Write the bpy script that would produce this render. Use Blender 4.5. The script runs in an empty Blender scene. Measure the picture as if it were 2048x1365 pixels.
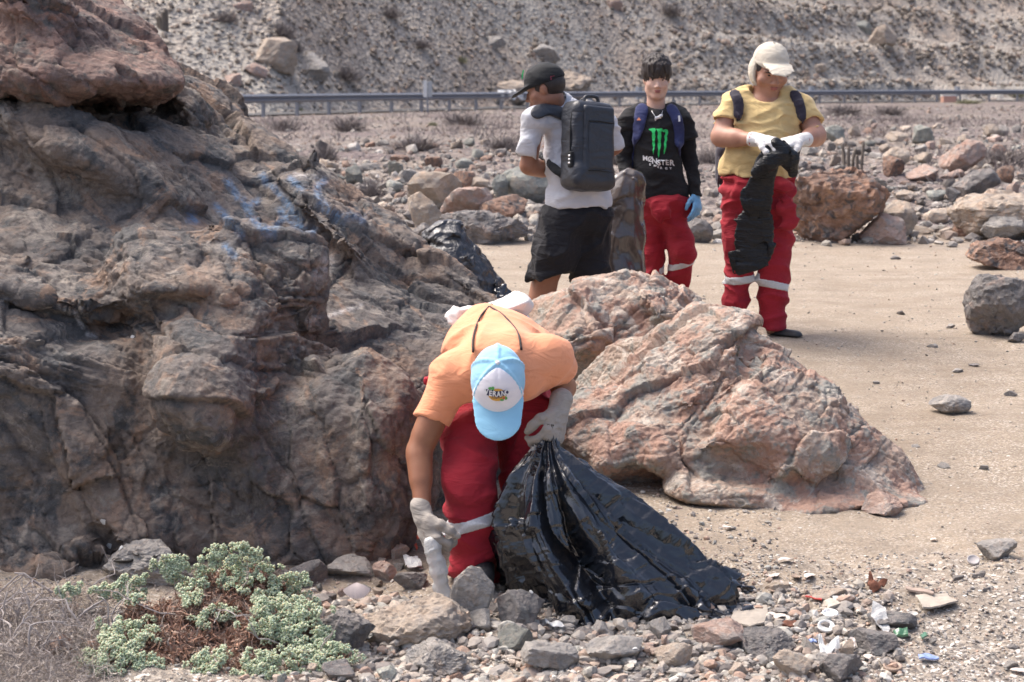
import bpy, bmesh, math, random, zlib
import numpy as np
from mathutils import Vector, Matrix

SC = bpy.context.scene
COL = SC.collection
F32 = np.float32

# ------------------------------------------------------------------ camera
FPX = 4000.0            # focal length in pixels of the 2048 x 1365 photograph
CZ = 1.5                # camera height above the flat dirt lot
PITCH = math.atan((682.5 - 170.0) / FPX)
cam = bpy.data.cameras.new('camera')
cam.sensor_width = 36.0
cam.lens = 36.0 * FPX / 2048.0
cam.clip_start = 0.1
cam.clip_end = 900.0
cam.dof.use_dof = True
cam.dof.focus_distance = 8.6
cam.dof.aperture_fstop = 6.3
cam_ob = bpy.data.objects.new('camera', cam)
COL.objects.link(cam_ob)
cam_ob.location = (0, 0, CZ)
cam_ob.rotation_euler = (math.pi / 2 - PITCH, 0, 0)
SC.camera = cam_ob

# ------------------------------------------------------------------ world and sun
SUN_EL, SUN_AZ = math.radians(60), math.radians(-62)   # azimuth from +Y (away from camera) towards +X
world = bpy.data.worlds.new('World')
SC.world = world
world.use_nodes = True
wn = world.node_tree
bg = wn.nodes['Background']
sky = wn.nodes.new('ShaderNodeTexSky')
sky.sky_type = 'NISHITA'
sky.sun_disc = False
sky.sun_elevation = SUN_EL
sky.sun_rotation = SUN_AZ
sky.altitude = 0
sky.air_density = 0.7
sky.dust_density = 6.0
sky.ozone_density = 0.6
wn.links.new(sky.outputs['Color'], bg.inputs['Color'])
bg.inputs['Strength'].default_value = 0.15
sd = bpy.data.lights.new('sun', 'SUN')
sd.energy = 1.15
sd.angle = math.radians(36)
sd.color = (1.0, 0.975, 0.94)
sun_ob = bpy.data.objects.new('sun', sd)
COL.objects.link(sun_ob)
sdir = Vector((math.sin(SUN_AZ) * math.cos(SUN_EL), math.cos(SUN_AZ) * math.cos(SUN_EL), math.sin(SUN_EL)))
sun_ob.rotation_euler = sdir.to_track_quat('Z', 'Y').to_euler()
sun_ob.location = (0, 0, 30)

SC.render.engine = 'CYCLES'
SC.cycles.max_bounces = 5
SC.cycles.use_denoising = True
SC.view_settings.view_transform = 'Standard'
SC.view_settings.look = 'None'
SC.view_settings.gamma = 1.0
SC.view_settings.use_curve_mapping = False
SC.view_settings.exposure = 1.2

# ------------------------------------------------------------------ pixel <-> world
CP, SP = math.cos(PITCH), math.sin(PITCH)


def ray(px, py):
    a = (px - 1024.0) / FPX
    b = (682.5 - py) / FPX
    return np.array([a, CP + b * SP, -SP + b * CP])


def P(px, py, Y):
    """world point seen at photo pixel (px, py) at distance Y along the view"""
    d = ray(px, py)
    return np.array([0, 0, CZ]) + d * (Y / d[1])


def pix(p):
    p = np.asarray(p, float)
    q = p - np.array([0, 0, CZ])
    fw = q[..., 1] * CP - q[..., 2] * SP
    up = q[..., 1] * SP + q[..., 2] * CP
    return 1024 + FPX * q[..., 0] / fw, 682.5 - FPX * up / fw


# ------------------------------------------------------------------ numpy noise
def _h(ix, iy, iz, seed):
    h = (ix.astype(np.uint32) * np.uint32(374761393) + iy.astype(np.uint32) * np.uint32(668265263)
         + iz.astype(np.uint32) * np.uint32(2147483647 - 59) + np.uint32((seed * 974634613 + 12345) & 0xffffffff))
    h = (h ^ (h >> np.uint32(13))) * np.uint32(1274126177)
    h = (h ^ (h >> np.uint32(16))) * np.uint32(2246822519)
    return h ^ (h >> np.uint32(15))


def _u(h):
    return (h & np.uint32(0xffffff)).astype(F32) * F32(1 / 16777216.0)


def vnoise(p, seed=0):
    """value-gradient noise, about -1..1; p is (N,3)"""
    p = np.asarray(p, F32)
    i = np.floor(p)
    f = p - i
    i = i.astype(np.int64).astype(np.int32)
    w = f * f * f * (f * (f * 6 - 15) + 10)
    out = np.zeros(len(p), F32)
    for dx in (0, 1):
        wx = w[:, 0] if dx else 1 - w[:, 0]
        for dy in (0, 1):
            wy = w[:, 1] if dy else 1 - w[:, 1]
            for dz in (0, 1):
                wz = w[:, 2] if dz else 1 - w[:, 2]
                h = _h(i[:, 0] + dx, i[:, 1] + dy, i[:, 2] + dz, seed)
                g = _u(h) * 6.2831853
                c = _u(h * np.uint32(2654435761) + np.uint32(97)) * 2 - 1
                s = np.sqrt(np.maximum(0, 1 - c * c))
                out += wx * wy * wz * ((f[:, 0] - dx) * s * np.cos(g) + (f[:, 1] - dy) * s * np.sin(g) + (f[:, 2] - dz) * c)
    return out * 1.5


def fbm(p, oct=4, seed=0, gain=0.5, lac=2.03):
    a, s = 1.0, 0
    p = np.asarray(p, F32)
    for k in range(oct):
        s = s + a * vnoise(p, seed + k * 17)
        p = p * F32(lac) + F32(3.7)
        a *= gain
    return s


def ridged(p, oct=3, seed=0):
    a, s = 1.0, 0
    p = np.asarray(p, F32)
    for k in range(oct):
        s = s + a * (1 - np.abs(vnoise(p, seed + k * 13)) * 1.8)
        p = p * F32(2.1) + F32(5.1)
        a *= 0.5
    return s / 1.75


def worley(p, seed=0, jit=0.62):
    """F1, F2 distance, the cell hash and the offset from the nearest point"""
    p = np.asarray(p, F32)
    i = np.floor(p - F32(.5)).astype(np.int32)
    n = len(p)
    f1 = np.full(n, 9, F32)
    f2 = np.full(n, 9, F32)
    hh = np.zeros(n, np.uint32)
    off = np.zeros((n, 3), F32)
    for dx in (0, 1):
        for dy in (0, 1):
            for dz in (0, 1):
                cx, cy, cz = i[:, 0] + dx, i[:, 1] + dy, i[:, 2] + dz
                h = _h(cx, cy, cz, seed)
                q = np.empty((n, 3), F32)
                q[:, 0] = p[:, 0] - cx - 0.5 - jit * (_u(h) - 0.5)
                q[:, 1] = p[:, 1] - cy - 0.5 - jit * (_u(h * np.uint32(747796405) + np.uint32(7)) - 0.5)
                q[:, 2] = p[:, 2] - cz - 0.5 - jit * (_u(h * np.uint32(2891336453) + np.uint32(3)) - 0.5)
                d = np.sqrt((q * q).sum(1))
                m = d < f1
                f2 = np.where(m, f1, np.minimum(f2, d))
                hh = np.where(m, h, hh)
                off[m] = q[m]
                f1 = np.minimum(f1, d)
    return f1, f2, hh, off


def facets(p, scale, seed, tilt=0.5, step=0.25):
    """chipped stone: every cell is a tilted plane of its own; in units of one cell"""
    f1, f2, h, off = worley(p * F32(scale), seed)
    g = _u(h * np.uint32(2654435761) + np.uint32(11)) * 6.2831853
    c = _u(h * np.uint32(1597334677) + np.uint32(5)) * 2 - 1
    s = np.sqrt(np.maximum(0, 1 - c * c))
    return tilt * (off[:, 0] * s * np.cos(g) + off[:, 1] * s * np.sin(g) + off[:, 2] * c) + step * (_u(h) - 0.5), f2 - f1


# ------------------------------------------------------------------ objects
def tag(o, label=None, cat=None, group=None, kind=None):
    if label: o['label'] = label
    if cat: o['category'] = cat
    if group: o['group'] = group
    if kind: o['kind'] = kind
    return o


def link(name, me, mat=None, parent=None, loc=None):
    o = bpy.data.objects.new(name, me)
    COL.objects.link(o)
    if mat is not None and me is not None:
        if len(me.materials) == 0:
            me.materials.append(mat)
    if parent is not None:
        o.parent = parent
        o.matrix_parent_inverse = Matrix.Translation(-Vector(parent.location)) if parent.rotation_euler[2] == 0 else parent.matrix_basis.inverted()
    if loc is not None:
        o.location = loc
    return o


def empty(name, loc, label, cat, group=None):
    o = bpy.data.objects.new(name, None)
    COL.objects.link(o)
    o.location = loc
    o.empty_display_size = 0.1
    return tag(o, label, cat, group)


def np_mesh(name, V, Fq, smooth=True):
    """V (N,3); Fq an (M,3) or (M,4) index array"""
    me = bpy.data.meshes.new(name)
    V = np.ascontiguousarray(V, F32)
    Fq = np.ascontiguousarray(Fq, np.int32)
    k = Fq.shape[1]
    me.vertices.add(len(V))
    me.vertices.foreach_set('co', V.ravel())
    me.loops.add(Fq.size)
    me.loops.foreach_set('vertex_index', Fq.ravel())
    me.polygons.add(len(Fq))
    me.polygons.foreach_set('loop_start', np.arange(0, Fq.size, k, dtype=np.int32))
    me.polygons.foreach_set('loop_total', np.full(len(Fq), k, np.int32))
    me.polygons.foreach_set('use_smooth', np.full(len(Fq), bool(smooth)))
    me.update(calc_edges=True)
    return me


def recenter(V, base=None):
    c = V.mean(0) if base is None else np.asarray(base)
    return V - c, c


def vert_normals(V, Fq):
    if Fq.shape[1] == 4:
        n = np.cross(V[Fq[:, 2]] - V[Fq[:, 0]], V[Fq[:, 3]] - V[Fq[:, 1]])
    else:
        n = np.cross(V[Fq[:, 1]] - V[Fq[:, 0]], V[Fq[:, 2]] - V[Fq[:, 0]])
    N = np.zeros_like(V)
    for k in range(3):
        N[:, k] = sum(np.bincount(Fq[:, j], n[:, k], len(V)) for j in range(Fq.shape[1]))
    return N / np.maximum(1e-12, np.linalg.norm(N, axis=1))[:, None]


def subdivide(V, Fq):
    """split every quad in four (linear)"""
    n = len(V)
    E = np.concatenate([Fq[:, [k, (k + 1) % 4]] for k in range(4)])
    E.sort(axis=1)
    key = E[:, 0].astype(np.int64) * n + E[:, 1]
    uq, inv = np.unique(key, return_inverse=True)
    em = 0.5 * (V[uq // n] + V[uq % n])
    fc = V[Fq].mean(1)
    m = len(Fq)
    e = [n + inv[k * m:(k + 1) * m] for k in range(4)]
    c = n + len(uq) + np.arange(m)
    nf = np.concatenate([np.stack([Fq[:, k], e[k], c, e[k - 1]], 1) for k in range(4)])
    return np.concatenate([V, em, fc]), nf


def smooth_verts(V, Fq, it=2, w=0.5):
    n = len(V)
    k = Fq.shape[1]
    a = np.concatenate([Fq[:, j] for j in range(k)] + [Fq[:, (j + 1) % k] for j in range(k)])
    b = np.concatenate([Fq[:, (j + 1) % k] for j in range(k)] + [Fq[:, j] for j in range(k)])
    cnt = np.maximum(1, np.bincount(a, minlength=n))[:, None]
    for _ in range(it):
        S = np.stack([np.bincount(a, V[b, c], n) for c in range(3)], 1) / cnt
        V = V * (1 - w) + S * w
    return V


# ------------------------------------------------------------------ signed distance modelling
def unit(v):
    v = np.asarray(v, float)
    return v / max(1e-9, np.linalg.norm(v))


def rc(a, b, ra, rb=None, flat=None):
    """tapered capsule; flat=(axis, k) squashes its section along axis"""
    a = np.asarray(a, F32); b = np.asarray(b, F32)
    rb = ra if rb is None else rb
    ba = b - a
    L2 = max(1e-9, float(ba @ ba))
    if flat is not None:
        ax = np.asarray(unit(flat[0]), F32); k = flat[1]
    def fn(p):
        q = p - a
        t = np.clip(q @ ba / F32(L2), 0, 1)
        q = q - t[:, None] * ba
        r = ra + (rb - ra) * t
        if flat is not None:
            c = q @ ax
            q = q + (c * F32(1 / k - 1))[:, None] * ax
            return (np.sqrt((q * q).sum(1)) - r) * F32(min(1, k))
        return np.sqrt((q * q).sum(1)) - r
    m = max(ra, rb) * max(1, flat[1] if flat is not None else 1)
    return fn, np.minimum(a, b) - m, np.maximum(a, b) + m


def ell(c, r, R=None):
    """ellipsoid with radii r in the frame R (rows are the axes)"""
    c = np.asarray(c, F32); r = np.asarray(r, F32)
    R = np.eye(3, dtype=F32) if R is None else np.asarray(R, F32)
    def fn(p):
        q = (p - c) @ R.T
        k0 = np.sqrt(((q / r) ** 2).sum(1))
        k1 = np.sqrt(((q / (r * r)) ** 2).sum(1))
        return k0 * (k0 - 1) / np.maximum(k1, 1e-6)
    m = np.abs(R.T * r).sum(1) if R is not None else r
    return fn, c - m, c + m


def box(c, h, R=None, rnd=0.01):
    c = np.asarray(c, F32); h = np.asarray(h, F32)
    R = np.eye(3, dtype=F32) if R is None else np.asarray(R, F32)
    def fn(p):
        q = np.abs((p - c) @ R.T) - (h - F32(rnd))
        return np.sqrt((np.maximum(q, 0) ** 2).sum(1)) + np.minimum(q.max(1), 0) - F32(rnd)
    m = np.abs(R.T * h).sum(1)
    return fn, c - m, c + m


def poly(c, planes, k=0.0, rad=1.0):
    """convex block: planes = [(normal, distance from c)]"""
    c = np.asarray(c, F32)
    pl = [(np.asarray(unit(n), F32), F32(d)) for n, d in planes]
    def fn(p):
        q = p - c
        d = None
        for n, dd in pl:
            e = q @ n - dd
            if d is None: d = e
            elif k > 0:
                h = np.maximum(F32(k) - np.abs(d - e), 0) / F32(k)
                d = np.maximum(d, e) + h * h * F32(k * 0.25)
            else: d = np.maximum(d, e)
        return d
    return fn, c - rad, c + rad


def chain(pts, rad, flat=None):
    """capsules joined along a polyline; flat=(axis, k)"""
    out = []
    for i in range(len(pts) - 1):
        out.append(rc(pts[i], pts[i + 1], rad[i], rad[i + 1], flat))
    return out


class Sdf:
    def __init__(self):
        self.ops = []
        self.disp = None
        self.band = 0.05

    def add(self, prim, k=0.02):
        for q in (prim if isinstance(prim, list) else [prim]): self.ops.append(('u', q, k))
        return self

    def sub(self, prim, k=0.005):
        for q in (prim if isinstance(prim, list) else [prim]): self.ops.append(('s', q, k))
        return self

    def cut(self, point, normal, k=0.0):
        """remove everything on the side the normal points to"""
        n = np.asarray(unit(normal), F32); c = np.asarray(point, F32)
        self.ops.append(('i', (lambda p: (p - c) @ n, None, None), k))
        return self

    def cutlocal(self, point, normal, reach):
        """as cut, only within reach of the point"""
        n = np.asarray(unit(normal), F32); c = np.asarray(point, F32)
        fn = lambda p: np.maximum(-((p - c) @ n), np.sqrt(((p - c) ** 2).sum(1)) - F32(reach))
        self.ops.append(('s', (fn, c - reach, c + reach), 0))
        return self

    @staticmethod
    def _mix(D, d, op, k):
        if op == 'u':
            if k > 0:
                h = np.maximum(F32(k) - np.abs(D - d), 0) / F32(k)
                return np.minimum(D, d) - h * h * F32(k * 0.25)
            return np.minimum(D, d)
        if op == 's': d = -d
        if k > 0:
            h = np.maximum(F32(k) - np.abs(D - d), 0) / F32(k)
            return np.maximum(D, d) + h * h * F32(k * 0.25)
        return np.maximum(D, d)

    def __call__(self, p):
        p = np.asarray(p, F32)
        D = np.full(len(p), 1.0, F32)
        for op, (fn, lo, hi), k in self.ops:
            D = self._mix(D, fn(p), op, k)
        if self.disp is not None:
            D = D - self.disp(p)
        return D

    def bounds(self):
        lo = np.min([q[1] for op, q, k in self.ops if op == 'u'], axis=0)
        hi = np.max([q[2] for op, q, k in self.ops if op == 'u'], axis=0)
        return lo, hi

    def grid(self, h, zfine=None, clip=None):
        lo, hi = self.bounds()
        if clip is not None:
            lo = np.maximum(lo, clip[0]); hi = np.minimum(hi, clip[1])
        lo = lo - 3 * h - 0.01; hi = hi + 3 * h + 0.01
        ax = [np.arange(lo[k], hi[k] + h, h).astype(F32) for k in range(3)]
        if zfine is not None:
            z0, z1, hz = zfine
            z = ax[2]
            ax[2] = np.concatenate([z[z < z0 - h * .5], np.arange(z0, z1, hz).astype(F32), z[z > z1 + h * .5]])
        return ax

    def mesh(self, h=0.008, zfine=None, clip=None, relax=1):
        ax = self.grid(h, zfine, clip)
        n = [len(a) for a in ax]
        D = np.full(n, 1.0, F32)
        def sub(lo, hi):
            m = self.band
            s = []
            for k in range(3):
                i0 = max(0, np.searchsorted(ax[k], lo[k] - m)); i1 = min(n[k], np.searchsorted(ax[k], hi[k] + m))
                s.append(slice(i0, i1))
            return tuple(s)
        for op, (fn, lo, hi), k in self.ops:
            s = sub(lo, hi) if lo is not None else (slice(0, n[0]), slice(0, n[1]), slice(0, n[2]))
            X, Y, Z = np.meshgrid(ax[0][s[0]], ax[1][s[1]], ax[2][s[2]], indexing='ij')
            if X.size == 0: continue
            d = fn(np.stack([X.ravel(), Y.ravel(), Z.ravel()], 1)).reshape(X.shape).astype(F32)
            D[s] = self._mix(D[s], d, op, k)
        if self.disp is not None:
            m = np.abs(D) < self.band
            I = np.nonzero(m)
            D[m] -= self.disp(np.stack([ax[0][I[0]], ax[1][I[1]], ax[2][I[2]]], 1))
        V, Fq = surface_nets(D, ax)
        if relax: V = smooth_verts(V, Fq, relax, 0.4)
        return V, Fq


def surface_nets(D, ax):
    ins = D < 0
    nx, ny, nz = D.shape
    cells = (nx - 1, ny - 1, nz - 1)
    S = np.zeros(cells, np.uint8)
    for dx in (0, 1):
        for dy in (0, 1):
            for dz in (0, 1):
                S += ins[dx:dx + cells[0], dy:dy + cells[1], dz:dz + cells[2]]
    act = (S > 0) & (S < 8)
    I = np.stack(np.nonzero(act), 1)
    idx = np.full(cells, -1, np.int32)
    idx[I[:, 0], I[:, 1], I[:, 2]] = np.arange(len(I))
    acc = np.zeros((len(I), 3)); cnt = np.zeros(len(I))
    cs = [(0, 0, 0), (1, 0, 0), (0, 1, 0), (1, 1, 0), (0, 0, 1), (1, 0, 1), (0, 1, 1), (1, 1, 1)]
    es = [(0, 1), (2, 3), (4, 5), (6, 7), (0, 2), (1, 3), (4, 6), (5, 7), (0, 4), (1, 5), (2, 6), (3, 7)]
    cd = [D[I[:, 0] + c[0], I[:, 1] + c[1], I[:, 2] + c[2]] for c in cs]
    cp = [np.stack([ax[0][I[:, 0] + c[0]], ax[1][I[:, 1] + c[1]], ax[2][I[:, 2] + c[2]]], 1) for c in cs]
    for a, b in es:
        m = (cd[a] < 0) != (cd[b] < 0)
        t = cd[a][m] / (cd[a][m] - cd[b][m])
        acc[m] += cp[a][m] + (cp[b][m] - cp[a][m]) * t[:, None]
        cnt[m] += 1
    V = acc / cnt[:, None]
    faces = []
    # quads round every grid edge that changes sign
    def quads(axis):
        sl0 = [slice(1, nx - 1), slice(1, ny - 1), slice(1, nz - 1)]
        sl0[axis] = slice(0, D.shape[axis] - 1)
        sl1 = list(sl0); sl1[axis] = slice(1, D.shape[axis])
        A, B = ins[tuple(sl0)], ins[tuple(sl1)]
        ch = np.stack(np.nonzero(A != B), 1)
        off = np.ones(3, int); off[axis] = 0
        c = ch + off
        fl = A[ch[:, 0], ch[:, 1], ch[:, 2]]
        u, v = [(1, 2), (2, 0), (0, 1)][axis]
        def cell(du, dv):
            q = c.copy(); q[:, u] += du; q[:, v] += dv
            return idx[q[:, 0], q[:, 1], q[:, 2]]
        Q = np.stack([cell(-1, -1), cell(0, -1), cell(0, 0), cell(-1, 0)], 1)
        Q[~fl] = Q[~fl][:, ::-1]
        faces.append(Q)
    for k in range(3): quads(k)
    Fq = np.concatenate(faces)
    return V, Fq[(Fq >= 0).all(1)]


def sdf_obj(name, S, mat, parent, h=0.008, zfine=None, clip=None, relax=1, post=None, subdiv=0):
    V, Fq = S.mesh(h, zfine, clip, relax)
    for _ in range(subdiv):
        V, Fq = subdivide(V, Fq); V = smooth_verts(V, Fq, 1, .5)
    if post is not None: V = post(V, Fq)
    base = np.array(parent.location) if parent is not None else np.array([V[:, 0].mean(), V[:, 1].mean(), V[:, 2].min()])
    me = np_mesh(name, V - base, Fq)
    me.materials.append(mat)
    o = bpy.data.objects.new(name, me)
    COL.objects.link(o)
    if parent is not None: o.parent = parent
    else: o.location = base
    return o


def tube_arrays(pts, rad, seg=8, cap=True):
    pts = np.asarray(pts, float); n = len(pts)
    rad = np.full(n, rad) if np.isscalar(rad) else np.asarray(rad, float)
    T = np.gradient(pts, axis=0); T /= np.maximum(1e-9, np.linalg.norm(T, axis=1))[:, None]
    ref = np.array([0, 0, 1.0]) if abs(T[0, 2]) < .9 else np.array([1.0, 0, 0])
    V, Fq = [], []
    u = np.cross(T[0], ref); u /= np.linalg.norm(u)
    for i in range(n):
        u = u - T[i] * (u @ T[i]); u /= max(1e-9, np.linalg.norm(u))
        w = np.cross(T[i], u)
        a = np.linspace(0, 2 * np.pi, seg, endpoint=False)
        V.append(pts[i] + rad[i] * (np.cos(a)[:, None] * u + np.sin(a)[:, None] * w))
    V = np.concatenate(V)
    for i in range(n - 1):
        for k in range(seg):
            a, b = i * seg + k, i * seg + (k + 1) % seg
            Fq.append((a, b, b + seg, a + seg))
    if cap:
        V = np.concatenate([V, [pts[0], pts[-1]]])
        for k in range(seg):
            Fq.append((n * seg, (k + 1) % seg, k, k)); Fq.append((n * seg + 1, (n - 1) * seg + k, (n - 1) * seg + (k + 1) % seg, (n - 1) * seg + (k + 1) % seg))
    return V, np.array(Fq)


def mesh_from(parts, name, smooth=True):
    """join (V, F) arrays; degenerate quads become triangles"""
    vs, fs, off = [], [], 0
    for V, Fq in parts:
        vs.append(V); fs += [tuple(dict.fromkeys(int(i) + off for i in f)) for f in Fq]; off += len(V)
    me = bpy.data.meshes.new(name)
    me.from_pydata(np.concatenate(vs).tolist(), [], [f for f in fs if len(f) > 2])
    if smooth: me.polygons.foreach_set('use_smooth', np.ones(len(me.polygons), bool))
    me.update()
    return me


def arr_obj(name, parts, mat, parent=None, base=None, smooth=True):
    if parent is not None: base = np.array(parent.location)
    elif base is None:
        A = np.concatenate([v for v, f in parts]); base = np.array([A[:, 0].mean(), A[:, 1].mean(), A[:, 2].min()])
    me = mesh_from([(v - base, f) for v, f in parts], name, smooth)
    me.materials.append(mat)
    o = bpy.data.objects.new(name, me)
    COL.objects.link(o)
    if parent is not None: o.parent = parent
    else: o.location = base
    return o


def catmull(pts, n=8):
    pts = [np.asarray(p, float) for p in pts]
    q = [2 * pts[0] - pts[1]] + pts + [2 * pts[-1] - pts[-2]]
    out = []
    for i in range(1, len(q) - 2):
        for t in np.linspace(0, 1, n, endpoint=False):
            a, b, c, d = q[i - 1], q[i], q[i + 1], q[i + 2]
            out.append(.5 * (2 * b + (c - a) * t + (2 * a - 5 * b + 4 * c - d) * t * t + (3 * b - a - 3 * c + d) * t ** 3))
    out.append(pts[-1])
    return np.array(out)


def poly_sd(x, y, pts):
    """distance to an open polyline in a plane"""
    d = np.full(x.shape, 1e9)
    for (x0, y0), (x1, y1) in zip(pts[:-1], pts[1:]):
        dx, dy = x1 - x0, y1 - y0
        t = np.clip(((x - x0) * dx + (y - y0) * dy) / (dx * dx + dy * dy + 1e-9), 0, 1)
        d = np.minimum(d, np.hypot(x - x0 - t * dx, y - y0 - t * dy))
    return d


# ------------------------------------------------------------------ material helpers
class NT:
    def __init__(self, name):
        self.m = bpy.data.materials.new(name)
        self.m.use_nodes = True
        self.t = self.m.node_tree
        self.b = self.t.nodes['Principled BSDF']
        self._co = None

    def n(self, typ, **kw):
        nd = self.t.nodes.new(typ)
        for k, v in kw.items(): setattr(nd, k, v)
        return nd

    def set(self, sock, v):
        if isinstance(v, bpy.types.NodeSocket): self.t.links.new(v, sock)
        elif isinstance(v, (tuple, list)) and len(v) == 3 and sock.type == 'RGBA': sock.default_value = (*v, 1)
        else: sock.default_value = v

    def co(self, kind='Object'):
        if self._co is None: self._co = self.n('ShaderNodeTexCoord')
        return self._co.outputs[kind]

    def mapped(self, scale=(1, 1, 1), rot=(0, 0, 0), kind='Object', vec=None):
        m = self.n('ShaderNodeMapping')
        self.set(m.inputs['Vector'], vec if vec is not None else self.co(kind))
        m.inputs['Scale'].default_value = scale; m.inputs['Rotation'].default_value = rot
        return m.outputs[0]

    def noise(self, scale, detail=4, rough=.55, vec=None, dist=0, out='Fac'):
        nd = self.n('ShaderNodeTexNoise')
        self.set(nd.inputs['Vector'], vec if vec is not None else self.co())
        nd.inputs['Scale'].default_value = scale; nd.inputs['Detail'].default_value = detail
        nd.inputs['Roughness'].default_value = rough; nd.inputs['Distortion'].default_value = dist
        return nd.outputs[out]

    def voro(self, scale, feature='F1', vec=None, out='Distance', rnd=1):
        nd = self.n('ShaderNodeTexVoronoi', feature=feature)
        self.set(nd.inputs['Vector'], vec if vec is not None else self.co())
        nd.inputs['Scale'].default_value = scale; nd.inputs['Randomness'].default_value = rnd
        return nd.outputs[out]

    def ramp(self, fac, stops, interp='LINEAR'):
        nd = self.n('ShaderNodeValToRGB')
        self.set(nd.inputs[0], fac)
        cr = nd.color_ramp; cr.interpolation = interp
        while len(cr.elements) < len(stops): cr.elements.new(0.5)
        for e, (p, c) in zip(cr.elements, stops):
            e.position = p
            e.color = (c, c, c, 1) if not isinstance(c, tuple) else (*c, 1)
        return nd.outputs[0]

    def mix(self, fac, a, b, mode='MIX'):
        nd = self.n('ShaderNodeMix', data_type='RGBA', blend_type=mode)
        self.set(nd.inputs[0], fac); self.set(nd.inputs[6], a); self.set(nd.inputs[7], b)
        return nd.outputs[2]

    def math(self, op, a, b=0.0, c=None):
        nd = self.n('ShaderNodeMath', operation=op)
        self.set(nd.inputs[0], a); self.set(nd.inputs[1], b)
        if c is not None: self.set(nd.inputs[2], c)
        return nd.outputs[0]

    def bump(self, height, strength=.5, dist=.01, prev=None):
        nd = self.n('ShaderNodeBump')
        nd.inputs['Strength'].default_value = strength; nd.inputs['Distance'].default_value = dist
        self.set(nd.inputs['Height'], height)
        if prev is not None: self.set(nd.inputs['Normal'], prev)
        return nd.outputs[0]

    def attr(self, name, out='Fac'):
        nd = self.n('ShaderNodeAttribute'); nd.attribute_name = name
        return nd.outputs[out]

    def done(self, color=None, rough=None, normal=None, spec=None, **kw):
        if color is not None: self.set(self.b.inputs['Base Color'], color)
        if rough is not None: self.set(self.b.inputs['Roughness'], rough)
        if normal is not None: self.set(self.b.inputs['Normal'], normal)
        if spec is not None: self.b.inputs['Specular IOR Level'].default_value = spec
        for k, v in kw.items(): self.set(self.b.inputs[k.replace('_', ' ')], v)
        return self.m


def rock_mat(name, cols, scale=1.0, rnd='none', dark=(.05, .045, .045), attr_paint=False, rough=.85, bump=1.0, speck=.35, strat=1.5):
    """mottled stone: three or more colours in patches, grain, fine cracks with shade painted in"""
    t = NT(name)
    co = t.co()
    if rnd == 'object':
        oi = t.n('ShaderNodeObjectInfo')
        ad = t.n('ShaderNodeVectorMath', operation='MULTIPLY_ADD')
        t.set(ad.inputs[0], co); ad.inputs[1].default_value = (1, 1, 1)
        cb = t.n('ShaderNodeCombineXYZ')
        for k, f in enumerate((37, 61, 83)): t.set(cb.inputs[k], t.math('MULTIPLY', oi.outputs['Random'], f))
        t.set(ad.inputs[2], cb.outputs[0]); co = ad.outputs[0]
    n1 = t.noise(2.2 * scale, 5, .6, co, .6)
    n2 = t.noise(6.5 * scale, 6, .65, co, .4)
    n3 = t.noise(38 * scale, 5, .7, co)
    n4 = t.noise(150 * scale, 3, .7, co)
    c = t.mix(t.ramp(n1, [(.42, 0), (.56, 1)]), cols[0], cols[1])
    c = t.mix(t.ramp(n2, [(.5, 0), (.60, 1)]), c, cols[2])
    if len(cols) > 3:
        n5 = t.noise(3.6 * scale, 6, .7, t.mapped((1, 1, 1), (.5, .9, 2.1), vec=co), 1.0)
        c = t.mix(t.ramp(n5, [(.54, 0), (.61, .9)]), c, cols[3])
    if len(cols) > 4:
        n6 = t.noise(4.8 * scale, 6, .7, t.mapped((1, 1.6, 1), (1.5, .3, .7), vec=co), .8)
        c = t.mix(t.ramp(n6, [(.55, 0), (.63, .9)]), c, cols[4])
    c = t.mix(t.ramp(n3, [(.3, .0), (.7, 1)]), t.mix(speck, c, dark), c)
    c = t.mix(t.math('MULTIPLY', t.ramp(t.noise(21 * scale, 6, .75, co, .3), [(.56, 0), (.72, 1)]), speck * 1.1), c, t.mix(.55, c, (.62, .52, .44)))
    c = t.mix(t.math('MULTIPLY', t.ramp(n4, [(.58, 0), (.75, 1)]), speck), c, t.mix(.5, c, (.6, .53, .46)))
    if rnd == 'object':
        hs = t.n('ShaderNodeHueSaturation')
        t.set(hs.inputs['Color'], c)
        t.set(hs.inputs['Value'], t.math('MULTIPLY_ADD', oi.outputs['Random'], .7, .65))
        hs.inputs['Saturation'].default_value = 1.0
        c = hs.outputs[0]
    if attr_paint:
        for an, col in attr_paint:
            f = t.math('MULTIPLY', t.attr(an), t.ramp(t.noise(45, 4, .7, co), [(.35, .15), (.6, 1)]))
            c = t.mix(f, c, col)
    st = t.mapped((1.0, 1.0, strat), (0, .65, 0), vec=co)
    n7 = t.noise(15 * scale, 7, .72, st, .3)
    n8 = t.noise(60 * scale, 4, .75, st, .2)
    vo = t.voro(10 * scale, 'F1', t.mix(.10, st, t.noise(8 * scale, 4, .6, co, 0, 'Color')), 'Color')
    sv = t.n('ShaderNodeSeparateColor'); t.set(sv.inputs[0], vo)
    c = t.mix(.22, c, t.mix(sv.outputs[0], t.mix(.5, c, dark), t.mix(.35, c, (.62, .55, .48))))
    hgt = t.math('ADD', t.math('MULTIPLY', n2, .8), t.math('MULTIPLY', n3, .3))
    nb = t.bump(hgt, .5 * bump, .03 / scale)
    nb = t.bump(sv.outputs[1], .25 * bump, .02 / scale, nb)
    nb = t.bump(n7, .8 * bump, .028 / scale, nb)
    nb = t.bump(n8, .5 * bump, .010 / scale, nb)
    nb = t.bump(n4, .3 * bump, .004 / scale, nb)
    c = t.mix(t.math('MULTIPLY', t.ramp(n7, [(.3, 1), (.45, 0)]), .62), c, dark)  # low spots of the relief darkened: crevice shade painted into the colour
    return t.done(c, rough, nb, .35)
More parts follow.
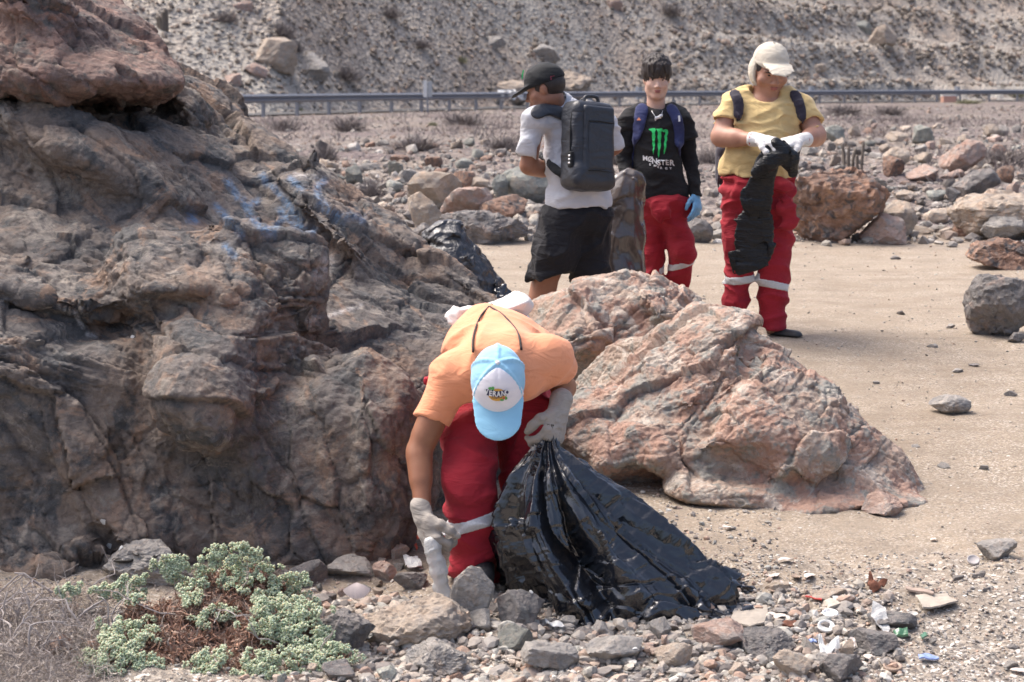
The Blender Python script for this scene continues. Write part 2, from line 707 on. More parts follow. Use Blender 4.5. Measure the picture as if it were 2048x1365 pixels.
# ================================================================== THE SETTING
PROF_Y = [-30, 0, 5, 6.2, 6.9, 8.0, 9.5, 11.66, 14, 17.5, 20, 24, 30, 40, 55, 62, 400]
PROF_Z = [-.6, -.45, -.39, -.36, -.30, -.22, -.10, .025, .05, .07, .16, .30, .42, .48, .45, .38, .36]
RAILPTS = [(-60, 56), (-25, 60), (-12.5, 66), (-9.6, 69), (-6.3, 78), (-.55, 91), (5.9, 104), (17.9, 120), (28.9, 132), (41, 140), (70, 150)]


def rail_y(x):
    return np.interp(x, [a for a, b in RAILPTS], [b for a, b in RAILPTS])


def base_z(x, y):
    x = np.asarray(x, float); y = np.asarray(y, float)
    z = np.interp(y, PROF_Y, PROF_Z)
    # the bank runs obliquely, like the road behind it
    s = y - rail_y(x)
    hill = np.where(s > 7, .36 + .50 * (s - 7), 0)
    # terraces of the graded slope on the right
    ter = np.clip((x - 8) / 12, 0, 1) * np.where(s > 8, .55 * np.sin((s - 8) * 1.15 + .05 * x) , 0)
    return np.where(s > 7, np.maximum(hill + ter, .36), z)


def ground_z(x, y):
    x = np.asarray(x, float).ravel(); y = np.asarray(y, float).ravel()
    z = base_z(x, y)
    p = np.stack([x, y, np.zeros_like(x)], 1)
    s = y - rail_y(x)
    berm = np.clip((y - 18) / 4, 0, 1) * np.clip((-s - 1) / 6, 0, 1)
    hill = np.clip((s - 8) / 6, 0, 1)
    near = np.clip((8.2 - y) / 1.0, 0, 1)
    road = np.clip(1 - np.abs(s - 3.5) / 4.5, 0, 1)
    amp1 = .012 + .05 * berm + .02 * near
    z = z + vnoise(p * .9, 3) * amp1 * 1.6 + fbm(p * 3.1, 3, 9) * amp1 * .7 + fbm(p * 14, 2, 21) * (.004 + .012 * near + .02 * berm)
    z = z + hill * (vnoise(p * .12, 5) * .8 + fbm(p * .5, 3, 6) * .25 + fbm(p * 2, 2, 7) * .10)
    return z


def G(px, py):
    """point of the ground seen at a photo pixel"""
    d = ray(px, py)
    Y = np.concatenate([np.arange(3, 25, .02), np.arange(25, 220, .2)])
    pts = np.array([0, 0, CZ]) + d[None] * (Y / d[1])[:, None]
    m = pts[:, 2] < ground_z(pts[:, 0], pts[:, 1])
    i = int(np.argmax(m)) if m.any() else len(Y) - 1
    return pts[i]


# ---------------- materials of the land
def dirt_mat():
    t = NT('dirt')
    co = t.co()
    sep = t.n('ShaderNodeSeparateXYZ'); t.set(sep.inputs[0], co)
    y = sep.outputs[1]
    n1 = t.noise(.7, 5, .6); n2 = t.noise(5, 6, .65); n3 = t.noise(60, 5, .7); n4 = t.noise(220, 3, .7)
    c = t.mix(t.ramp(n1, [(.4, 0), (.6, 1)]), (.225, .178, .132), (.285, .232, .177))
    c = t.mix(t.ramp(n2, [(.42, 0), (.7, .8)]), c, (.22, .18, .14))
    # faint lengthwise tracks of wheels and feet
    tr = t.noise(1.6, 4, .6, t.mapped((.35, 2.6, 1)))
    c = t.mix(t.ramp(tr, [(.5, 0), (.7, .5)]), c, (.33, .275, .215))
    # grit: pale and dark specks
    v = t.voro(130, 'F1', None, 'Color')
    sv = t.n('ShaderNodeSeparateColor'); t.set(sv.inputs[0], v)
    grit = t.ramp(sv.outputs[0], [(.0, (.16, .14, .125)), (.35, (.33, .27, .2)), (.7, (.42, .35, .27)), (1, (.72, .67, .6))])
    c = t.mix(t.ramp(t.noise(3.2, 4, .6), [(.35, .12), (.7, .55)]), c, grit)
    # gravelly bank beyond the lot, shelly gravel in front
    far = t.n('ShaderNodeMapRange'); t.set(far.inputs[0], t.math('ADD', y, t.math('MULTIPLY', n1, 3.0)))
    far.inputs[1].default_value = 19.0; far.inputs[2].default_value = 21.5
    g1 = t.voro(9, 'F1', None, 'Color'); sg = t.n('ShaderNodeSeparateColor'); t.set(sg.inputs[0], g1)
    grav = t.ramp(sg.outputs[0], [(0, (.12, .10, .088)), (.3, (.205, .172, .148)), (.6, (.275, .228, .19)), (.85, (.26, .245, .22)), (1, (.48, .43, .38))])
    grav = t.mix(t.ramp(t.noise(.22, 5, .65), [(.4, 0), (.62, .85)]), grav, (.165, .13, .125))
    grav = t.mix(t.ramp(t.noise(.35, 4, .6, t.mapped((1, .4, 1), (0, 0, .3))), [(.5, 0), (.7, .7)]), grav, (.27, .225, .17))
    c = t.mix(far.outputs[0], c, t.mix(.25, grav, (.17, .145, .145)))
    near = t.n('ShaderNodeMapRange'); t.set(near.inputs[0], t.math('ADD', y, t.math('MULTIPLY', t.noise(1.3, 5, .7), 2.4)))
    near.inputs[1].default_value = 8.6; near.inputs[2].default_value = 7.6
    s1 = t.voro(75, 'F1', None, 'Color'); ss = t.n('ShaderNodeSeparateColor'); t.set(ss.inputs[0], s1)
    shel = t.ramp(ss.outputs[0], [(0, (.11, .10, .095)), (.3, (.22, .195, .17)), (.6, (.32, .27, .22)), (.86, (.40, .36, .31)), (.95, (.70, .66, .6))])
    c = t.mix(t.math('MULTIPLY', near.outputs[0], .8), c, shel)
    h = t.math('ADD', t.math('MULTIPLY', n2, .6), t.math('MULTIPLY', n3, .4))
    nb = t.bump(h, .6, .04, t.bump(tr, .6, .05))
    nb = t.bump(sv.outputs[1], .35, .006, nb)
    nb = t.bump(n4, .3, .004, nb)
    nb = t.bump(t.math('MULTIPLY', t.voro(9), far.outputs[0]), .8, .12, nb)
    return t.done(c, .93, nb, .2)


def hill_mat():
    t = NT('scree')
    g1 = t.voro(4.5, 'F1', None, 'Color'); sg = t.n('ShaderNodeSeparateColor'); t.set(sg.inputs[0], g1)
    g2 = t.voro(11, 'F1', None, 'Color'); sh = t.n('ShaderNodeSeparateColor'); t.set(sh.inputs[0], g2)
    c = t.ramp(sg.outputs[0], [(0, (.29, .255, .22)), (.35, (.34, .30, .26)), (.7, (.37, .325, .28)), (1, (.48, .43, .375))])
    c = t.mix(.5, c, t.ramp(sh.outputs[1], [(0, (.24, .21, .18)), (.5, (.33, .29, .25)), (1, (.44, .39, .335))]))
    c = t.mix(t.ramp(t.noise(.09, 5, .6), [(.42, 0), (.6, .75)]), c, (.35, .33, .295))
    c = t.mix(t.ramp(t.noise(.16, 5, .65, t.mapped((1, .5, 1), (0, 0, -.4))), [(.5, 0), (.66, .6)]), c, (.31, .235, .18))
    nb = t.bump(t.voro(4.5), .8, .2)
    nb = t.bump(t.noise(1.2, 6, .7), .5, .4, nb)
    return t.done(c, .95, nb, .15)


M_DIRT, M_HILL = dirt_mat(), hill_mat()


def fan(name, keep, mat, ds, us, kind='structure'):
    U, D = np.meshgrid(us, ds, indexing='xy')
    X = U * (D + 6); Y = D
    Z = ground_z(X, Y).reshape(X.shape)
    V = np.stack([X.ravel(), Y.ravel(), Z.ravel()], 1)
    n = len(us); i = np.arange(len(ds) - 1)[:, None] * n + np.arange(n - 1)[None]
    Fq = np.stack([i, i + 1, i + n + 1, i + n], -1).reshape(-1, 4)
    cx = V[Fq].mean(1)
    Fq = Fq[keep(cx[:, 0], cx[:, 1])]
    us_, inv = np.unique(Fq, return_inverse=True)
    me = np_mesh(name, V[us_], inv.reshape(Fq.shape))
    o = link(name, me, mat)
    return tag(o, kind=kind)


us = np.concatenate([np.linspace(-2.2, -.32, 40)[:-1], np.linspace(-.32, .32, 330), np.linspace(.32, 2.2, 40)[1:]])
fan('ground', lambda x, y: y < rail_y(x) + 6.6, M_DIRT,
    np.concatenate([np.linspace(-5, 5.4, 30)[:-1], np.linspace(5.4, 9, 120)[:-1], np.geomspace(9, 150, 190)]), us)
fan('hillside', lambda x, y: y >= rail_y(x) + 5.6, M_HILL,
    np.concatenate([np.linspace(60, 140, 170)[:-1], np.geomspace(140, 330, 60)]),
    np.concatenate([np.linspace(-1.4, -.3, 30)[:-1], np.linspace(-.3, .3, 240), np.linspace(.3, 1.4, 30)[1:]]))
# the road behind the guardrail
xs = np.linspace(-55, 65, 120)
ry = rail_y(xs)
rz = np.array([.43] * len(xs))
V = np.concatenate([np.stack([xs, ry + .9, rz], 1), np.stack([xs, ry + 6.9, rz + .02], 1)])
n = len(xs); i = np.arange(n - 1)
ta = NT('asphalt'); m_road = ta.done(ta.mix(ta.noise(30, 4), (.05, .05, .052), (.085, .083, .08)), .9, ta.bump(ta.noise(90, 3), .3, .01))
tag(link('road', np_mesh('road', V, np.stack([i, i + 1, i + n + 1, i + n], 1)), m_road), kind='structure')


# ---------------- the two outcrops
def cast(S, px, py, y0=6.0, y1=14.0):
    d = ray(px, py); d = d / d[1]
    o = np.array([0, 0, CZ]); Y = y0
    for _ in range(90):
        v = float(S((o + d * Y)[None])[0])
        Y += max(v * .8, .002)
        if v < .002 or Y > y1: break
    return o + d * Y


def PE(px, py, Y, rx, ry, dep, rot=0.0, yaw=0.0):
    """an ellipsoid by its photo outline: centre, half sizes in pixels, depth in metres"""
    s = Y / FPX
    R = np.array(Matrix.Rotation(rot, 3, 'Y') @ Matrix.Rotation(yaw, 3, 'Z'))
    c = P(px, py, Y); rad = np.array([rx * s, dep, ry * s])
    fn, lo, hi = ell(c, rad, R)
    r = np.random.RandomState(int(px * 3 + py))
    N = r.normal(size=(11, 3)); N[:, 1] = -np.abs(N[:, 1]) * .9; N /= np.linalg.norm(N, axis=1)[:, None]
    W = (N / rad) @ R; L = np.linalg.norm(W, axis=1); W = np.asarray(W / L[:, None], F32); dd = r.uniform(.62, .9, 11) / L
    c32 = np.asarray(c, F32)
    def cutfn(p):
        d = fn(p)
        q = (p - c32) @ W.T - np.asarray(dd, F32)
        return np.maximum(d, q.max(1))
    return cutfn, lo, hi


def crag(S, disp, name, mat, label, cat, cracks=(), h=.022, clip=None, paints=None, levels=2):
    for pts, r, deep in cracks:
        w = [cast(S, *q) for q in pts]
        r = max(r, h * .55)
        for a, b in zip(w[:-1], w[1:]): S.sub(rc(a + [0, deep, 0], b + [0, deep, 0], r), .03)
    V, Fq = S.mesh(h, clip=clip, relax=4)
    eye = np.array([0, 0, CZ])
    Fc = np.zeros((0, 4), int)
    Fq = Fq[(V[Fq][:, :, 2] > ground_z(V[Fq][:, :, 0].ravel(), V[Fq][:, :, 1].ravel()).reshape(-1, 4) - .12).any(1)]
    for k in range(levels):
        if k == levels - 1:     # the last split only on the side that faces the lot
            N = vert_normals(V, Fq)
            w = (N * (eye - V)).sum(1) / np.linalg.norm(V - eye, axis=1) > -.5
            m = w[Fq].any(1)
            Fc, Fq = Fq[~m], Fq[m]
        V, Fq = subdivide(V, Fq)
        V = smooth_verts(V, np.concatenate([Fq, Fc]), 1, .35)
    Fq = np.concatenate([Fq, Fc])
    u_, inv_ = np.unique(Fq, return_inverse=True)
    V, Fq = V[u_], inv_.reshape(Fq.shape)
    N = vert_normals(V, Fq)
    fac_ = (N * (np.array([0, 0, CZ]) - V)).sum(1) / np.linalg.norm(V - np.array([0, 0, CZ]), axis=1)
    vis = fac_ > -.38
    vis &= V[:, 2] > ground_z(V[:, 0], V[:, 1]) - .05
    dd = np.zeros(len(V)); dd[vis] = disp(V[vis], N[vis]) * np.clip((fac_[vis] + .38) / .3, 0, 1)
    V = V + N * dd[:, None]
    print(name, len(V), vis.sum())
    base = np.array([V[:, 0].mean(), V[:, 1].mean(), V[:, 2].min()])
    me = np_mesh(name, V - base, Fq)
    me.materials.append(mat)
    if paints:
        X, Y = pix(V)
        front = np.clip(-(N[:, 1]) * 3 + 1, 0, 1)
        for an, fn in paints.items():
            a = me.attributes.new(an, 'FLOAT', 'POINT')
            a.data.foreach_set('value', np.ascontiguousarray(fn(X, Y) * front, F32))
    o = bpy.data.objects.new(name, me); COL.objects.link(o); o.location = base
    tag(o, label, cat)
    return o


def rot_stretch(p, ang, sx, sy, sz, ax='Y'):
    R = np.array(Matrix.Rotation(ang, 3, ax), F32)
    return (np.asarray(p, F32) @ R.T) * np.array([sx, sy, sz], F32)


# --- the large dark outcrop on the left
A1, B1, C1 = P(505, 262, 9.6), P(935, 600, 8.6), P(60, 640, 7.55)
nU = unit(np.cross(B1 - A1, C1 - A1)); nU = nU if nU[2] > 0 else -nU
ctr = P(300, 800, 8.6)
pl = lambda n, q, c: (unit(n), float(unit(n) @ (np.asarray(q) - c)))
D_ = Sdf(); D_.band = .12
D_.add(poly(ctr, [pl((.17, -1, .14), P(600, 1000, 7.42), ctr), pl((-.22, -1, .14), P(50, 1010, 7.18), ctr), pl(nU, A1 + nU * .04, ctr),
                  pl((.86, -.5, -.12), P(912, 800, 7.95), ctr), pl((.75, .5, .45), B1 + [0, .1, 0], ctr), pl((.5, -.75, .55), P(800, 640, 7.75), ctr),
                  pl((0, 1, .35), (0, 10.6, 0), ctr), pl((-1, 0, 0), (-4.2, 0, 0), ctr), pl((0, 0, -1), (0, 0, -.75), ctr)], .10, 4.5), .05)
# upper ledges and shoulder
D_.add(PE(400, 225, 9.6, 110, 62, .5, math.radians(-38)), .08)
D_.add(PE(150, 290, 8.85, 290, 95, .6, math.radians(-24)), .15)
D_.add(PE(610, 365, 9.1, 70, 26, .35, math.radians(-22)), .05)
D_.add(PE(720, 480, 8.75, 190, 40, .4, math.radians(-42)), .10)
# the blunt nose on the front face, the bulge to its right, the flank at the left
cn = P(400, 785, 7.42)
D_.add(poly(cn, [pl((-.9, -.45, .1), P(300, 760, 7.3), cn), pl((0, -1, .22), P(420, 780, 7.13), cn), pl((.1, -.5, .9), P(420, 684, 7.28), cn), pl((.95, -.4, .1), P(508, 770, 7.3), cn),
                 pl((-.55, -.35, -.75), P(345, 850, 7.22), cn), pl((.3, -.3, -.9), P(450, 900, 7.25), cn), pl((0, 1, 0), P(400, 785, 7.9), cn)], .06, .45), .03)
D_.add(PE(500, 960, 7.48, 130, 200, .20, math.radians(12)), .06)
D_.add(PE(690, 900, 7.5, 190, 260, .24, math.radians(10)), .08)
D_.add(PE(120, 860, 7.55, 170, 240, .22, math.radians(-6)), .08)
D_.add(PE(180, 1060, 7.42, 240, 120, .16), .06)
D_.add(PE(40, 1130, 7.28, 260, 110, .22), .06)
D_.add(PE(620, 1080, 7.42, 200, 80, .14), .05)
D_.disp = lambda p: F32(.16) * facets(warp(rot_stretch(p, math.radians(-40), .5, 1, 1), 90, .06, .015), 1.15, 41, .75, .12)[0]
D_.band = .16
DCR = [([(285, 690), (288, 780), (292, 880), (300, 960), (330, 1050), (345, 1120)], .016, .01),
       ([(300, 815), (350, 850), (400, 880), (450, 870), (500, 845)], .016, .005),
       ([(395, 890), (400, 950), (430, 1020), (432, 1100)], .010, .0),
       ([(0, 722), (100, 690), (150, 665), (230, 640), (330, 690)], .008, .0),
       ([(150, 790), (220, 810), (285, 828)], .008, .0),
       ([(600, 650), (660, 610), (720, 618)], .009, .0),
       ([(430, 1022), (560, 1015)], .006, .0),
       ([(340, 610), (350, 560), (380, 500)], .008, .0),
       ([(430, 270), (500, 350), (590, 430), (660, 500)], .008, .0),
       ([(200, 290), (330, 330), (480, 420), (600, 520)], .008, 0),
       ([(500, 700), (560, 760), (600, 780)], .008, 0), ([(680, 760), (700, 850), (690, 930)], .012, 0)]


def warp(p, seed, a1=.13, a2=.045):
    w = np.stack([fbm(p * 2.1, 2, seed), fbm(p * 2.1 + 9, 2, seed + 1), fbm(p * 2.1 + 19, 2, seed + 2)], 1) * F32(a1)
    v = np.stack([vnoise(p * 8.5, seed + 3), vnoise(p * 8.5 + 9, seed + 4), vnoise(p * 8.5 + 19, seed + 5)], 1) * F32(a2)
    return p + w + v


def fract(p, sc, seed, tilt, step, crack, cw):
    f, e = facets(p, sc, seed, tilt, step)
    return f - F32(crack) * np.exp(-(e / F32(cw)) ** 2)


def disp_dark(V, N):
    up = np.clip((V[:, 2] - .35) / .35, 0, 1)[:, None].astype(F32)
    V = np.asarray(V, F32)
    pa = rot_stretch(V, math.radians(-40), .5, 1, 1.3)
    pb = rot_stretch(V, math.radians(-72), .6, 1, 1.2)
    p = warp(pa * up + pb * (1 - up), 71, .035, .014)
    msk = np.clip(vnoise(V * 1.7, 77) * 1.8 + .6, .1, 1)
    m2 = np.clip(vnoise(V * 2.9, 78) * 2.0 + .6, .15, 1)
    d = .080 * fract(p, 2.2, 5, .8, .35, .10, .03) + .036 * msk * fract(p, 5.4, 8, .9, .5, .25, .05) + .017 * m2 * fract(p, 13, 12, .95, .6, .3, .07)
    return d + .008 * fract(p, 29, 14, .9, .6, .2, .1) * m2 + fbm(V * 5.0, 5, 31, .62) * .014 + fbm(V * 50, 2, 33) * .004


BLUE = [[(455, 362), (470, 385), (474, 394)], [(487, 400), (500, 430), (520, 455), (548, 463)], [(498, 412), (515, 402)], [(548, 455), (575, 430)], [(375, 418), (392, 442), (378, 440)],
        [(432, 412), (455, 438), (470, 456), (484, 472)], [(525, 350), (534, 368)], [(545, 372), (575, 408), (600, 440)], [(582, 358), (602, 378)], [(648, 362), (634, 372), (638, 398), (662, 422), (692, 440)],
        [(450, 492), (468, 512)], [(700, 430), (725, 440)], [(560, 420), (590, 450), (630, 462)]]


def f_blue(X, Y):
    d = np.min([poly_sd(X, Y, s) for s in BLUE], axis=0)
    return np.clip(1.15 - d / 9.0, 0, 1) * .58 + .08 * np.clip(1 - d / 30, 0, 1)


def f_white(X, Y):
    d = np.minimum(poly_sd(X, Y, [(150, 622), (156, 640), (166, 656)]) / 4.5, poly_sd(X, Y, [(175, 668), (190, 672)]) / 6)
    d = np.minimum(d, poly_sd(X, Y, [(640, 545), (660, 520)]) / 26 + .35)
    d = np.minimum(d, poly_sd(X, Y, [(600, 650), (670, 628), (720, 612)]) / 9 + .3)  # sheen of the rock face, painted in among the white stains
    d = np.minimum(d, poly_sd(X, Y, [(216, 210), (240, 218)]) / 6 + .1)
    d = np.minimum(d, poly_sd(X, Y, [(590, 350), (640, 355)]) / 8 + .3)
    return np.clip(1.2 - d, 0, 1)


M_DARK = rock_mat('dark_rock', [(.155, .139, .128), (.275, .213, .168), (.10, .102, .103), (.355, .237, .165), (.36, .315, .265)], 1.0, attr_paint=[('blue_paint', (.16, .33, .56)), ('white_stain_sheen', (.62, .58, .55))], dark=(.035, .03, .032), bump=1.1, speck=.4)
crag(D_, disp_dark, 'rock_outcrop', M_DARK, 'huge dark brown rock outcrop at the left with faded blue spray paint on its slope', 'rock outcrop',
     DCR, .037, (np.array([-3.3, 6.7, -.7]), np.array([.3, 10.9, 2.6])), {'blue_paint': f_blue, 'white_stain_sheen': f_white})
# --- the boulder lying on top of it
cb = P(90, 60, 9.0)
T_ = Sdf(); T_.band = .1
nB = unit(np.array([.34, -.30, .88]))
T_.add(poly(cb, [pl(nB, P(235, 0, 9.3), cb), pl((.1, -1, .15), P(160, 90, 8.35), cb), pl((.10, -.12, -1), P(160, 190, 8.55), cb), pl((.85, .45, .15), P(350, 132, 9.0), cb), pl((-.4, -.8, .5), P(-60, 60, 8.5), cb),
                 pl((0, 1, .2), (0, 9.9, 0), cb), pl((-1, 0, 0), (-3.1, 0, 0), cb), pl((0, 0, -1), (0, 0, 1.2), cb)], .10, 1.6), .05)
T_.add(PE(60, 20, 8.75, 170, 70, .35, math.radians(-20)), .08)
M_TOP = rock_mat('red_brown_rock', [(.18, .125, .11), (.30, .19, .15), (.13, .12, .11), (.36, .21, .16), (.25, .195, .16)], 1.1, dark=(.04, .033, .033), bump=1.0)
crag(T_, disp_dark, 'boulder', M_TOP, 'red-brown boulder lying on top of the dark outcrop in the upper left corner', 'boulder', [], .038, (np.array([-3.2, 8.0, .9]), np.array([-1.2, 10, 2.6])))

# --- the pink outcrop in the middle
K_ = Sdf(); K_.band = .1
ck = P(1340, 800, 8.75)     # left lobe, leaning to the upper right
K_.add(poly(ck, [pl((-.62, .1, .75), P(1250, 745, 8.7), ck), pl((-.05, -1, .28), P(1330, 800, 8.32), ck), pl((-.9, -.4, .1), P(1200, 800, 8.5), ck), pl((.86, -.25, -.45), P(1465, 780, 8.5), ck),
                 pl((.2, .25, .95), P(1460, 632, 8.9), ck), pl((.98, -.2, .1), P(1516, 660, 8.8), ck), pl((0, 1, .3), P(1400, 700, 9.4), ck), pl((-.35, -.55, .75), P(1400, 660, 8.65), ck), pl((0, 0, -1), (0, 0, -.5), ck), pl((.1, -.8, -.5), P(1300, 900, 8.3), ck)], .06, 1.2), .02)
cr_ = P(1570, 810, 8.6)     # right lobe
K_.add(poly(cr_, [pl((-.82, -.42, .38), P(1432, 800, 8.3), cr_), pl((.05, -1, .12), P(1560, 850, 8.1), cr_), pl((-.25, -.62, .74), P(1500, 720, 8.42), cr_), pl((.60, .1, .76), P(1625, 742, 8.6), cr_), pl((.25, -.5, .75), P(1590, 708, 8.55), cr_),
                  pl((.93, -.3, .2), P(1702, 850, 8.4), cr_), pl((0, .9, .45), P(1560, 660, 9.2), cr_), pl((-.2, -.75, -.63), P(1520, 920, 8.12), cr_), pl((.1, .25, .97), P(1545, 676, 8.8), cr_), pl((.2, -.6, -.75), P(1650, 960, 8.2), cr_)], .05, 1.0), .02)
K_.add(PE(1250, 880, 8.45, 110, 90, .25, math.radians(20)), .04)
K_.add(PE(1180, 870, 8.6, 75, 85, .25), .04)
K_.add(PE(1370, 905, 8.3, 120, 60, .22, math.radians(8)), .03)
K_.add(PE(1600, 930, 8.35, 130, 90, .3, math.radians(-20)), .04)
cs_ = P(1730, 920, 8.5)
K_.add(poly(cs_, [pl((.74, .05, .67), P(1786, 900, 8.45), cs_), pl((.55, -.6, .58), P(1770, 940, 8.25), cs_), pl((.05, -1, .22), P(1730, 960, 8.12), cs_), pl((-1, -.2, 0), P(1640, 900, 8.4), cs_), pl((0, 1, .2), P(1730, 900, 9.0), cs_), pl((0, 0, -1), (0, 0, -.5), cs_), pl((.1, -.2, .97), P(1700, 812, 8.5), cs_)], .03, .9), .015)
K_.add(PE(1660, 1000, 8.2, 200, 50, .28), .06)
K_.add(PE(1450, 985, 8.2, 130, 45, .22), .06)
K_.add(PE(1560, 915, 8.25, 60, 60, .22, math.radians(10)), .02)
K_.disp = lambda p: F32(.035) * facets(warp(p, 93, .04, .01), 2.0, 45, .75, .15)[0]
KCR = [([(1512, 690), (1480, 745), (1440, 790), (1400, 850), (1370, 880), (1352, 905)], .066, .0), ([(1333, 690), (1338, 770), (1345, 840), (1360, 910)], .012, .0),
       ([(1230, 828), (1300, 830), (1345, 828), (1400, 825)], .006, .0), ([(1200, 800), (1240, 860), (1260, 930)], .008, .0), ([(1345, 930), (1420, 920), (1470, 918), (1520, 905)], .032, .0), ([(1560, 730), (1600, 760), (1640, 790)], .008, .0),
       ([(1700, 800), (1690, 900), (1660, 980)], .01, 0)]


def disp_pink(V, N):
    V = np.asarray(V, F32)
    p = warp(rot_stretch(V, math.radians(30), .75, 1, 1.15), 44, .028, .012)
    msk = np.clip(vnoise(V * 2.1, 87) * 1.8 + .55, .1, 1)
    low = np.clip((V[:, 2] + .22) / .14, .15, 1)
    d = .055 * fract(p, 2.6, 25, .8, .3, .12, .03) + .030 * msk * fract(p, 6.5, 28, .9, .45, .25, .05) + .013 * msk * fract(p, 16, 32, .95, .6, .25, .07)
    return d * low + .006 * fract(p, 34, 14, .9, .6, .2, .1) * low + fbm(V * 6, 5, 61, .6) * .011 + fbm(V * 55, 2, 63) * .004


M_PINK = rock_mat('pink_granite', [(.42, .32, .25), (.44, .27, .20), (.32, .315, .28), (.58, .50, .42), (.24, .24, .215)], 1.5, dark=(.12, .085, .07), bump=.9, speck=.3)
crag(K_, disp_pink, 'rock_outcrop', M_PINK, 'pink granite outcrop split by a diagonal crack, just right of the stooping man', 'rock outcrop', KCR, .024,
     (np.array([.1, 7.7, -.5]), np.array([2.1, 9.6, .8])))
# --- the smaller pink rock behind it
L_ = Sdf(); L_.band = .1
cl = P(1230, 640, 10.3)
L_.add(poly(cl, [pl((-.30, .15, .90), P(1180, 562, 10.3), cl), pl((.1, -.75, .65), P(1250, 610, 10.0), cl), pl((.55, .05, .76), P(1345, 562, 10.2), cl), pl((.9, -.35, .2), P(1386, 620, 10.2), cl), pl((-.1, -1, .1), P(1280, 660, 9.85), cl),
                 pl((-.9, -.3, .3), P(1062, 610, 10.3), cl), pl((0, 1, .3), P(1260, 540, 10.9), cl), pl((0, 0, -1), (0, 0, -.3), cl), pl((0, .3, 1), P(1270, 542, 10.3), cl)], .06, 1.3), .03)
L_.add(PE(1320, 620, 10.0, 60, 40, .2, math.radians(-30)), .03)
L_.add(PE(1130, 680, 10.0, 100, 60, .4, math.radians(10)), .06)
crag(L_, disp_pink, 'boulder', M_PINK, 'low pink boulder behind the pink outcrop, in front of the man in black shorts', 'boulder',
     [([(1270, 640), (1310, 600), (1340, 590)], .01, 0), ([(1180, 560), (1220, 620), (1230, 680)], .008, 0)], .034, (np.array([-.1, 9.4, -.3]), np.array([1.2, 11.2, .8])))
# ================================================================== PEOPLE: helpers
def cloth_mat(name, col, rough=.85, weave=900, col2=None, crease=.35, sheen=.15, spec=.25):
    t = NT(name)
    n1 = t.noise(6, 5, .6); n2 = t.noise(weave, 2, .5); n3 = t.noise(22, 4, .6, t.mapped((1, 1, 1.8)), .8)
    c = t.mix(t.ramp(n1, [(.35, 0), (.7, 1)]), col, col2 if col2 else tuple(.82 * v for v in col))
    nb = t.bump(t.noise(9, 3, .5, t.mapped((1, 1, 2.2), (.2, .4, 0)), 1.0), crease * 1.2, .03, t.bump(n3, crease * .5, .010))
    nb = t.bump(n2, .12, .0015, nb)
    t.b.inputs['Sheen Weight'].default_value = sheen
    return t.done(c, rough, nb, spec)


def skin_mat(name, col):
    t = NT(name)
    n1 = t.noise(14, 4, .6); n2 = t.noise(380, 3, .6)
    c = t.mix(t.ramp(n1, [(.35, 0), (.7, 1)]), col, (col[0] * .85, col[1] * .78, col[2] * .76))
    t.b.inputs['Subsurface Weight'].default_value = .12
    t.b.inputs['Subsurface Radius'].default_value = (.012, .005, .003)
    return t.done(c, .48, t.bump(n2, .12, .0012), .4)


def plain(name, col, rough=.6, spec=.4, metal=0.0, nscale=60, var=.15, bump=.1):
    t = NT(name)
    n = t.noise(nscale, 4, .6)
    c = t.mix(t.ramp(n, [(.35, 0), (.7, 1)]), col, tuple(v * (1 - var) for v in col))
    return t.done(c, rough, t.bump(n, bump, .004), spec, Metallic=metal)


M_RED = cloth_mat('red_workwear', (.36, .022, .036), .8, 900, (.28, .022, .032), .4, .05, .2)
M_YEL = cloth_mat('yellow_cotton', (.64, .47, .22), .9, 1200, (.58, .43, .20), .35)
M_BLACK = cloth_mat('black_cotton', (.014, .014, .016), .85, 1200, (.02, .02, .022), .4, .05)
M_SHORT = cloth_mat('black_sports_fabric', (.010, .010, .013), .7, 1500, (.016, .016, .02), .4, .03)
M_GREY = cloth_mat('pale_grey_jersey', (.53, .54, .575), .9, 1400, (.49, .50, .53), .35)
M_ORANGE = cloth_mat('orange_cotton', (.82, .35, .192), .9, 1300, (.76, .31, .165), .35)
M_WHITE = cloth_mat('white_cloth', (.74, .71, .68), .9, 1000, (.66, .63, .6), .4)
M_CREAM = cloth_mat('cream_fabric', (.56, .51, .42), .85, 1200, (.50, .45, .37), .3)
M_GLOVE = cloth_mat('white_leather', (.74, .73, .71), .7, 700, (.62, .6, .57), .4)
M_KNIT = cloth_mat('grey_knit', (.36, .325, .285), .95, 420, (.25, .225, .20), .5)
M_BLUEGLOVE = plain('blue_nitrile', (.16, .40, .66), .45, .5)
M_NAVY = cloth_mat('navy_webbing', (.035, .045, .13), .75, 600, (.028, .035, .10), .4)
M_DKNAVY = cloth_mat('charcoal_webbing', (.035, .03, .045), .8, 600, None, .3)
M_PACK = cloth_mat('black_coated_fabric', (.022, .025, .033), .42, 900, (.03, .033, .042), .25, 0, .5)
M_CAPBLK = cloth_mat('black_twill', (.013, .014, .016), .8, 900, (.02, .022, .024), .25, .05)
M_REFL = plain('reflective_silver', (.62, .63, .64), .45, .5, 0, 140, .2, .2)
M_SHOE = plain('dark_rubber', (.035, .036, .04), .6, .4)
M_HAIR = NT('dark_hair'); M_HAIR = M_HAIR.done(M_HAIR.mix(M_HAIR.noise(18, 4, .6, M_HAIR.mapped((6, 6, 1))), (.012, .008, .007), (.035, .022, .018)), .45, M_HAIR.bump(M_HAIR.noise(60, 3, .6, M_HAIR.mapped((5, 5, .6))), .8, .006), .5)
SK_A = skin_mat('skin_tan', (.42, .225, .155))
SK_B = skin_mat('skin_light', (.62, .40, .31))
SK_C = skin_mat('skin_brown', (.30, .145, .09))
SK_D = skin_mat('skin_warm_brown', (.30, .135, .075))  # second brown skin tone, a little warmer
